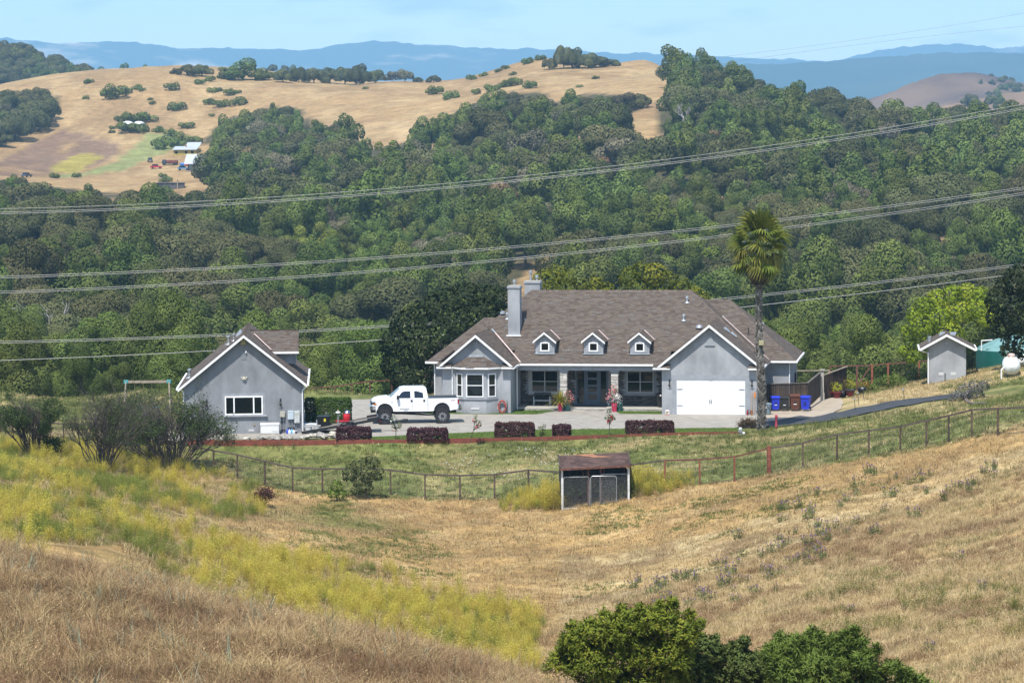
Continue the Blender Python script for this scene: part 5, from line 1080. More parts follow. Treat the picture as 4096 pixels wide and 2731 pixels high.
def onTL(x, y, z): return TL.matrix_basis @ Vector((0, 0, 0)) if False else (TL.location[0] + x * math.cos(.0698) - y * math.sin(.0698), TL.location[1] + x * math.sin(.0698) + y * math.cos(.0698), z)
# red compressor drum
CR = empty('air_compressor', onTL(-.05, .1, .70), .2, 'small red and silver engine compressor standing on the trailer', 'machine'); REDP_ = surf('red_machine_paint', (.5, .018, .03), .35, .1, 5)
MB().lathe([(.0, .0), (.2, .0), (.24, .06), (.24, .42), (.2, .5), (.0, .54)], 18, (0, 0, .03)).build('drum', REDP_, CR, smooth=True); MB().lathe([(.0, 0), (.22, 0), (.23, .08), (.16, .18), (.0, .22)], 16, (.03, 0, .53)).build('engine_shroud', CHROME, CR, smooth=True)
MB().rbox(-.1, .1, -.1, .1, .72, .84, .02).build('air_filter', DARKMET, CR); MB().rbox(-.75, .1, -.25, -.18, 0, .07, .01).rbox(-.75, .1, .18, .25, 0, .07, .01).build('skid', REDP_, CR); MB().tube([(.2, 0, .1), (.36, 0, .5), (.22, 0, .78)], .025, 6).build('hose', DARKMET, CR)
SB = empty('tool_box', onTL(-1.62, .5, .38), .05, 'black tool box with yellow sticker beside the trailer', 'box'); MB().rbox(-.42, .42, -.35, .35, -.02, .62, .04).build('case', surf('black_gloss_plastic', (.012, .013, .015), .2, .05, 4), SB); MB().rbox(-.44, .44, -.37, .37, .62, .70, .03).build('lid', surf('blue_black_lid', (.03, .04, .055), .25), SB); MB().box(.02, .16, -.362, -.35, .32, .52).build('sticker', surf('yellow_sticker', (.6, .5, .03), .5), SB); MB().box(-.5, -.42, -.3, -.24, .0, .45).build('leg', GALV, SB)
WB = empty('storage_tub', onTL(-2.55, .35, .2), 0, 'low white plastic tub lying left of the black box', 'tub'); MB().prism([(-.55, .0), (.42, .0), (.5, .3), (.2, .34), (-.5, .28)], -.35, .35, 'y').build('body', surf('white_plastic', (.62, .65, .66), .5, .06, 5), WB); MB().rbox(-.55, .5, -.38, .38, .30, .36, .02).build('rim', surf('white_plastic', (.62, .65, .66)), WB)

# ------------------------------------------------------------------ by the cottage wall
def sw(x, y, z=0): return np.array([SO[0] + x * math.cos(SYAW) - y * math.sin(SYAW), SO[1] + x * math.sin(SYAW) + y * math.cos(SYAW), z])
GN_ = empty('standby_generator', sw(-2.18, -.62), SYAW, 'white metal standby generator cabinet against the cottage wall', 'generator'); OFFW = surf('off_white_enclosure', (.66, .67, .66), .5, .04, 4)
MB().rbox(-.62, .62, -.33, .33, .08, .66, .03).build('cabinet', OFFW, GN_); MB().prism([(-.36, .66), (.36, .66), (.30, .76), (-.34, .73)], -.64, .64, 'x').build('lid', OFFW, GN_); MB().rbox(-.66, .66, -.38, .38, -.05, .08, .02).build('pad', CONC, GN_); text('PowerLine', .09, INK, GN_, (.32, -.335, .22))
for k, (dx, c, h_) in enumerate(((-.98, (.04, .07, .5), .34), (-.86, (.62, .66, .72), .30), (-.70, (.08, .35, .6), .30), (-.58, (.66, .64, .64), .26))):
    J = empty('jug', sw(dx, -.45 - .06 * (k % 2)), 0, ('dark blue', 'white', 'light blue', 'white and red')[k] + ' plastic jug on the slab under the cottage meter boxes', 'jug', 'jugs under the meter boxes')
    MB().lathe([(.0, 0), (.10, 0), (.11, .04), (.11, h_ * .6), (.05, h_ * .85), (.03, h_)], 10).build('body', surf('jug_%d' % k, c, .35, .1, 9), J, smooth=True); MB().lathe([(.035, h_), (.035, h_ + .04), (0, h_ + .04)], 8).build('cap', REDL if k == 3 else BLUEINK, J)
J = empty('paint_can', sw(-.42, -.45), 0, 'small dark can with pale lid by the cottage downspout', 'can'); MB().lathe([(.0, 0), (.07, 0), (.07, .16), (.05, .18), (0, .18)], 12).build('body', surf('can_dark', (.04, .04, .09), .4), J); MB().lathe([(.06, .16), (.06, .21), (0, .21)], 12).build('lid', OFFW, J)
for k, (dx, dy) in enumerate(((.42, -.5), (.98, -.2))):
    J = empty('bucket', sw(dx, dy), .3 * k, ('white bucket of garden rubbish next to the cottage downspout', 'white bucket with a rusty rim behind the first bucket')[k], 'bucket')
    MB().lathe([(.0, 0), (.19, 0), (.26, .48), (.28, .48), (.28, .52), (.24, .52), (.2, .3), (0, .3)], 14).build('body', surf('bucket_white', (.55, .55, .53), .5, .12, 6), J, smooth=True); MB().ico((0, 0, .46), .22, 1, 1, .4, .3).build('contents', surf('dry_soil', (.22, .15, .09), .9, .3, 8), J)
# garden rocks
ROCKM = [surf('rock_%d' % k, c, .95, .22, 4, .5, 12) for k, c in enumerate(((.40, .37, .32), (.30, .28, .25), (.46, .42, .35), (.26, .19, .14)))]
rr = random.Random(3)
for k in range(64):
    t = rr.random(); x = -17.6 + 8.0 * t; y = 183.7 + rr.uniform(0, 1.3) * (.6 + t); s_ = rr.uniform(.15, .30); zz = .02 + max(0, .32 - abs(x + 12.6) * .16) * rr.random()
    mb = MB(); mb.ico((0, 0, 0), s_, rr.uniform(.9, 1.4), rr.uniform(.8, 1.1), rr.uniform(.6, .8), .16, rr)
    o = mb.build('rock', ROCKM[3] if k % 17 == 0 else ROCKM[rr.randrange(3)], None, (x, y, zz + s_ * .4), rr.uniform(0, 6)); tag(o, 'pale rough rock in the pile between the cottage slab and red boards', 'rock', 'pale rocks along the red boards')
# lamp post with solar cap
for u, v, hh, lab in ((337, 444, 1.75, 'grey post with flat white cap behind the leftmost dark hedge'),):
    p = atz(u, 441, 0); J = empty('lamp_post', (p[0], 184.3, 0), 0, lab, 'lamp'); MB().tube([(0, 0, 0), (0, 0, hh)], .045, 8).build('post', GALV, J); MB().lathe([(.03, hh - .05), (.17, hh + .0), (.15, hh + .07), (.03, hh + .1)], 12).build('cap', OFFW, J); MB().lathe([(.04, hh + .1), (.05, hh + .18), (0, hh + .22)], 8).build('finial', BRASS, J)

# ------------------------------------------------------------------ by the porch and garage
p = hw(-11.55, -.14); J = empty('hose_coil', p, HYAW, 'coil of red garden hose hanging by the porch corner', 'hose'); HOSE = surf('red_hose', (.36, .075, .055), .6, .15, 9)
for k in range(9): rr_ = .30 + random.uniform(-.06, .06); MB().tube([(rr_ * .85 * math.cos(a) + random.uniform(-.02, .02), random.uniform(-.08, .02), .48 + rr_ * 1.35 * math.sin(a)) for a in np.linspace(0, 6.283, 26)], .02, 5, False).build('loop', HOSE, J)
MB().tube([(.34, 0, -.02), (.36, 0, .95)], .02, 6).build('standpipe', DARKMET, J)
BN = empty('garden_bench', hw(-9.28, 4.0, .2), HYAW, 'dark cast metal bench with scrolled back on the porch', 'bench')
MB().box(-.58, .58, -.22, .22, .40, .44).build('seat', CAST, BN); bk = MB().box(-.60, .60, .24, .28, .86, .92).box(-.60, .60, .24, .28, .46, .50).box(-.60, -.56, .24, .28, .46, .9).box(.56, .60, .24, .28, .46, .9).box(-.02, .02, .24, .28, .5, .86).build('backrest', DARKMET, BN)
for cx in (-.29, .29):
    for r_ in (.08, .15): MB().tube([(cx + r_ * 1.4 * math.cos(a), .26, .68 + r_ * math.sin(a)) for a in np.linspace(0, 6.283, 14)], .014, 4, False).build('scroll', DARKMET, bk)
    for s in (-1, 1): MB().tube([(cx - .26 * s, .26, .5), (cx, .26, .68), (cx - .26 * s, .26, .86)], .014, 4).build('scroll', DARKMET, bk)
ALU = surf('pale_aluminium', (.42, .47, .52), .4, .1, 6, metal=.3)
for s in (-1, 1): MB().box(s * .6 - .03, s * .6 + .03, -.26, -.20, 0, .62).box(s * .6 - .03, s * .6 + .03, .22, .28, 0, .5).box(s * .6 - .035, s * .6 + .035, -.30, .26, .60, .65).build('leg', ALU, BN)
MB().box(-.6, .6, -.24, -.2, .34, .40).build('front_rail', ALU, BN)
UR = empty('urn', hw(-.42, 3.2, .2), 0, 'tall black glazed urn in the porch corner by the garage', 'urn'); MB().lathe([(.0, 0), (.2, 0), (.24, .1), (.38, .62), (.42, .85), (.36, .95), (.40, 1.0), (.34, 1.0), (.3, .9), (0, .88)], 18).build('body', surf('black_glaze', (.018, .018, .02), .3, .1, 4), UR, smooth=True)
REDPOT = surf('red_glaze', (.42, .03, .07), .35, .1, 4); TEAL = surf('teal_glaze', (.06, .16, .15), .45, .1, 4)
def square_pot(o, m, w=.17, h=.62): MB()._n([(s * w * .72, t_ * w * .72, 0) for s, t_ in ((-1, -1), (1, -1), (1, 1), (-1, 1))] + [(s * w, t_ * w, h) for s, t_ in ((-1, -1), (1, -1), (1, 1), (-1, 1))], [(3, 2, 1, 0), (4, 5, 6, 7), (0, 1, 5, 4), (1, 2, 6, 5), (2, 3, 7, 6), (3, 0, 4, 7)]).build('pot', m, o)
M_SPIKE = leafmat('leaves_spike', (.18, .19, .02), (.36, .34, .04), (.55, .47, .08), .1); M_GREEN = leafmat('leaves_green', (.04, .09, .018), (.07, .14, .026), (.12, .20, .04), .15)
PINK = tinted('pink_petals', [(0, (.52, .04, .09)), (.5, (.68, .18, .24)), (1, (.80, .48, .48))], .6, .2, .05, .3); WHITEF = tinted('white_petals', [(0, (.6, .6, .55)), (1, (.85, .85, .82))], .6, .2, .05, .3)
def flowers(o, blobs, n, m, seed, size=.09, nm='blossom'):
    rng = np.random.default_rng(seed); P, N = [], []
    for cx, cy, cz, r in blobs:
        d = rng.normal(0, 1, (n, 3)); d[:, 1] -= .4; d /= np.linalg.norm(d, axis=1)[:, None]; P.append(np.array([cx, cy, cz]) + d * r); N.append(d)
    V, F, T, _ = leaves(np.concatenate(P), np.concatenate(N), size, rng, .9); q = add(nm, np_mesh(nm, V, F, T), m, o); q['kind'] = 'stuff'; return q
p1_ = hw(-7.62, 1.75); PT = empty('potted_plant', p1_, 0, 'red pot with spiky yellow green plant at the left porch column', 'plant'); square_pot(PT, REDPOT)
rng = np.random.default_rng(8); sp = MB()
for k in range(130):
    a, e = rng.uniform(0, 6.28), rng.uniform(.15, 1.45); ln = rng.uniform(.85, 1.35); d = Vector((math.cos(a) * math.cos(e), math.sin(a) * math.cos(e), math.sin(e))); p0 = Vector((0, 0, .62)); s_ = d.cross(Vector((0, 0, 1))).normalized() * .038
    pp = [p0 + d * ln * q_ + Vector((0, 0, -1)) * (q_ ** 2) * ln * .55 * math.cos(e) for q_ in (0, .35, .7, 1)]
    sp._n([p for i, c in enumerate(pp) for p in (c - s_ * (1 - i * .28), c + s_ * (1 - i * .28))], [(0, 1, 3, 2), (2, 3, 5, 4), (4, 5, 7, 6)], rng.random())
sp.build('leaves', M_SPIKE, PT, tint=True)['kind'] = 'stuff'
PT2 = empty('potted_flowers', hw(-7.15, 2.0), 0, 'teal pot of pink flowers beside the spiky plant', 'flowers'); MB().lathe([(0, 0), (.16, 0), (.24, .42), (.26, .45), (0, .42)], 14).build('pot', TEAL, PT2, smooth=True)
q = add('leaves', leaf_mesh('pot_leaves', *blob_leaves([(0, 0, .8, .32, .3, .5), (.1, 0, 1.2, .22, .2, .3)], 260, .10, rng)), M_GREEN, PT2); q['kind'] = 'stuff'; flowers(PT2, [(0, -.05, .8, .42), (.12, 0, 1.15, .34), (.2, 0, .9, .34)], 40, PINK, 4)
PT3 = empty('potted_flowers', hw(-3.66, 1.7), 0, 'red pot overflowing with pink and white flowers at the right porch column', 'flowers'); square_pot(PT3, REDPOT, .2, .66)
q = add('leaves', leaf_mesh('pot_leaves2', *blob_leaves([(-.05, .05, .9, .42, .35, .4), (-.08, .1, 1.35, .32, .3, .42), (-.05, .1, 1.7, .22, .2, .3)], 220, .10, rng)), M_GREEN, PT3); q['kind'] = 'stuff'
flowers(PT3, [(-.1, 0, 1.3, .46), (-.08, .02, 1.62, .33), (-.25, 0, 1.05, .4)], 46, PINK, 5); flowers(PT3, [(0, -.08, .85, .52), (.25, 0, .9, .36)], 60, WHITEF, 6)
PT4 = empty('plant_pot', hw(-3.3, 2.0), 0, 'dark teal pot half hidden behind the pink and white flowers', 'pot'); MB().lathe([(0, 0), (.17, 0), (.24, .55), (.26, .6), (.2, .6), (0, .5)], 14).build('body', TEAL, PT4, smooth=True)
SBG = empty('soil_bag', hw(.42, -.3), HYAW, 'small white and red bag slumped at the left garage corner', 'bag'); MB().rbox(-.16, .16, -.08, .08, 0, .34, .05).build('bag', OFFW, SBG); MB().box(-.12, .12, -.084, -.08, .2, .27).box(-.16, .16, -.083, -.08, .0, .05).build('print', REDINK, SBG); MB().box(-.1, .06, -.085, -.08, .08, .16).build('leaf_print', surf('green_print', (.1, .3, .06), .5), SBG)
TO = empty('shovel', hw(6.42, -.12), HYAW, 'wooden handled shovel leaning right of the garage door', 'shovel'); WOODH = surf('tool_handle', (.40, .25, .13), .7)
MB().tube([(0, -.05, .35), (.02, .1, 1.55)], .022, 6).build('handle', WOODH, TO); MB().rbox(-.09, .09, -.08, -.05, .0, .36, .02).build('blade', surf('rust', (.25, .10, .04), .8), TO)
TO = empty('broom', hw(6.62, -.12), HYAW, 'broom with orange head leaning beside the palm', 'broom'); MB().tube([(0, -.05, .05), (.0, .1, 1.3)], .02, 6).build('handle', WOODH, TO); MB().rbox(-.07, .08, .08, .16, 1.2, 1.62, .02).build('head', surf('orange_plastic', (.55, .2, .05), .6), TO)
J = empty('extinguisher', hw(6.12, -.15), 0, 'small red canister beside the garage door', 'canister'); MB().lathe([(0, 0), (.06, 0), (.06, .3), (.02, .36), (.02, .4), (0, .4)], 10).build('body', REDL, J, smooth=True); MB().tube([(.02, 0, .38), (.2, 0, .3), (.22, 0, .05)], .02, 5).build('hose', DARKMET, J)

# ------------------------------------------------------------------ wheeled bins and other yard things
def bin_(p, rz, c, h, w, lab, mark):
    B = empty('wheeled_bin', p, rz, lab, 'bin', 'wheeled bins by the dark fence'); m = surf('bin_' + lab.split()[0] + str(round(w, 2)), c, .5, .08, 5, .1, 30)
    b = MB(); lo, hi = w * .40, w * .5
    b._n([(-lo, -lo, .06), (lo, -lo, .06), (lo, lo, .06), (-lo, lo, .06), (-hi, -hi, h * .86), (hi, -hi, h * .86), (hi, hi, h * .86), (-hi, hi, h * .86)], [(3, 2, 1, 0), (4, 5, 6, 7), (0, 1, 5, 4), (1, 2, 6, 5), (2, 3, 7, 6), (3, 0, 4, 7)]); b.box(-hi - .02, hi + .02, -hi - .02, hi + .02, h * .80, h * .86); b.box(-lo * .5, lo * .5, -hi * .93, -lo, h * .5, h * .6); b.build('body', m, B)
    MB().prism([(-hi - .05, h * .86), (hi + .05, h * .86), (hi + .03, h * .93), (hi * .6, h), (-hi * .7, h), (-hi - .05, h * .92)], -hi - .03, hi + .03, 'x').build('lid', m, B)
    MB().tube([(-hi, hi + .05, h * .86), (-hi, hi + .13, h * .88), (hi, hi + .13, h * .88), (hi, hi + .05, h * .86)], .02, 6).build('handle', m, B)
    for s in (-1, 1): MB().lathe([(0, -.03), (.11, -.03), (.11, .03), (0, .03)], 12, (s * (lo + .04), lo * .8, .11), axis='x').build('wheel', RUB, B)
    MB().box(-lo * .42, lo * .42, -hi * .96 - .015, -hi * .92, h * .36, h * .41).build('label', OFFW if mark else DARKMET, B); MB().box(-lo * .35, lo * .35, -hi * .97 - .012, -hi * .9, h * .5, h * .58).build('grip_recess', DARKMET, B)
BLUE = (.015, .035, .48)
bin_((18.92, 200.9, .06), .1, BLUE, 1.02, .56, 'blue wheeled bin with white sticker, leftmost of the row', True); bin_((19.58, 200.85, .06), -.05, (.022, .023, .022), 1.0, .56, 'black wheeled bin between the blue and brown bins', True)
bin_((20.32, 200.8, .07), 0, (.10, .035, .018), 1.15, .68, 'brown wheeled bin, tallest of the row', True); bin_((21.12, 200.7, .08), -.35, BLUE, 1.02, .62, 'blue wheeled bin at the fence corner, rightmost of the row', False)
CN = empty('trash_can', (18.12, 198.3, .04), 0, 'round blue grey trash can beside the palm trunk', 'trash can'); cg = surf('blue_grey_plastic', (.15, .20, .225), .55, .1, 5)
MB().lathe([(0, 0), (.24, 0), (.30, .62), (.31, .62), (.31, .68), (0, .68)], 18).build('body', cg, CN, smooth=True); MB().lathe([(.33, .66), (.33, .72), (.25, .79), (.0, .82)], 18).build('lid', cg, CN, smooth=True); MB().rbox(-.2, -.08, -.34, -.29, .3, .62, .02).build('bag_edge', OFFW, CN); MB().rbox(.0, .16, -.34, -.29, .5, .6, .02).build('handle', cg, CN)
HY = empty('standpipe', atz(776.2, 428.3, 0.1), 0, 'short red standpipe in the grass right of the palm', 'standpipe'); RP = surf('faded_red_paint', (.42, .05, .08), .55, .12, 5); MB().lathe([(.05, -.3), (.05, .12), (.085, .13), (.085, .18), (.075, .2), (.075, .72), (.09, .74), (.09, .84), (.07, .94), (.0, .97)], 12).build('body', RP, HY, smooth=True); MB().lathe([(.0, 0), (.05, 0), (.05, .06), (0, .06)], 8, (.07, -.02, .82), axis='x').build('outlet', RP, HY); MB().box(-.07, .07, -.07, .07, -.2, .03).build('base', surf('rust', (.25, .10, .04)), HY)
ML = empty('junction_box', atz(740.5, 436, -.05), 0, 'grey electrical box on a stub post at the end of the red boards', 'box'); MB().box(-.05, .05, -.05, .05, -.2, .3).build('post', GALV, ML); MB().rbox(-.14, .12, -.1, .1, .28, .52, .02).build('box', GALV, ML); MB().lathe([(.1, .52), (.08, .6), (0, .62)], 10).build('cap', OFFW, ML); MB().rbox(.1, .3, -.06, .06, .16, .3, .02).build('side_box', OFFW, ML)
# potted shrubs at the back of the pad
YEL = leafmat('leaves_yellow', (.16, .17, .02), (.34, .32, .03), (.52, .46, .05), .1)
for k, (u, v, Y, w_, lab, dk) in enumerate(((827, 396, 211, .95, 'yellow leaved shrub in a red pot nearest the fence pillar', 0), (836.8, 396, 211, 1.0, 'yellow leaved shrub in a red pot, second from the pillar', 0), (850, 395, 211, 1.0, 'yellow leaved shrub in a two tone pot apart from the others', 1))):
    p = at(u, v, Y); p[2] = hz(p[0], p[1]) + .06; J = empty('potted_shrub', p, 0, lab, 'plant', 'yellow shrubs in pots'); J.scale = (.66, .66, .66); pm = surf('oxblood_glaze', (.17, .025, .03), .4, .12, 4)
    MB().lathe([(0, 0), (.36, 0), (.52, .5), (.54, .54), (.58, .54), (.58, .68), (.5, .68), (0, .6)], 18).build('pot', pm, J, smooth=True); MB().lathe([(.585, .56), (.60, .58), (.60, .70), (.585, .70)], 18).build('rim', surf('dark_rim', (.04, .025, .022), .5) if dk else pm, J, smooth=True)
    rng = np.random.default_rng(50 + k); q = add('leaves', leaf_mesh('yellow_leaves', *blob_leaves([(rng.uniform(-.4, .4), rng.uniform(-.3, .3), rng.uniform(.95, 1.6), .32, .32, .34) for _ in range(11)], 110, .16, rng)), YEL, J); q['kind'] = 'stuff'; MB().tube([(0, 0, .5), (.05, 0, 1.2)], .05, 6).build('stem', bark, J)
for u, v, lab in ((842.8, 395.2, 'round black pot between the yellow shrubs'), (862, 394.5, 'round black pot beside the orange shrub')):
    p = at(u, v, 211.5); p[2] = hz(p[0], p[1]) + .06; J = empty('plant_pot', p, 0, lab, 'pot'); J.scale = (.72, .72, .72); MB().lathe([(0, 0), (.3, 0), (.46, .22), (.5, .4), (.42, .58), (.38, .62), (.32, .6), (0, .5)], 18).build('body', surf('black_glaze', (.018, .018, .02)), J, smooth=True)
for k, (u, v, Y, lab) in enumerate(((855.5, 408, 192, 'thin dark garden stake at the left by the asphalt'), (859, 401, 197, 'thin dark garden stake beside the pad edge'), (864, 396.5, 203, 'thin dark garden stake nearest the orange shrub'), (904.5, 402, 192, 'thin dark garden stake standing alone in the dry grass'))):
    p = at(u, v, Y); p[2] = hz(p[0], p[1]); J = empty('garden_light', p, 0, lab, 'garden light'); MB().tube([(0, 0, -.1), (-.08, 0, .85)], .02, 5).build('stake', DARKMET, J); MB().lathe([(.0, -.04), (.07, -.03), (.05, .06), (0, .08)], 8, (-.09, 0, .85)).build('head', GALV, J)
# swing set behind the bushes
q0, q1 = at(126, 381, 206), at(169, 381, 206); SW = empty('swing_set', (q0[0], 206, q0[2]), 0, 'swing set beam with teal brackets behind the bushes at left', 'swing set'); TEALP = surf('teal_plastic', (.06, .28, .30), .5); ln = q1[0] - q0[0]; topz = 0
MB().box(0, ln, -.06, .06, -.12, .06).build('beam', WEATH, SW)
for x in (0, ln): MB().rbox(x - .16, x + .16, -.12, .12, -.16, .1, .02).build('bracket', TEALP, SW)
for x, s in ((0, -1), (ln, 1)):
    for t_ in (-1, 1): strip(MB(), (x, t_ * .08, -.05), (x + s * .15, t_ * .9, hz(q0[0] + x, 206) - q0[2] - .1), .09, .09).build('leg', WEATH, SW)
for x in (ln * .2, ln * .4, ln * .6, ln * .78): MB().tube([(x, 0, -.1), (x, 0, -1.9)], .012, 4).build('chain', BRASS if x < ln * .7 else DARKMET, SW)
for x in (ln * .3, ln * .69): MB().box(x - .3, x + .3, -.12, .12, -1.95, -1.91).build('seat', TEALP, SW)
# big green tank, propane tanks
p = at(1019, 375.5, 209); TKG = empty('water_tank', p, 0, 'large dark green water tank with pale domed lid at the right', 'tank'); TG = surf('tank_green', (.008, .085, .068), .45, .08, 2); TGL = surf('tank_lid', (.16, .30, .29), .5, .08, 2)
R_ = 3.2; MB().lathe([(R_, -.6), (R_, 1.95), (R_ - .05, 2.05)], 48).build('shell', TG, TKG, smooth=True); MB().lathe([(R_ - .02, 2.03), (R_ - .35, 2.25), (R_ * .55, 2.75), (R_ * .2, 2.98), (0, 3.0)], 48).build('lid', TGL, TKG, smooth=True)
for k in range(12): a = k * math.pi / 6; strip(MB(), ((R_ - .1) * math.cos(a), (R_ - .1) * math.sin(a), 2.12), (.5 * math.cos(a), .5 * math.sin(a), 2.98), .22, .12).build('rib', TGL, TKG)
for k, x in enumerate((-1.62, -1.42)): MB().tube([(x, -R_ + .32, -.2), (x, -R_ + .32, 2.3), (x + .3, -R_ + 1.2, 2.75)], .05, 6).build('pipe', surf('pale_pipe', (.36, .38, .32), .6), TKG)
MB().rbox(-1.2, -.95, -R_ + .12, -R_ + .3, .0, .6, .02).build('control_box', surf('beige_metal', (.40, .38, .31)), TKG); MB().tube([(-3.0, -1.1, 2.0), (-3.0, -1.1, 2.75), (-2.2, -1.1, 2.8)], .05, 6).build('vent_pipe', WHITE, TKG)
PTW = surf('tank_white', (.70, .70, .68), .4, .08, 3)
p = G(1011.5, 377.5, 182, 204); J = empty('propane_tank', (p[0], p[1], p[2]), math.radians(-9), 'white capsule propane tank on the slope at the right edge', 'tank'); cap_ = [(0.0, -1.6), (.35, -1.52), (.56, -1.28), (.62, -1.0), (.62, 1.0), (.56, 1.28), (.35, 1.52), (0, 1.6)]
MB().lathe(cap_, 26, (0, 1.5, .78), axis='y').build('vessel', PTW, J, smooth=True); MB().lathe([(.24, 0), (.26, .22), (.18, .3), (0, .32)], 14, (0, 1.0, 1.34)).build('dome', surf('dome_rusty', (.55, .50, .44), .6, .35, 5, col2=(.3, .08, .04)), J, smooth=True)
for y in (.7, 2.3): MB().box(-.4, .4, y - .12, y + .12, -.6, .25).build('foot', CONC, J)
MB().tube([(-.7, .1, -.3), (-.7, .1, .55), (-.3, .3, .95)], .05, 6).build('pipe', WHITE, J)
p = at(1022, 368, 206); J = empty('white_drum', (p[0], 206, p[2] - .4), 0, 'white drum behind the propane tank, cut by the right edge', 'drum'); MB().lathe([(0, 0), (.62, 0), (.66, .1), (.66, 1.3), (.6, 1.42), (0, 1.5)], 20).build('body', PTW, J, smooth=True)
MB().box(-.3, .3, -.02, 0, .5, .8).build('label', BLUEINK, J, (0, -.66, 0))
# stacked kerb wall
KW = empty('retaining_kerb', G(972, 400, 175, 200), 0, 'curved low block wall at the bend of the slope at right', 'kerb'); KM = surf('block_grey', (.15, .12, .10), .92, .2, 3, .4, 20)
kpts = [G(u, v, 170, 205) for u, v in ((985, 404), (975, 404.5), (967, 402), (965, 397), (968, 391), (974, 387), (983, 383), (992, 379))]; kb = KW.location
for a, b in zip(kpts[:-1], kpts[1:]):
    n_ = max(1, int(math.dist(a[:2], b[:2]) / .55))
    for i in range(n_):
        for lv in range(2):
            c0, c1 = a + (b - a) * i / n_, a + (b - a) * (i + 1) / n_; an = math.atan2(c1[1] - c0[1], c1[0] - c0[0]); MB().rbox(.01, math.dist(c0[:2], c1[:2]) - .01, -.11, .11, -.2 + lv * .16, -.05 + lv * .16, .02).build('block', KM, KW, c0 - np.array(kb) + np.array([0, 0, 0]), an)

# ------------------------------------------------------------------ dog kennel in the meadow
KO = at(561.5, 510.5, 165.0); KO[2] = hz(KO[0], KO[1]); kz = at(561.5, 510.5, 165.0)[2] - KO[2]
K = empty('kennel', KO, math.radians(2), 'old dog kennel with rusty brown shingle roof and chain link panels', 'kennel')
PW = surf('white_post_paint', (.62, .62, .60), .6, .15, 5); KR = tinted('kennel_shingle', [(0, (.070, .048, .042)), (.5, (.10, .070, .060)), (1, (.15, .098, .078))], .95, .1, 0, 0, .9, 1.6)
kw, kd, hl, hr = 4.05, 2.6, 2.55, 2.72
for x, y in ((.05, 0), (kw - .05, 0)): MB().box(x - .055, x + .055, -.055, .055, -.4, hl + (.0 if x < 1 else .12)).build('post', PW, K)
for x, y in ((1.62, .12), (2.35, .12), (.1, kd), (1.4, kd), (2.7, kd), (kw - .1, kd)): MB().box(x - .055, x + .055, y - .05, y + .05, -.3, 2.6).build('post', RUSTD, K)
kp = [[(-.12, -.25, hl - .05), (kw + .12, -.25, hl + .12), (kw + .08, 2.1, hl + .62), (-.05, 2.1, hl + .45)]]
d_ = deck('roof', kp, K, .08, RUSTD); o = shingles('shingles', kp, d_, (.25, .5), .16); o.data.materials.clear(); o.data.materials.append(KR)
pr = kp[0]; e1v, e2v = Vector(pr[1]) - Vector(pr[0]), Vector(pr[3]) - Vector(pr[0])
bare = [Vector(pr[0]) + e1v * a + e2v * b + Vector((0, 0, .045)) for a, b in ((.24, .97), (.48, .98), (.55, .80), (.72, .72), (.60, .68), (.48, .72))]
MB()._n(bare + [p - Vector((0, 0, .03)) for p in bare], [tuple(range(5, -1, -1)), tuple(range(6, 12))] + [(i, (i + 1) % 6, (i + 1) % 6 + 6, i + 6) for i in range(6)]).build('bare_underlay', surf('bare_roof_patch', (.30, .14, .075), .9, .2, 3), K)
strip(MB(), (-.1, -.27, hl - .10), (kw + .1, -.27, hl + .07), .05, .12).build('fascia', RUSTD, K)
for x in (-.05, kw + .05): strip(MB(), (x, -.25, hl + (.02 if x < 1 else .18)), (x, 2.1, hl + (.52 if x < 1 else .68)), .12, .03).build('barge_tile', KR, K)
def chain_panel(x0, x1, z0, z1, y, rnd=.1):
    fr = MB().tube([(x0, y, z0 + rnd), (x0, y, z1 - rnd), (x0 + rnd, y, z1), (x1 - rnd, y, z1), (x1, y, z1 - rnd), (x1, y, z0 + rnd), (x1 - rnd, y, z0), (x0 + rnd, y, z0), (x0, y, z0 + rnd)], .022, 6, False).build('panel', GALV, K, smooth=True)
    w = MB(); st = .085; a = x0 - (z1 - z0)
    while a < x1:
        for s in (1, -1):
            p, q = (a, z0), (a + (z1 - z0), z1); pts = []
            t0, t1 = max(0, (x0 - a) / (z1 - z0)), min(1, (x1 - a) / (z1 - z0))
            if t1 > t0: za, zb = (z0 + (z1 - z0) * t0, z0 + (z1 - z0) * t1) if s > 0 else (z1 - (z1 - z0) * t0, z1 - (z1 - z0) * t1); w.tube([(a + (z1 - z0) * t0, y, za), (a + (z1 - z0) * t1, y, zb)], .0032, 3, False)
        a += st
    o = w.build('chain_link', GALV, fr); o['kind'] = 'stuff'
chain_panel(.12, 1.66, .12, 1.98, -.05); chain_panel(1.74, 3.28, .10, 2.02, -.10); chain_panel(2.3, 3.95, .16, 2.12, .0); 
for x0, x1 in ((.1, 1.7), (1.75, 3.3), (3.3, 4.0)): MB().rbox(x0, x1, -.12, .06, -.15, .12, .02).build('kickboard', WEATH, K)
MB().box(0, kw, kd, kd + .04, -.2, 2.4).build('back_cloth', surf('dark_shade_cloth', (.012, .014, .014), .9), K); [MB().box(a_, a_ + .03, .2, kd, -.2, 2.2).build('side_cloth', surf('dark_shade_cloth', (.012, .014, .014)), K) for a_ in (0, kw - .03)]
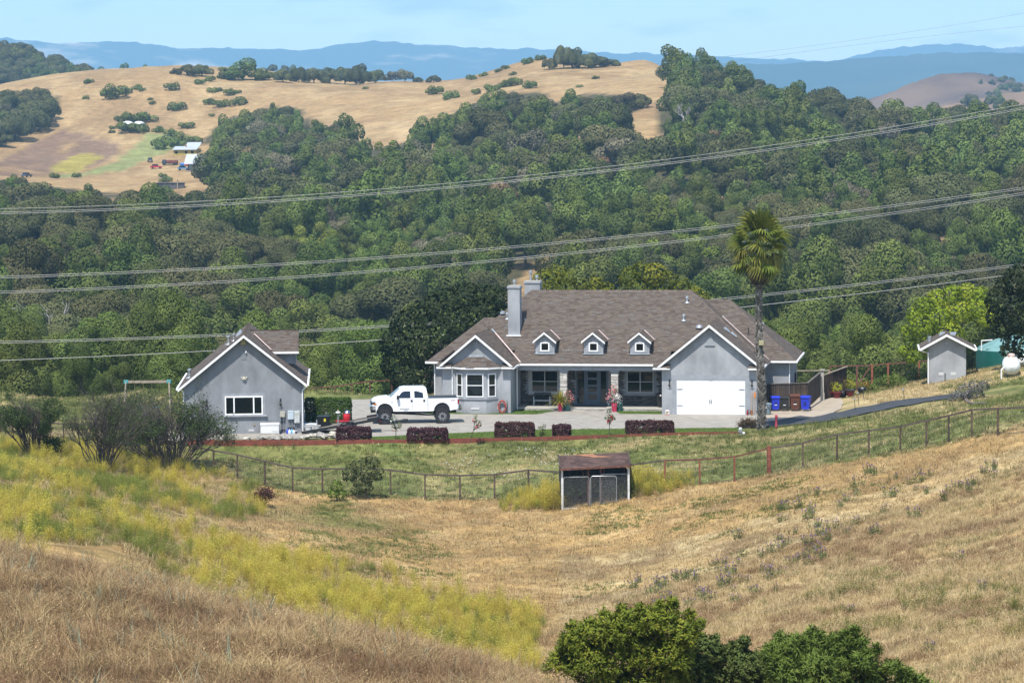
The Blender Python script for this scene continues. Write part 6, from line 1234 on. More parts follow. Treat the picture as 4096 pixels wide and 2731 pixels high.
# ------------------------------------------------------------------ the palm
PB = atz(761.2, 430.5, 0); PB[2] = hz(PB[0], PB[1]) - .05
PM = empty('palm_tree', PB, 0, 'tall fan palm with shaggy brown skirt in front of the garage corner', 'palm')
TRK = tinted('palm_trunk', [(0, (.075, .062, .055)), (.5, (.17, .15, .135)), (1, (.30, .27, .25))], .95, .1, 0, 0, .6, 5)
def tx(z): return -.16 * (z / 10.5) ** 1.5 + .06 * math.sin(z * .7)
th = 11.4; mb = MB(); mb.tube([(tx(z), 0, z) for z in np.linspace(-.3, th, 24)], [.25 - .009 * min(z, 8) - (.0 if z > 1 else -.03) for z in np.linspace(0, th, 24)], 12, t=.35)
mb.build('trunk', TRK, PM, smooth=True, tint=True)
rng = random.Random(4); mb = MB()
for k in range(420):                              # old leaf bases wrapping the trunk
    z = th * k / 420; a = k * 2.399; R_ = .25 - .009 * min(z, 8); w_ = rng.uniform(.08, .13); ln = rng.uniform(.16, .30); ou = rng.uniform(.02, .09) + (.07 if z < 3.4 and rng.random() < .4 else 0)
    c, s = math.cos(a), math.sin(a); p = Vector((tx(z) + c * R_ * .96, s * R_ * .96, z)); tv = Vector((-s, c, 0)); ov = Vector((c, s, 0)); up = Vector((rng.uniform(-.4, .4) * -s, rng.uniform(-.4, .4) * c, 1)).normalized(); b = p + up * ln + ov * ou
    mb._n([p - tv * w_, p + tv * w_, b + tv * w_ * .3, b - tv * w_ * .3, p - tv * w_ + ov * .035, p + tv * w_ + ov * .035, b + tv * w_ * .3 + ov * .03, b - tv * w_ * .3 + ov * .03], [(4, 5, 6, 7), (0, 3, 2, 1), (0, 1, 5, 4), (1, 2, 6, 5), (2, 3, 7, 6), (3, 0, 4, 7)], rng.random())
mb.build('leaf_bases', TRK, PM, tint=True)['kind'] = 'stuff'
FR_G = leafmat('palm_frond_green', (.060, .084, .013), (.125, .155, .022), (.26, .255, .045), .25, .25, .02); FR_Y = leafmat('palm_frond_yellow', (.10, .105, .018), (.20, .185, .035), (.36, .27, .09), .2, .2); FR_D = leafmat('palm_frond_dead', (.060, .040, .027), (.13, .095, .066), (.28, .22, .16), .25, .1, .01)
def frond(seed, m, pet, rad, nseg, droop, curl, span=190):
    rng = np.random.default_rng(seed); V, F, T = [], [], []; o = 0
    def stripq(pts, ws, sd, t):
        nonlocal o
        for p, w_ in zip(pts, ws): V.append(p - sd * w_); V.append(p + sd * w_); T.extend([t, t])
        for i in range(len(pts) - 1): F.append((o + 2 * i, o + 2 * i + 1, o + 2 * i + 3, o + 2 * i + 2))
        o += 2 * len(pts)
    stripq([np.array([0, 0, 0.]), np.array([pet * .5, 0, .04]), np.array([pet, 0, 0.])], [.035, .028, .02], np.array([0, 1., 0]), .2)
    for k in range(nseg):
        a = math.radians(-span / 2 + span * (k + .5) / nseg) + rng.normal(0, .02); d = np.array([math.cos(a), math.sin(a), 0]); sd = np.array([-math.sin(a), math.cos(a), 0]); ln = rad * (1 - .3 * abs(a) / 1.8) * rng.uniform(.88, 1.1); b = np.array([pet, 0, 0.]); w_ = rad * math.radians(span) / nseg * .26; dz = .10 * abs(math.sin(a))
        pts = []
        for q in (0.02, .3, .52, .74, .9, 1.0):
            hang = max(0, q - .45); pts.append(b + d * ln * (q - curl * hang) + np.array([0, 0, -1]) * ln * (droop * 2.2 * hang ** 1.5 + dz * q))
        stripq(pts, [w_ * .25, w_ * .9, w_, w_ * .7, w_ * .4, .006], sd, float(np.clip(rng.normal(.45, .18), 0, 1)))
    me = np_mesh('frond', np.array(V), np.array(F), np.array(T)); me.materials.append(m); return me
FG = [frond(i, FR_G, 1.1, 1.2, 18, .22 + .16 * i, .2) for i in range(4)]; FY = [frond(10 + i, FR_Y, .95, 1.1, 16, .8, .3) for i in range(2)]; FD = [frond(20 + i, FR_D, .75, 1.0, 14, 1.0, .45, 150) for i in range(3)]
ct = Vector((tx(th), 0, th + .75)); rng = random.Random(9)
def place_frond(me, az, el, base, sc=1.0):
    o = add('frond', me, None, PM, base); o.rotation_mode = 'XYZ'; o.matrix_local = Matrix.Translation(base) @ Matrix.Rotation(az, 4, 'Z') @ Matrix.Rotation(-el, 4, 'Y') @ Matrix.Rotation(rng.uniform(-.5, .5), 4, 'X') @ Matrix.Scale(sc, 4)
for k in range(54):
    f = k / 54; el = math.radians(82 - 118 * f ** .9) + rng.uniform(-.14, .14); az = k * 2.399 + rng.uniform(-.25, .25); base = ct + Vector((0, 0, .6 - 1.15 * f)); place_frond(rng.choice(FG) if f < .6 or rng.random() < .35 else rng.choice(FY), az, el, base, rng.uniform(.92, 1.12) * (1.1 if f < .6 else 1.02))
for k in range(56): f = k / 56; place_frond(rng.choice(FD), k * 2.399 + .7, math.radians(-38 - 44 * f) + rng.uniform(-.12, .12), ct + Vector((0, 0, -.45 - .75 * f)), rng.uniform(.85, 1.05) * (1 - .2 * f))
FLD = empty('floodlight', (PB[0] - .02, PB[1] - .42, PB[2] + 6.0), 0, 'square floodlight strapped to the palm trunk', 'lamp'); MB().rbox(-.17, .17, -.06, .05, -.17, .17, .02).build('housing', BRASS, FLD)
for k in range(5): MB().box(-.14, .14, -.075, -.06, -.14 + k * .06, -.105 + k * .06).build('slat', surf('lamp_lens', (.5, .46, .3), .4), FLD)
MB().box(-.03, .03, .05, .2, -.03, .03).build('bracket', DARKMET, FLD)

# ------------------------------------------------------------------ single trees near the house
def pixtree(name, label, Y, blobs, leaf, dens, m, base_u, base_v=None, asp=.7, cat='tree', trunk=True, depth=.85, tr=.22, tips=7, bark_m=None):
    """a crown made of lobes given by where they stand (u,v) and how big they look (px), all about distance Y"""
    rng = np.random.default_rng(int(blobs[0][0] * 7 + len(blobs))); k = Y / FPX; b0 = at(base_u, base_v or 400, Y); gz = hz(b0[0], b0[1]); B = []
    for b in blobs:
        u, v, r = b[:3]; dy = b[3] if len(b) > 3 else rng.uniform(-.6, .6) * r * k
        p = at(u, v, Y + dy); B.append((p[0] - b0[0], dy, p[2] - gz, r * k * 1.05, r * k * depth * 1.1, r * k))
    o = empty(name, (b0[0], b0[1], gz), 0, label, cat)
    add('crown', leaf_mesh(name + '_crown', *blob_leaves(B, dens, leaf, rng, asp)), m, o)
    if trunk:
        Hh = max(b[2] for b in B); tm = limb_mesh(name + '_trunk', tr, Hh, [b[:3] for b in sorted(B, key=lambda q: -q[3])[:tips]], rng, low=.3); add('trunk', tm, bark_m or bark, o)
    return o
M_DARK = leafmat('leaves_live_oak', (.010, .018, .006), (.018, .029, .009), (.036, .050, .016), .1, .15); M_GOLDG = leafmat('leaves_golden_green', (.085, .095, .010), (.16, .165, .018), (.27, .24, .035), .12, .3)
pixtree('live_oak', 'large dark live oak behind the left end of the house', 221, [(402, 362, 20), (399, 343, 18), (410, 328, 19), (424, 318, 18), (438, 309, 18), (452, 304, 17), (467, 300, 17), (482, 297, 14), (494, 297, 12), (503, 303, 12), (421, 345, 26), (408, 378, 16), (424, 376, 20), (441, 338, 28), (460, 328, 26), (481, 318, 24), (440, 368, 22), (396, 352, 10), (389, 366, 8)], .30, 85, M_DARK, 432, 396, tr=.4)
pixtree('broadleaf_tree', 'yellow green tree top above the roof beside the chimneys', 229, [(545, 281, 12), (556, 275, 11), (566, 279, 10), (550, 292, 13), (566, 293, 12)], .26, 95, M_GOLDG, 555, 396)
pixtree('broadleaf_tree', 'low yellow green tree top over the middle of the roof ridge', 229, [(584, 286, 8), (596, 284, 8), (608, 289, 7), (590, 296, 11), (605, 298, 10)], .26, 95, M_GOLDG, 596, 396)
pixtree('broadleaf_tree', 'yellow green tree top falling away behind the right end of the ridge', 229, [(629, 277, 11), (642, 272, 11), (655, 275, 12), (668, 281, 11), (681, 288, 11), (692, 294, 10), (702, 299, 8), (640, 290, 15), (660, 295, 14), (680, 300, 12)], .26, 95, M_GOLDG, 655, 396)
pixtree('maple_tree', 'bright yellow green tree behind the pump shed', 214, [(915, 316, 9), (925, 307, 11), (938, 300, 11), (952, 296, 11), (967, 293, 10), (980, 296, 10), (905, 330, 5), (911, 336, 8), (923, 327, 13), (938, 318, 15), (957, 312, 15), (977, 309, 13), (904, 351, 6), (912, 357, 7), (920, 352, 7), (988, 318, 11), (930, 340, 10), (950, 335, 14), (915, 345, 6)], .24, 115, leafmat('leaves_maple', (.13, .165, .012), (.24, .285, .02), (.40, .37, .035), .05, .3), 935, 385)
pixtree('live_oak', 'very dark oak hanging over the green tank at the right edge', 201, [(1000, 300, 14), (1010, 286, 14), (1024, 280, 18), (1012, 310, 18), (1026, 318, 20), (1003, 328, 12), (1016, 340, 14), (1030, 346, 16), (1042, 300, 22), (995, 316, 9), (1008, 350, 8), (1040, 335, 20), (1022, 352, 9)], .27, 100, M_DARK, 1034, 372, tr=.35)
# clipped hedges
M_RED = leafmat('leaves_barberry', (.040, .018, .020), (.080, .034, .036), (.15, .058, .058), .08, .12); M_HEDGE = leafmat('leaves_hedge', (.035, .065, .012), (.06, .105, .018), (.11, .16, .03), .05, .2); TWIG = surf('twig_dark', (.055, .042, .035), .9, .2, 6)
def hedge(label, x0, x1, y, h, d, m, leaf=.10, dens=620, z=0, name='hedge', rz=0, gaps=.12):
    rng = np.random.default_rng(int(x0 * 13 + 900)); w_ = (x1 - x0) / 2; o = empty(name, ((x0 + x1) / 2, y, z), rz, label, 'hedge'); P, N = [], []
    for ax, sg_, area in ((0, 1, d * h), (0, -1, d * h), (1, -1, 2 * w_ * h), (1, 1, 2 * w_ * h), (2, 1, 2 * w_ * d)):
        n = int(area * dens); p = np.stack([rng.uniform(-w_, w_, n), rng.uniform(-d / 2, d / 2, n), rng.uniform(h * .12, h, n)], 1); lim = (w_, d / 2, h)[ax]; p[:, ax] = sg_ * lim if ax < 2 else lim
        nn = np.zeros((n, 3)); nn[:, ax] = sg_; P.append(p - nn * rng.uniform(-.02, .16, n)[:, None]); N.append(nn)
    P = np.concatenate(P); N = np.concatenate(N); r3 = np.array([w_, d / 2, h]); q = np.abs(P / r3); rnd = np.clip((q[:, 0] ** 8 + q[:, 2] ** 8), 0, 2); P -= P * np.array([.05, .05, .04]) * np.clip(rnd - 1, 0, 1)[:, None]
    gn = fbm(P[:, 0] * 1.7 + 30, P[:, 2] * 1.7 + P[:, 1], 3); P += N * ((gn - .5) * .26)[:, None]; P += np.where(rng.random(len(P)) < .04, 1, 0)[:, None] * np.array([0, 0, .10]) * rng.random(len(P))[:, None]; keep = (gn > .32) | (P[:, 2] > h * .6); P, N = P[keep], N[keep]
    V, F, T, Nl = leaves(P, N + rng.normal(0, .25, P.shape) + np.array([0, 0, .2]), leaf, rng, .7, np.clip(rng.normal(.45, .22, len(P)), 0, 1)); add('foliage', leaf_mesh('hedge_leaves', V, F, T, Nl), m, o)['kind'] = 'stuff'
    tw = MB()
    for _ in range(int(w_ * 14)): a = rng.uniform(-w_ * .95, w_ * .95); b = rng.uniform(-d * .35, d * .35); tw.tube([(a, b, -.05), (a + rng.uniform(-.1, .1), b, h * .45), (a + rng.uniform(-.25, .25), b + rng.uniform(-.2, .2), h * .9)], [.014, .010, .004], 4)
    tw.build('stems', TWIG, o)['kind'] = 'stuff'; return o
for (x0, x1, y, h, lab) in ((-11.57, -9.35, 183.0, .92, 'clipped dark red hedge in front of the trailer'), (-6.92, -4.27, 182.75, .82, 'clipped dark red hedge below the front of the truck'), (-1.18, 1.43, 184.25, .98, 'clipped dark red hedge below the hose and porch'), (2.6, 3.86, 184.4, .78, 'smallest dark red hedge near the middle of the lawn'), (7.51, 10.75, 185.9, .86, 'longest dark red hedge below the garage door')): hedge(lab, x0, x1, y, h, .8, M_RED)
hedge('tall clipped green box hedge beside the cottage', -13.55, -11.2, 192.8, 1.95, 1.6, M_HEDGE, .10, 600); hedge('dark end of green hedge in the shade of the cottage', -14.4, -13.62, 194.0, 1.85, 1.2, M_HEDGE, .10, 560)
# standard roses and small shrubs in the lawn strip
M_ROSE = leafmat('leaves_rose', (.05, .075, .02), (.09, .125, .035), (.16, .19, .06), .1)
def rose(u, v, H_, w_, lab, petals, lean=0, n=9, stem=True):
    p = atz(u, v, 0); o = empty('rose_bush', (p[0], p[1], 0), 0, lab, 'rose bush'); rng = np.random.default_rng(int(u)); bl = [(lean + rng.uniform(-w_, w_) * .7, rng.uniform(-w_, w_) * .5, H_ * rng.uniform(.5 if stem else .2, .95), w_ * .42, w_ * .42, w_ * .42) for _ in range(n)]
    add('leaves', leaf_mesh('rose_leaves', *blob_leaves(bl, 300, .10, rng, shell=(.3, 1.1))), M_ROSE, o)['kind'] = 'stuff'; t_ = MB(); t_.tube([(0, 0, -.05), (lean * .4, 0, H_ * .35), (lean * .7, 0, H_ * .5)], [.03, .024, .02], 6)
    for b in bl: t_.tube([(lean * .5, 0, H_ * .4 if stem else .05), b[:3]], [.016, .006], 4)
    t_.build('stem', bark, o)
    if petals: flowers(o, [(b[0], b[1] - .1, b[2], .14) for b in bl[:4]], 9, petals, 7, .11, 'blossom')
    return o
rose(396, 439, 1.62, .42, 'standard rose with a white bloom left of the second hedge', WHITEF); rose(470, 441, 1.75, .38, 'thin leaning young rose between second and third hedge', PINK, .45, 7); rose(609.5, 434.5, 1.7, .40, 'standard rose with dark red blooms below the right porch column', tinted('red_petals', [(0, (.25, .01, .02)), (1, (.45, .03, .05))], .6)); rose(541, 437.5, .85, .36, 'loose low green shrub beside the third hedge', None, 0, 8, False)
# twiggy bushes on the left slope
def thicket(name, label, u, v, Ht, W_, nst, leafn, m, seed, base=None, twm=None, cat='bush', leaf=.10):
    p = base if base is not None else G(u, v, 100, 215); o = empty(name, p, 0, label, cat); rng = random.Random(seed); mb = MB(); tips = []
    def br(a, d, ln, r, lv):
        e = a + d * ln; md = a.lerp(e, .5) + Vector((rng.uniform(-.12, .12), rng.uniform(-.12, .12), rng.uniform(-.02, .1))) * ln; mb.tube([a, md, e], [r, r * .8, r * .6], 3 if lv > 1 else 5, False); tips.append(e)
        if lv < 4:
            for _ in range(3 if lv < 3 else 2): br(a.lerp(e, rng.uniform(.45, 1)), (d + Vector((rng.uniform(-1, 1), rng.uniform(-1, 1), rng.uniform(-.35, .55))) * .75).normalized(), ln * rng.uniform(.5, .75), r * .58, lv + 1)
    for _ in range(nst): a = rng.uniform(0, 6.28); q = rng.uniform(.15, 1); br(Vector((math.cos(a) * .12 * W_ * q, math.sin(a) * .12 * W_ * q, -.1)), Vector((math.cos(a) * q * W_ / Ht * .8, math.sin(a) * q * W_ / Ht * .5, 1 - .35 * q)).normalized(), Ht * .40 * rng.uniform(.8, 1.15), .045, 0)
    mb.build('branches', twm or surf('twig_grey', (.075, .062, .055), .9, .25, 5), o)['kind'] = 'stuff'
    if leafn:
        g = np.random.default_rng(seed); T_ = np.array([tuple(t) for t in tips]); k = g.integers(0, len(T_), leafn); cl = fbm(T_[k][:, 0] * 1.1 + 9, T_[k][:, 2] * 1.1, 2); k = k[cl > .37]; P = T_[k] + g.normal(0, .10, (len(k), 3)); V, F, T, Nl = leaves(P, g.normal(0, 1, P.shape) + np.array([0, 0, .8]), leaf, g, .55); add('leaves', leaf_mesh(name + '_leaves', V, F, T, Nl), m, o)['kind'] = 'stuff'
    return o
M_BUSH = leafmat('leaves_bush', (.028, .044, .013), (.048, .072, .02), (.085, .11, .034), .1)
thicket('bramble_bush', 'big dark twiggy bush left of the cottage', 171, 467, 6.0, 8.0, 48, 26000, M_BUSH, 3, leaf=.11); thicket('bramble_bush', 'grey half bare bush standing between two greener bushes', 102, 471, 5.8, 4.6, 28, 7000, M_BUSH, 4); thicket('bramble_bush', 'green leafy bush at the far left by the fence', 36, 457, 4.8, 3.2, 24, 22000, M_BUSH, 5, leaf=.11)
thicket('bramble_bush', 'thin grey bush reaching up behind the middle bush', 120, 445, 5.0, 4.6, 16, 2500, M_BUSH, 14); thicket('bramble_bush', 'small leafy bush low at the foot of the left bush', 52, 458, 1.7, 1.4, 10, 3000, M_BUSH, 6)
thicket('dead_shrub', 'dead red brown shrub at the edge of the yellow weeds', 263, 506, 1.5, 1.3, 14, 1600, leafmat('leaves_dead_red', (.05, .02, .014), (.10, .04, .026), (.15, .07, .04), .05, .1), 7)
pixtree('young_oak', 'young oak standing in front of the wire fence', 168.5, [(360, 466, 9), (350, 474, 8), (368, 472, 9), (374, 462, 6), (362, 480, 10), (352, 466, 6), (377, 476, 5), (366, 487, 7), (357, 489, 6), (380, 470, 4), (369, 459, 4)], .14, 300, leafmat('leaves_young_oak', (.045, .058, .022), (.075, .09, .034), (.12, .135, .055), .05), 366, 498, tr=.07)
pixtree('green_shrub', 'small bright green shrub left of the young oak', 168, [(337, 487, 6), (334, 493, 6), (341, 494, 6), (337, 482, 4)], .12, 400, leafmat('leaves_bright', (.06, .10, .016), (.10, .16, .024), (.16, .22, .04), .05), 337, 497, tr=.04, cat='shrub')
# shrubs inside and beside the kennel
for k, (u, v, H_, W_, lab) in enumerate(((571, 508, 1.9, 1.2, 'leafy plant growing in the left bay of the kennel'), (586, 507, 2.1, 1.3, 'dry tangled plant in the middle of the kennel'), (606, 506, 1.6, 1.6, 'grey green plant in the right bay of the kennel'), (624, 505, 1.0, 1.0, 'low green plant at the right kennel corner'))):
    b_ = at(u, v, 165.9); b_[2] = hz(b_[0], b_[1]); thicket('kennel_plant', lab, u, v, H_, W_ * .7, 8, 1500, (M_BUSH, M_GREY, M_BUSH, M_BAY)[k], 30 + k, base=b_, cat='plant', leaf=.12)
# right hand garden shrubs
M_ROSM = leafmat('leaves_rosemary', (.065, .105, .018), (.115, .165, .03), (.18, .23, .055), .05); M_LAV = leafmat('leaves_lavender', (.085, .085, .075), (.15, .145, .125), (.24, .22, .19), .1, .1)
for name, lab, Y, bl, m, bu, bv in (('rosemary_bush', 'broad green rosemary mound above the dry grass', 212, [(878, 384, 6), (887, 381, 7), (896, 380, 7), (903, 384, 6), (874, 388, 5), (883, 389, 6), (893, 389, 7), (901, 389, 5)], M_ROSM, 889, 392), ('orange_shrub', 'shrub with orange tipped leaves beside the rosemary', 212, [(861, 386, 4), (866, 385, 4.5), (869, 389, 4.5), (863, 390, 4)], leafmat('leaves_orange', (.09, .10, .02), (.18, .15, .03), (.32, .17, .05), .05), 866, 394), ('dark_shrub', 'dark low shrub left of the pump shed', 218, [(912, 376, 7), (921, 375, 7), (930, 377, 6), (905, 379, 5)], M_DARK, 918, 382), ('lavender_bush', 'grey lavender bush at the bend of the drive', 186, [(957, 396, 7), (966, 391, 8), (975, 388, 8), (983, 386, 6), (952, 401, 5), (963, 402, 7), (970, 398, 8), (978, 396, 7), (976, 404, 6), (968, 406, 5)], M_LAV, 968, 407)):
    pixtree(name, lab, Y, bl, .15, 420, m, bu, bv, .4, 'shrub', True, tr=.05)
b_ = atz(748, 427, 0); b_[2] = hz(b_[0], b_[1]); thicket('dry_shrub', 'dry brown tuft at the foot of the palm', 0, 0, .95, 1.5, 26, 1200, M_BROWN, 41, base=b_, cat='shrub', leaf=.08)

# ------------------------------------------------------------------ big leafy bushes at the bottom
M_LAUR = leafmat('leaves_laurel', (.065, .10, .012), (.13, .178, .021), (.28, .28, .035), .05, .25); M_OAKB = leafmat('leaves_scrub_oak', (.042, .066, .015), (.078, .112, .028), (.14, .172, .052), .05, .15); M_WIL = leafmat('leaves_willow', (.050, .092, .016), (.098, .162, .030), (.19, .25, .056), .05, .2)
def lowbush(name, label, Y, blobs, L_, W_, ntip, per, m, bu, spread=.9):
    """bush of leafy shoots: narrow leaves fan out round the twig tips of every lobe"""
    rng = np.random.default_rng(int(bu)); k = Y / FPX; b0 = at(bu, 700, Y); gz = hz(b0[0], b0[1]); B = []
    for b in blobs: u, v, r = b[:3]; dy = rng.uniform(-.9, .5) * r * k * (1 if r > 10 else .4); p = at(u, v, Y + dy); B.append((p[0] - b0[0], dy, p[2] - gz, r * k, r * k, r * k))
    B = np.array(B); w_ = B[:, 3] ** 2; w_ /= w_.sum(); ch = rng.choice(len(B), ntip, p=w_); d = rng.normal(0, 1, (ntip, 3)); d[:, 2] = np.where(d[:, 2] < -.6, -d[:, 2], d[:, 2]); d /= np.linalg.norm(d, axis=1)[:, None]
    P = B[ch, :3] + d * B[ch, 3:] * (.55 + .5 * rng.random(ntip) ** .6)[:, None]; keep = np.ones(ntip, bool)
    for j in range(len(B)): keep &= (j == ch) | ((((P - B[j, :3]) / B[j, 3:]) ** 2).sum(1) > .4)
    P, d = P[keep], d[keep]; n = len(P); ax = d + rng.normal(0, .35, d.shape) + np.array([0, 0, .55]); ax /= np.linalg.norm(ax, axis=1)[:, None]
    tipt = np.clip(rng.normal(.42, .16, n), 0, 1); P = np.repeat(P, per, 0); A = np.repeat(ax, per, 0); D0 = np.repeat(d, per, 0); q = rng.normal(0, 1, P.shape); q -= A * (q * A).sum(1)[:, None]; q /= np.linalg.norm(q, axis=1)[:, None]
    t = rng.random(len(P))[:, None]; base = P - A * L_ * 1.6 * t; dr = A * (.45 + .4 * (1 - t)) + q * spread; dr /= np.linalg.norm(dr, axis=1)[:, None]; ln = L_ * rng.uniform(.65, 1.15, len(P))[:, None]; sd = np.cross(dr, A + q * .2); sd /= np.linalg.norm(sd, axis=1)[:, None] + 1e-9
    nl = np.cross(sd, dr); V = np.stack([base, base + dr * ln * .45 + sd * W_ * .5, base + dr * ln - np.array([0, 0, .12]) * ln, base + dr * ln * .45 - sd * W_ * .5], 1).reshape(-1, 3); T = np.repeat(np.clip(np.repeat(tipt, per) + rng.normal(0, .10, len(P)) + np.where(rng.random(len(P)) < .02, .5, 0), 0, 1), 4)
    Nn = D0 * .45 + A * .25 + nl * np.sign((nl * (D0 + A)).sum(1))[:, None] * .6; F = np.arange(len(V)).reshape(-1, 4); fl = (nl * (D0 + A)).sum(1) < 0; F = np.where(fl[:, None], F[:, ::-1], F); Nn /= np.linalg.norm(Nn, axis=1)[:, None]
    o = empty(name, (b0[0], b0[1], gz), 0, label, 'bush'); add('foliage', leaf_mesh(name + '_leaves', V, F, T, np.repeat(Nn, 4, 0)), m, o)['kind'] = 'stuff'
    add('stem', limb_mesh(name + '_stem', .07, B[:, 2].max(), [tuple(b[:3]) for b in B[:10]], rng, low=.5), bark, o); return o
lowbush('laurel_bush', 'glossy yellow green laurel bush at the bottom centre right', 76, [(562, 662, 16), (575, 644, 18), (592, 634, 19), (612, 630, 19), (632, 626, 19), (652, 622, 18), (668, 624, 17), (684, 634, 18), (590, 664, 26), (618, 654, 28), (645, 652, 28), (672, 656, 24), (600, 692, 26), (635, 690, 28), (668, 684, 26), (660, 606, 7), (672, 603, 7), (690, 614, 7), (640, 608, 6), (549, 668, 8), (572, 625, 6), (603, 613, 6), (622, 609, 6), (700, 622, 6), (545, 690, 14)], .145, .046, 5200, 10, M_LAUR, 620)
lowbush('scrub_oak', 'dark scrub oak between the laurel and the willow bush', 77.5, [(695, 646, 16), (708, 652, 17), (720, 660, 16), (690, 672, 24), (715, 684, 24), (738, 652, 12), (744, 642, 8), (742, 672, 20), (760, 664, 16), (758, 690, 22), (730, 646, 6), (716, 638, 6), (775, 675, 16)], .09, .048, 4200, 10, M_OAKB, 705)
lowbush('willow_bush', 'dark green willow bush with narrow leaves at the bottom right', 76, [(776, 654, 16), (790, 646, 14), (802, 644, 12), (815, 642, 13), (830, 646, 13), (846, 642, 12), (860, 644, 10), (790, 672, 24), (815, 670, 24), (840, 666, 22), (862, 662, 15), (872, 678, 18), (892, 668, 11), (905, 676, 11), (800, 694, 24), (835, 694, 24), (870, 696, 20), (920, 682, 9), (855, 630, 5), (813, 630, 5), (780, 636, 5), (842, 634, 5), (876, 648, 6), (932, 690, 9), (900, 692, 14)], .18, .036, 4600, 10, M_WIL, 825, .7)

# ------------------------------------------------------------------ grasses, weeds, thistles
def tuft(seed, n, h, spread, lean, w_, droop=.3, m=None, heads=0):
    g = np.random.default_rng(seed); a = g.uniform(0, 6.283, n); r = spread * np.sqrt(g.random(n)); b = np.stack([r * np.cos(a), r * np.sin(a), np.full(n, -.03)], 1); hh = h * g.uniform(.45, 1.15, n); az = g.uniform(0, 6.283, n); le = np.abs(g.normal(0, lean, n))
    d = np.stack([np.cos(az) * np.sin(le), np.sin(az) * np.sin(le), np.cos(le)], 1); s = np.stack([-np.sin(az), np.cos(az), np.zeros(n)], 1) * w_ * .5; hz_ = np.stack([np.cos(az), np.sin(az), np.zeros(n)], 1)
    mid = b + d * hh[:, None] * .55; tip = b + d * hh[:, None] + hz_ * (droop * hh)[:, None] * .5 - np.array([0, 0, 1]) * (droop * hh)[:, None] * .25
    V = np.stack([b - s, b + s, mid - s * .8, mid + s * .8, tip - s * .25, tip + s * .25], 1).reshape(-1, 3); i = np.arange(n)[:, None] * 6; F = np.concatenate([i + np.array([[0, 1, 3, 2]]), i + np.array([[2, 3, 5, 4]])]); T = np.repeat(g.random(n), 6)
    if heads:
        k = g.choice(n, max(1, int(n * heads)), False); P = tip[k]; V2, F2, T2, _ = leaves(P, g.normal(0, 1, P.shape), w_ * 4.5, g, .45); F = np.concatenate([F, F2 + len(V)]); V = np.concatenate([V, V2]); T = np.concatenate([T, np.clip(T2 * .4 + .6, 0, 1)])
    me = np_mesh('tuft', V, F, T); me.materials.append(m); return me
def gmat(name, a, b, c, orand=.25, hue=.012): return tinted(name, [(0, a), (.5, b), (1, c)], .8, .15, orand, .25, hue=hue)
G_BROWN = gmat('grass_brown', (.155, .098, .046), (.28, .185, .092), (.46, .335, .185)); G_STRAW = gmat('grass_straw', (.25, .18, .082), (.42, .315, .155), (.58, .47, .27)); G_MOWN = gmat('grass_mown', (.20, .138, .064), (.355, .258, .128), (.50, .385, .215)); G_GREEN = gmat('grass_green', (.075, .095, .025), (.13, .152, .042), (.21, .215, .072)); G_LAWN = gmat('grass_lawn', (.06, .105, .018), (.105, .175, .028), (.165, .24, .045), .15); G_SAGE = gmat('weed_sage', (.14, .16, .10), (.22, .24, .16), (.32, .33, .24), .15)
def fan_pts(n, y0, y1, seed, amax=.225):
    g = np.random.default_rng(seed); y = np.sqrt(g.uniform(y0 * y0, y1 * y1, n)); x = g.uniform(-amax, amax, n) * y; z = height(x, y); q = np.stack([x, y, z], 1) - CAM; k = FPX / (q @ _f); return x, y, z, 512 + (q @ _r) * k, 341 - (q @ _u) * k, g
def lay(name, label, cat, x, y, z, protos, g, s0, s1, tilt=.12, idx=None):
    n = len(x); s = g.uniform(s0, s1, n); rot = np.stack([g.normal(0, tilt, n), g.normal(0, tilt, n), g.uniform(0, 6.283, n)], 1)
    scatter(name, np.stack([x, y, z], 1), rot, np.stack([s, s, s * g.uniform(.85, 1.15, n)], 1), idx if idx is not None else g.integers(0, len(protos), n), protos, label, cat); print(name, n)
def onpad(x, y): return _polydist(x, y, PADS[0][0]) < .3
def fen_v(U): return np.interp(U, [f[0] for f in FENCE], [f[2] for f in FENCE])
# brown oat grass on the near knoll
G_RED = gmat('grass_red_brown', (.11, .064, .032), (.195, .118, .060), (.32, .21, .12)); G_PALE = gmat('grass_pale', (.27, .19, .085), (.44, .325, .16), (.62, .49, .28))
x, y, z, U, Vv, g = fan_pts(60000, 44, 92, 1); k = inpoly(U, Vv - 2, Z_KNOLL) & (y < 84) & (U > -40) & (U < 700)
pr_ = [tuft(i, 18, .55, .20, .75, .008, .8, G_RED, .25) for i in range(3)] + [tuft(5 + i, 18, .50, .22, .85, .008, .8, G_BROWN, .3) for i in range(3)] + [tuft(10 + i, 16, .55, .22, .9, .007, .9, G_PALE, .35) for i in range(2)] + [tuft(12, 10, .62, .14, .3, .012, .3, G_SAGE), tuft(13, 12, .85, .12, .3, .007, .35, G_BROWN, .6), tuft(14, 16, .30, .22, .6, .012, .4, G_GREEN)]
nk = int(k.sum()); c1 = fbm(x[k] / 2.6, y[k] / 2.6, 4); c2 = fbm(x[k] / .9 + 7, y[k] / .9, 3); c3 = fbm(x[k] / 5 + 3, y[k] / 5, 2); rr_ = g.random(nk)
ix = np.where(c1 + (rr_ - .5) * .16 < .5, g.integers(0, 3, nk), g.integers(3, 6, nk)); ix = np.where((c2 > .62) | (rr_ < .06), g.integers(6, 8, nk), ix); ix = np.where(rr_ > .985, 8, np.where(rr_ > .955, 9, np.where((rr_ > .935) & (c3 > .5), 10, ix)))
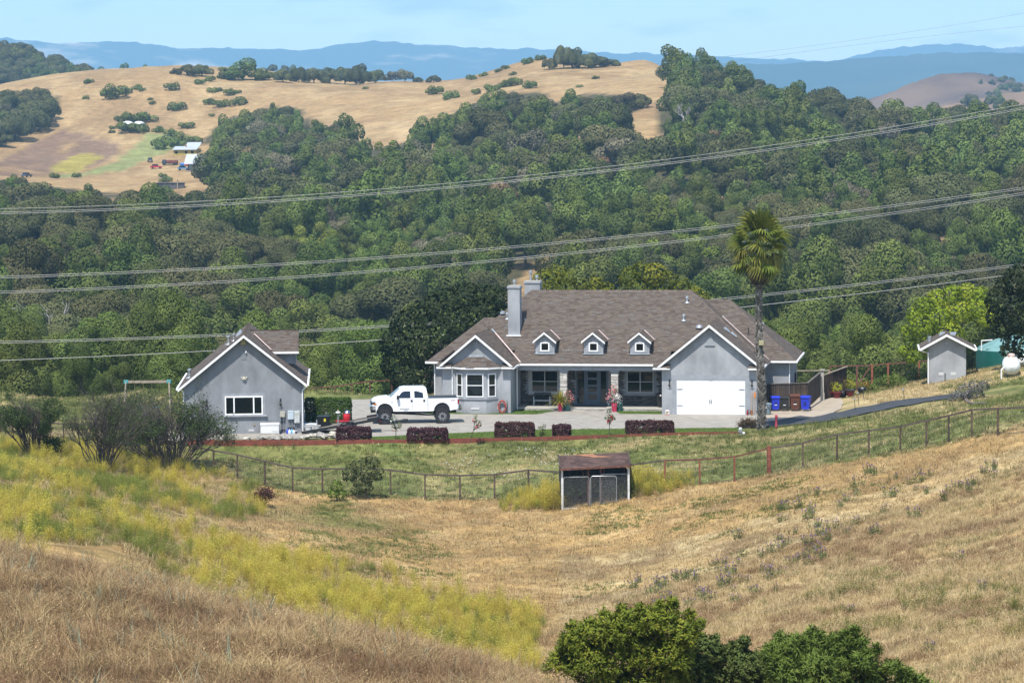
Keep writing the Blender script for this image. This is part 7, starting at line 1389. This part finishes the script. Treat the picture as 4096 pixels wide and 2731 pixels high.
sc_ = (.45 + 1.1 * np.clip((c2 - .25) * 1.3 + (c1 - .4) * .6, 0, 1)) * g.uniform(.75, 1.2, nk); az_ = 2.2 + 2.5 * (c3 - .5) + g.normal(0, .5, nk); ti_ = .35 * g.random(nk)
scatter('brown_grass', np.stack([x[k], y[k], z[k]], 1), np.stack([ti_ * np.cos(az_), ti_ * np.sin(az_), g.uniform(0, 6.28, nk)], 1), np.stack([sc_ * 1.1, sc_ * 1.1, sc_ * g.uniform(.75, 1.1, nk)], 1), ix, pr_, 'tall brown oat grass on the near knoll', 'grass'); print('knoll', nk)
# straw coloured grass of the right hand slope
x, y, z, U, Vv, g = fan_pts(70000, 72, 152, 2); bnd = 604 - (U - 620) * .345 + 14 * (fbm(x / 3, y / 3, 2) - .5); k = (U > 500) & (U < 1130) & (Vv > bnd) & ~inpoly(U, Vv, Z_KNOLL); pr_ = [tuft(20 + i, 24, .40, .28, .8, .010, .8, (G_STRAW, G_PALE, G_STRAW, G_PALE)[i], .25) for i in range(4)] + [tuft(30, 22, .38, .26, .75, .010, .7, G_BROWN, .2), tuft(31, 18, .28, .24, .6, .014, .4, G_GREEN)]
nk = int(k.sum()); cl = fbm(x[k] / 3, y[k] / 3, 3); ix = np.where(cl > .60, 4, np.where((g.random(nk) < .035) | ((cl < .38) & (g.random(nk) < .3)), 5, g.integers(0, 4, nk))); lay('straw_grass', 'pale dry grass covering the right hand slope', 'grass', x[k], y[k], z[k], pr_, g, .6, 1.2, .2, ix)
# mown meadow: short stubble and lying straw
x, y, z, U, Vv, g = fan_pts(78000, 108, 205, 3); k = (Vv > fen_v(U) - 1) & (U > 120) & (U < 1130) & ~inpoly(U, Vv, Z_FENNEL) & ~((U > 520) & (Vv > 612 - (U - 620) * .345)); pr_ = [tuft(40 + i, 16, .16, .34, 1.15, .022, .25, G_MOWN) for i in range(3)] + [tuft(45, 16, .15, .30, .9, .024, .3, G_GREEN), tuft(46, 12, .3, .3, 1.2, .02, .3, G_STRAW)]
nk = int(k.sum()); cl = fbm(x[k] / 5, y[k] / 5, 3) + .18 * sstep(480, 250, U[k]); ix = np.where(cl > .66, 3, np.where(g.random(nk) < .18, 4, g.integers(0, 3, nk))); lay('mown_grass', 'mown dry meadow with patches of green', 'grass', x[k], y[k], z[k], pr_, g, .6, 1.4, .1, ix)
# grass of the bank behind the fence and the terrace edges
x, y, z, U, Vv, g = fan_pts(64000, 148, 236, 4); roadv = np.interp(U, [738, 797, 875, 962, 1060], [428, 424.6, 412, 397, 389]); roadt = np.interp(U, [742, 800, 870, 950, 1060], [424.5, 416, 406, 394, 380])
k = (Vv < fen_v(U) + 2) & (U > -30) & (U < 1130) & ~onpad(x, y) & ~((U > 730) & (Vv < roadv + .8) & (Vv > roadt - .8)) & ~((x > 17) & (x < 25.5) & (y > 191) & (y < 214) & (Vv < roadt)); pr_ = [tuft(50 + i, 16, .20, .28, .6, .024, .4, G_GREEN) for i in range(3)] + [tuft(55 + i, 16, .18, .30, .8, .024, .4, G_STRAW) for i in range(2)] + [tuft(58, 16, .34, .2, .4, .02, .3, G_GREEN)]
nk = int(k.sum()); cl = fbm(x[k] / 3.5 + 5, y[k] / 3.5, 3); dryz = sstep(188, 196, y[k]) * sstep(800, 830, U[k]); ix = np.where((cl + dryz * .25 - .07 * sstep(600, 680, U[k]) * (1 - dryz) + .24 * (g.random(nk) - .5)) > .55, g.integers(3, 5, nk), np.where(g.random(nk) < .1, 5, g.integers(0, 3, nk))); lay('bank_grass', 'green and straw coloured grass of the bank below the house', 'grass', x[k], y[k], z[k], pr_, g, .55, 1.3, .12, ix)
# lawns
PX, PY_ = [], []; g = np.random.default_rng(5)
for poly in LAWNS:
    ax_ = [p[0] for p in poly]; ay_ = [p[1] for p in poly]; n = int((max(ax_) - min(ax_)) * (max(ay_) - min(ay_)) * 34); xx = g.uniform(min(ax_), max(ax_), n); yy = g.uniform(min(ay_), max(ay_), n); kk = inpoly(xx, yy, poly); PX.append(xx[kk]); PY_.append(yy[kk])
PX, PY_ = np.concatenate(PX), np.concatenate(PY_); lay('lawn_grass', 'short green grass blades of the lawn strips', 'grass', PX, PY_, np.full(len(PX), .01), [tuft(70 + i, 18, .075, .14, .5, .018, .3, G_LAWN) for i in range(3)], g, .8, 1.3)
# fennel and mustard
FEN_Y = gmat('fennel_yellow', (.27, .225, .035), (.46, .385, .065), (.66, .55, .12), .2); FEN_G = gmat('fennel_green', (.11, .135, .025), (.18, .21, .04), (.27, .28, .06), .2); STALK = gmat('fennel_stalk', (.16, .13, .05), (.26, .2, .09), (.36, .29, .15), .2)
def fennel(seed, h, W_, m, n=900, leaf=.05):
    g = np.random.default_rng(seed); ns = 10; P = []; Vt, Ft, Tt = [], [], []; o = 0
    for i in range(ns):
        a = g.uniform(0, 6.28); r = W_ * .5 * g.random(); top = np.array([r * math.cos(a), r * math.sin(a), h * g.uniform(.5, 1.0)]); b0 = top * np.array([.35, .35, 0]); s = np.array([-math.sin(a), math.cos(a), 0]) * .008
        Vt += [b0 - s, b0 + s, top + s * .4, top - s * .4]; Ft.append((o, o + 1, o + 2, o + 3)); Tt += [.35] * 4; o += 4
        t = np.clip(g.beta(2.2, 1.5, n // ns), 0, 1)[:, None]; P.append(b0 + (top - b0) * t + g.normal(0, 1, (n // ns, 3)) * np.array([.13, .13, .09]) * (1.3 - t * .6))
    P = np.concatenate(P); V, F, T, _ = leaves(P, g.normal(0, 1, P.shape) + np.array([0, -.2, .6]), leaf, g, .35, np.clip(g.normal(.25 + .5 * P[:, 2] / h, .2), 0, 1)); me = np_mesh('fennel', np.concatenate([V, np.array(Vt)]), np.concatenate([F, np.array(Ft) + len(V)]), np.concatenate([T, np.array(Tt)])); me.materials.append(m); return me
x, y, z, U, Vv, g = fan_pts(23000, 86, 205, 6, .23); cl = fbm(x / 6, y / 6, 3)
edge = -_polydist(U, Vv, [(p[0] - 0, p[1]) for p in Z_FENNEL]) * 1.0; ins = inpoly(U, Vv, Z_FENNEL)
k = ((ins & (cl + .3 * (g.random(len(x)) - .5) > .36)) | ((edge > -12) & (cl > .52))) & (U > -50) & ~onpad(x, y) & (Vv > 440 + (U > 0) * U * .06); pr_ = [fennel(i, 1.1, 1.0, FEN_Y) for i in range(3)] + [fennel(8, .95, 1.0, FEN_G), fennel(9, .6, .9, FEN_G, 700), tuft(80, 26, .75, .34, .5, .012, .5, STALK, .3), tuft(81, 26, .6, .34, .7, .011, .7, G_PALE, .3)]
nk = int(k.sum()); cl2 = fbm(x[k] / 4 + 3, y[k] / 4, 3) + .10 * sstep(200, 0, U[k]) * sstep(440, 500, Vv[k]); r_ = g.random(nk); ix = np.where(cl2 + (r_ - .5) * .2 > .62, g.integers(3, 5, nk), np.where(r_ < .2, 5, np.where(r_ < .42, 6, g.integers(0, 3, nk)))); lay('wild_fennel', 'yellow flowering fennel and mustard spread over the left slope', 'weeds', x[k], y[k], z[k], pr_, g, .45, 1.05, .1, ix)
x, y, z, U, Vv, g = fan_pts(42000, 86, 205, 16, .23); k = inpoly(U, Vv, Z_FENNEL) & ~onpad(x, y) & (U > -50); nk = int(k.sum()); lay('weedy_grass', 'dry straw and green grass between the yellow weeds', 'grass', x[k], y[k], z[k], [tuft(90, 24, .42, .3, .8, .012, .7, G_STRAW, .2), tuft(91, 24, .38, .3, .8, .012, .7, G_PALE, .2), tuft(92, 20, .3, .26, .6, .016, .5, G_GREEN), tuft(93, 22, .4, .28, .7, .012, .6, G_BROWN, .2)], g, .6, 1.2, .15)
bx, by, bz, BU, BV, g2 = fan_pts(16000, 95, 150, 26, .2); kb_ = (inpoly(BU, BV, [(415, 612), (470, 598), (520, 608), (540, 640), (525, 664), (470, 652), (420, 640)]) | inpoly(BU, BV, [(240, 570), (330, 585), (430, 602), (440, 625), (340, 612), (255, 590)])) & (g2.random(len(bx)) < .55); nk = int(kb_.sum())
lay('mustard', 'bright yellow mustard patch in the bottom of the hollow', 'weeds', bx[kb_], by[kb_], bz[kb_], pr_, g2, .5, .95, .1, np.where(g2.random(nk) < .2, 6, g2.integers(0, 3, nk)))
xx, yy, ss = [], [], []
for u0, u1, n in ((560, 500, 150), (633, 694, 130)):
    for _ in range(n):
        t = g.random() ** 1.4; p = at(u0 + (u1 - u0) * t, 505, 166 + g.uniform(-.8, 3.5)); xx.append(p[0]); yy.append(p[1]); ss.append((1.35 - .85 * t) * g.uniform(.55, 1.1))
xx, yy = np.array(xx), np.array(yy); nk = len(xx); ss = np.array(ss)
scatter('wild_fennel', np.stack([xx, yy, height(xx, yy)], 1), np.stack([g.normal(0, .1, nk), g.normal(0, .1, nk), g.uniform(0, 6.28, nk)], 1), np.stack([ss, ss, ss], 1), np.where(g.random(nk) < .34, 5, g.integers(0, 4, nk)), pr_, 'yellow fennel standing on both sides of the kennel', 'weeds')
# yellow flowered weeds low on the right slope
TARW = gmat('tarweed', (.08, .095, .025), (.14, .15, .04), (.30, .26, .05), .2); zt_ = [(800, 575), (850, 560), (960, 585), (1040, 590), (1040, 640), (900, 632), (815, 650)]; x, y, z, U, Vv, g = fan_pts(5200, 80, 130, 9); k = inpoly(U, Vv, zt_) & (fbm(x / 2.4, y / 2.4, 3) > .5)
lay('tarweed', 'green weeds with tiny yellow flowers low on the right slope', 'weeds', x[k], y[k], z[k], [fennel(60 + i, .5, .7, TARW, 200) for i in range(2)], g, .6, 1.2)
# thistles, each a plant of its own
TH_G = gmat('thistle_leaf', (.085, .115, .04), (.15, .19, .07), (.24, .27, .12), .2); TH_P = tinted('thistle_head', [(0, (.11, .07, .07)), (.5, (.18, .125, .18)), (1, (.27, .20, .34))], .7, .2, .1); THP = []
for i in range(4):
    g = np.random.default_rng(90 + i); P, hd = [], []; st = MB()
    for j in range(8): a = g.uniform(0, 6.28); r = .62 * math.sqrt(g.random()); tp = (r * math.cos(a), r * math.sin(a), g.uniform(.38, .66) * (1.1 - r * .5)); st.tube([(tp[0] * .6, tp[1] * .6, -.05), (tp[0] * .9, tp[1] * .9, tp[2] * .6), tp], [.012, .01, .007], 4); hd.append(tp); P += [np.array([tp[0] * (.55 + q_ * .5), tp[1] * (.55 + q_ * .5), tp[2] * q_]) + g.normal(0, .08, 3) for q_ in g.uniform(.05, .7, 32)]
    P = np.array(P); V, F, T, _ = leaves(P, g.normal(0, 1, P.shape) + np.array([0, 0, .5]), .11, g, .35); lm = np_mesh('thistle_leaves', V, F, T); lm.materials.append(TH_G); sm = st.mesh('thistle_stem'); sm.materials.append(MATS['fennel_stalk'])
    hm = MB(); [hm.lathe([(.012, -.025), (.036, 0), (.028, .025), (.044, .065), (.0, .07)], 6, h_, t=float(g.random())) for h_ in hd]; hme = hm.mesh('thistle_heads', tint=True); hme.materials.append(TH_P); THP.append((lm, sm, hme))
band = [(1430, 1335), (1700, 1235), (1790, 1160), (2000, 1085), (2250, 1045), (2320, 1090), (2120, 1190), (1900, 1290), (1760, 1370), (1520, 1410)]; band = [(a * .4354, b * .4354) for a, b in band]; g = np.random.default_rng(12); cnt = 0; taken = []
spots = [(930, 652), (852, 612), (985, 590), (958, 560), (700, 600)]
while cnt < 92:
    u, v = (g.uniform(610, 1020), g.uniform(440, 620)) if cnt >= len(spots) else spots[cnt]
    if cnt >= len(spots) and (not inpoly(np.array([u]), np.array([v]), band)[0] or any(abs(u - a) < 5 and abs(v - b) < 4 for a, b in taken)): continue
    taken.append((u, v)); p = G(u, v, 70, 160); l_, s_, h_ = THP[cnt % 4]; sc_ = g.uniform(.55, .95); o = empty('thistle', p, g.uniform(0, 6.28), 'purple headed thistle clump in the dry grass of the right slope', 'thistle', 'thistles on the right slope'); o.scale = (sc_,) * 3
    add('leaves', l_, None, o)['kind'] = 'stuff'; add('stem', s_, None, o)['kind'] = 'stuff'; add('flower_heads', h_, None, o)['kind'] = 'stuff'; cnt += 1
# white dots of small flowers on the bank
x, y, z, U, Vv, g = fan_pts(9000, 160, 182, 15); k = inpoly(U, Vv, [(400, 447), (560, 447), (700, 470), (680, 480), (560, 486), (440, 480)]) & (fbm(x / 3, y / 3, 2) > .56)
wf = MB(); wf.ico((0, 0, .16), .028, 1, 1, .6, t=.9); wm_ = wf.mesh('white_flower', tint=True); wm_.materials.append(WHITEF); lay('white_flowers', 'tiny white flowers dotted over the bank', 'flowers', x[k], y[k], z[k], [wm_], g, .7, 1.4)
# ------------------------------------------------------------------ power lines
WIRE = surf('power_cable', (.25, .25, .245), .5, .05, 3, metal=.2)
def wire(label, pts, Y, r=.03, dv=0.0, m=None):
    us = np.linspace(-40, 1064, 60); c = np.polyfit([p[0] * .4354 for p in pts], [p[1] * .4354 for p in pts], 2); vs = np.polyval(c, us) + dv
    P = [at(u, v, Y) for u, v in zip(us, vs)]; b = P[0]; mb = MB(); mb.tube([p - b for p in P], r, 5); tag(mb.build('power_line', m or WIRE, None, b, smooth=True), label, 'cable', 'overhead power lines')
B1 = [(0, 481), (500, 455), (1000, 424), (1500, 372), (2000, 298), (2352, 238)]; B2 = [(0, 635), (600, 605), (1200, 562), (1700, 515), (2352, 428)]; B3 = [(0, 669), (600, 638), (1200, 590), (1810, 521), (2352, 441)]; B4 = [(0, 783), (500, 768), (935, 742), (1680, 683), (2352, 604)]; B5 = [(0, 825), (460, 808), (900, 780), (1750, 695), (2352, 628)]
for lab, B_, dv in (('upper cable of the topmost twin power line', B1, 0), ('middle cable of the topmost power line', B1, 3.4), ('lowest cable of the topmost power line', B1, 5.0), ('upper cable of the second twin power line from the top', B2, 0), ('lower cable of the second twin power line from the top', B2, 1.8), ('upper cable of the third twin power line from the top', B3, 0), ('lower cable of the third twin power line from the top', B3, 1.8), ('upper cable of the fourth twin power line, behind the roofs', B4, 0), ('lower cable of the fourth twin power line, behind the roofs', B4, 1.7), ('lowest single power cable passing behind the cottage roof', B5, 0)): wire(lab, B_, (241 if B_ in (B4, B5) else 254) + dv * .3, (.018 if B_ is not B5 else .023), dv)
DW = surf('thin_dark_cable', (.16, .17, .18), .6)
for lab, B_ in (('upper thin distant wire against the sky at the right', [(1300, 165), (1660, 130), (2352, 30)]), ('lower thin distant wire against the sky at the right', [(1300, 205), (1800, 125), (2352, 60)])): wire(lab, B_, 640, .022, 0, DW)

# ------------------------------------------------------------------ the ranch on the far hill
def far(u, v): return G(u, v, 850, 1290)
TIN = surf('tin_roof', (.40, .43, .45), .5, .1, 1.5); OLDBARN = surf('barn_wood', (.075, .045, .036), .9, .25, 1.5, stretch=(2, 2, .3)); YELP = surf('yellow_plaster', (.36, .29, .07), .9, .12, 1)
p = far(203, 169); p[2] -= .4; Bn = empty('barn', p, math.radians(-8), 'dark wooden barn with pale tin roof on the far hill', 'barn')
MB().prism([(-2.9, -1), (2.9, -1), (2.9, 3.0), (0, 5.6), (-2.9, 3.0)], -5.0, 5.0, 'x').build('wall', OLDBARN, Bn)
for s in (-1, 1): MB()._n([(-6.2, s * 3.9, 2.3), (6.0, s * 3.9, 2.3), (6.0, 0, 5.85), (-6.2, 0, 5.85), (-6.2, s * 3.9, 2.45), (6.0, s * 3.9, 2.45), (6.0, 0, 6.0), (-6.2, 0, 6.0)], [(0, 1, 2, 3), (7, 6, 5, 4), (0, 4, 5, 1), (0, 3, 7, 4), (1, 5, 6, 2)]).build('roof', TIN, Bn)
MB().box(2.0, 3.4, -2.96, -2.9, .9, 2.4).build('window', OFFW, Bn); MB().box(-4.6, -3.2, -2.98, -2.9, .6, 2.2).build('porch_front', surf('pale_boards', (.22, .25, .25), .8), Bn); MB().box(-5.2, -.5, -4.8, -2.95, -1, -.1).build('porch_deck', WEATH, Bn); MB().tube([(4.2, -.5, 5), (4.2, -.5, 7)], .12, 6).build('stove_pipe', GALV, Bn)
p = far(186, 154.6); p[2] -= .2; Yh = empty('farmhouse', p, math.radians(-6), 'yellow farmhouse with white tin roof above the dark barn', 'house')
MB().box(-4.6, 4.6, -2, 2.5, -.8, 2.2).build('wall', YELP, Yh); MB().box(0, 4.6, 2.5, 6.5, -.8, 2.6).build('rear_wall', YELP, Yh)
MB()._n([(-4.9, -2.7, 2.1), (4.9, -2.7, 2.1), (4.9, 2.6, 3.4), (-4.9, 2.6, 3.4), (-4.9, -2.7, 2.25), (4.9, -2.7, 2.25), (4.9, 2.6, 3.55), (-4.9, 2.6, 3.55)], [(3, 2, 1, 0), (4, 5, 6, 7), (0, 1, 5, 4), (1, 2, 6, 5), (2, 3, 7, 6), (3, 0, 4, 7)]).build('roof', TIN, Yh)
MB()._n([(-.8, 2.6, 3.2), (4.9, 2.6, 3.2), (4.9, 6.8, 4.9), (-.8, 6.8, 4.9), (-.8, 2.6, 3.4), (4.9, 2.6, 3.4), (4.9, 6.8, 5.1), (-.8, 6.8, 5.1)], [(3, 2, 1, 0), (4, 5, 6, 7), (0, 1, 5, 4), (1, 2, 6, 5), (2, 3, 7, 6), (3, 0, 4, 7)]).build('rear_roof', TIN, Yh)
for x in (-3.4, .5, 3.0): MB().box(x - .5, x + .5, -2.05, -2, .7, 1.7).build('window', GLASSD, Yh)
MB().box(-.5, .0, 1.4, 1.9, 2.8, 4.0).build('chimney', surf('brick_orange', (.4, .18, .08), .9), Yh)
p = far(170.5, 189); Rs = empty('ruined_shed', p, 0, 'low grey ruined shed below the ranch field', 'shed'); MB().box(-4.5, 4.5, -1.5, 1.5, -.8, 2.0).build('wall', surf('grey_ruin', (.10, .095, .10), .9, .3, 1), Rs); MB().box(-4.7, 4.7, -1.8, 1.8, 2.0, 2.15).build('roof', surf('grey_ruin_roof', (.16, .15, .15), .9, .3, 1), Rs); MB().tube([(2.6, -2, -1), (2.6, -2, 3.2)], .25, 6).build('post', WEATH, Rs)
def car(u, v, rz, c, lab, kind='car'):
    p = far(u, v); C_ = empty('parked_car' if kind == 'car' else 'parked_pickup', p, rz, lab, 'car' if kind == 'car' else 'truck', 'vehicles parked at the far ranch'); m = surf('far_paint_' + lab.split()[0] + str(int(u)), c, .35, .05, 3)
    MB().prism([(-2.2, .45), (2.2, .45), (2.25, .8), (2.0, .98), (1.0, 1.05), (-2.1, 1.05), (-2.25, .85)], -.88, .88, 'y').build('body', m, C_)
    cb = [(-1.7, 1.05), (1.0, 1.05), (.4, 1.6), (-1.3, 1.62)] if kind == 'car' else [(-.4, 1.05), (1.2, 1.05), (.8, 1.7), (-.3, 1.72)]
    MB().prism(cb, -.78, .78, 'y').build('cabin', CARG, C_); MB().prism([(q[0] * .96, q[1] + .0) for q in cb[2:]] + [(cb[3][0] * .96, cb[3][1] + .08), (cb[2][0] * .96, cb[2][1] + .08)][0:2], -.7, .7, 'y').build('roof', m, C_)
    for x in (-1.35, 1.4):
        for s in (-1, 1): MB().lathe([(0, -.1), (.34, -.1), (.34, .1), (0, .1)], 12, (x, s * .8, .34), axis='y').build('wheel', RUB, C_)
car(150, 161.8, math.pi / 2 + .2, (.05, .06, .08), 'dark grey parked car highest on the ranch yard'); car(156.3, 168.4, 0, (.42, .03, .04), 'red parked car on the ranch yard'); car(183.5, 170, 0, (.08, .20, .36), 'blue parked car in front of the barn'); car(26.8, 177, 1.2, (.06, .09, .13), 'dark blue car alone at the far left of the ranch field')
p = far(170, 165); Fm = empty('flatbed_truck', p, 0, 'old dark truck with rusty red load at the far ranch', 'truck'); MB().box(-3, 3, -1, 1, .5, .8).build('chassis', UNDER, Fm); MB().prism([(-3, .8), (-1.4, .8), (-1.4, 2.1), (-2.6, 2.1), (-3, 1.5)], -.95, .95, 'y').build('cab', surf('dark_cab', (.05, .05, .07), .6), Fm); MB().rbox(-1.2, 3, -1, 1, .8, 1.9, .1).build('load', surf('rusty_load', (.19, .055, .035), .9, .3, 2), Fm)
for x in (-2.2, 1.6, 2.3):
    for s in (-1, 1): MB().lathe([(0, -.12), (.42, -.12), (.42, .12), (0, .12)], 12, (x, s * .85, .42), axis='y').build('wheel', RUB, Fm)
for u, v, c, lab in ((184, 165.5, (.04, .16, .55), 'blue tarp heap left of the barn'), (189.3, 165.5, (.55, .05, .05), 'red tarp heap beside the barn')): p = far(u, v); o = MB().ico((0, 0, .5), 1.5, 1.3, .8, .5, .15).build('tarp_heap', surf('tarp_' + lab.split()[0], c, .6), None, p); tag(o, lab, 'tarp')
for u, lab in ((127.8, 'left of two green tanks on the golden hill'), (139, 'right of two green tanks on the golden hill')): p = far(u, 129.5); J = empty('far_tank', p, 0, lab, 'tank', 'two tanks on the golden hill'); MB().lathe([(2.9, -1), (2.9, 2.3)], 24).build('shell', TG, J, smooth=True); MB().lathe([(2.9, 2.3), (2.2, 3.0), (.8, 3.5), (0, 3.55)], 24).build('lid', OFFW, J, smooth=True)

# ------------------------------------------------------------------ trees and shrubs on the golden hill
def onhill(u, v, wpx, hpx, kindi, Y0, Y1, nm, lab, grp):
    p = G(u, v, Y0, Y1); k = p[1] / FPX; c, t, w_, h_, kd = PROTO[kindi]; o = empty(nm, (p[0], p[1], p[2] - .3), random.uniform(0, 6.28), lab, 'tree', grp); o.location[2] -= .22 * hpx * k; o.scale = (1.25 * wpx * k / w_, 1.25 * wpx * k / w_, 1.22 * hpx * k / h_); add('trunk', t, None, o)
    if c is not None: add('crown', c, None, o)
for u, v, w_, h_, kd in ((283, 82, 17, 15, 0), (299, 82, 18, 16, 1), (314, 83, 20, 18, 2), (330, 83, 20, 17, 3), (345, 84, 20, 20, 0), (360, 84.5, 22, 22, 1), (375, 83, 20, 16, 2), (393, 81.5, 15, 13, 7), (405, 81, 15, 15, 8), (418, 81, 9, 7, 0), (434, 81, 12, 8, 1), (187, 75, 16, 12, 3), (202, 76, 20, 14, 0), (176, 74, 10, 7, 1), (243, 80, 30, 21, 4), (225, 79, 18, 12, 5), (262, 80, 22, 12, 6), (564, 72, 18, 27, 0), (576, 72, 20, 22, 1), (588, 70, 20, 18, 2), (600, 67, 18, 12, 3), (612, 66, 14, 8, 1), (549, 76, 13, 14, 2)): onhill(u, v, w_, h_, kd, 1240, 1330, 'oak_tree', 'dark tree standing along the crest of the golden hill', 'trees along the golden crest')
for u, v, w_, h_, kd in ((606, 104, 10, 16, 11), (626, 110, 22, 17, 0), (640, 108, 20, 16, 1), (612, 112, 20, 15, 3), (590, 110, 20, 14, 2), (575, 112, 20, 16, 4), (15, 140, 34, 34, 0), (32, 132, 30, 30, 1), (46, 120, 24, 26, 2), (8, 112, 30, 24, 3), (24, 108, 28, 22, 0), (40, 106, 22, 20, 1), (-8, 125, 34, 30, 2), (56, 113, 8, 7, 4)): onhill(u, v, w_, h_, kd, 900, 1290, PROTO[kd][4], 'tree standing at the edge of the golden slope', 'trees at the edge of the golden slope')
SHRUBS = [(115, 97, 30), (107, 94, 14), (127, 92, 12), (88, 82, 12), (137, 88, 12), (141, 90, 9), (172, 89, 16), (176, 109, 20), (187, 127, 17), (133, 122, 26), (146, 120, 24), (121, 121, 16), (128, 131, 26), (140, 131, 22), (112, 128, 8), (112, 132, 8), (158, 131, 13), (199, 83, 14), (210, 80, 12), (213, 91, 12), (220, 90, 9), (230, 94, 14), (237, 92, 9), (211, 103, 16), (221, 106, 18), (239, 104, 20), (150, 99, 7), (152, 103, 8), (86, 98, 8), (212, 115, 7), (435, 93, 20), (452, 97, 18), (446, 99, 8), (492, 90, 18), (505, 86, 16), (512, 85, 20), (530, 87, 16), (513, 74, 9), (506, 68, 10), (498, 71, 9), (484, 75, 10), (472, 79, 12), (527, 63, 14), (540, 59, 12), (477, 93, 12), (595, 78, 9), (580, 86, 8), (365, 88, 7), (172, 135, 16), (181, 140, 20), (160, 148, 22), (168, 143, 22), (178, 146, 20), (192, 143, 20), (55, 177, 12), (76, 176, 10), (165, 181, 14), (163, 176, 10)]
for i, (u, v, w_) in enumerate(SHRUBS): p = G(u, v + 1, 880, 1310); k = p[1] / FPX; o = empty('hill_shrub', (p[0], p[1], p[2] - .3), random.uniform(0, 6.28), 'round green shrub dotted on the golden hillside', 'shrub', 'shrubs on the golden hillside'); s_ = w_ * k / 5.2; o.scale = (s_, s_, s_ * random.uniform(.75, 1.0)); add('foliage', SHR[i % 3], None, o)
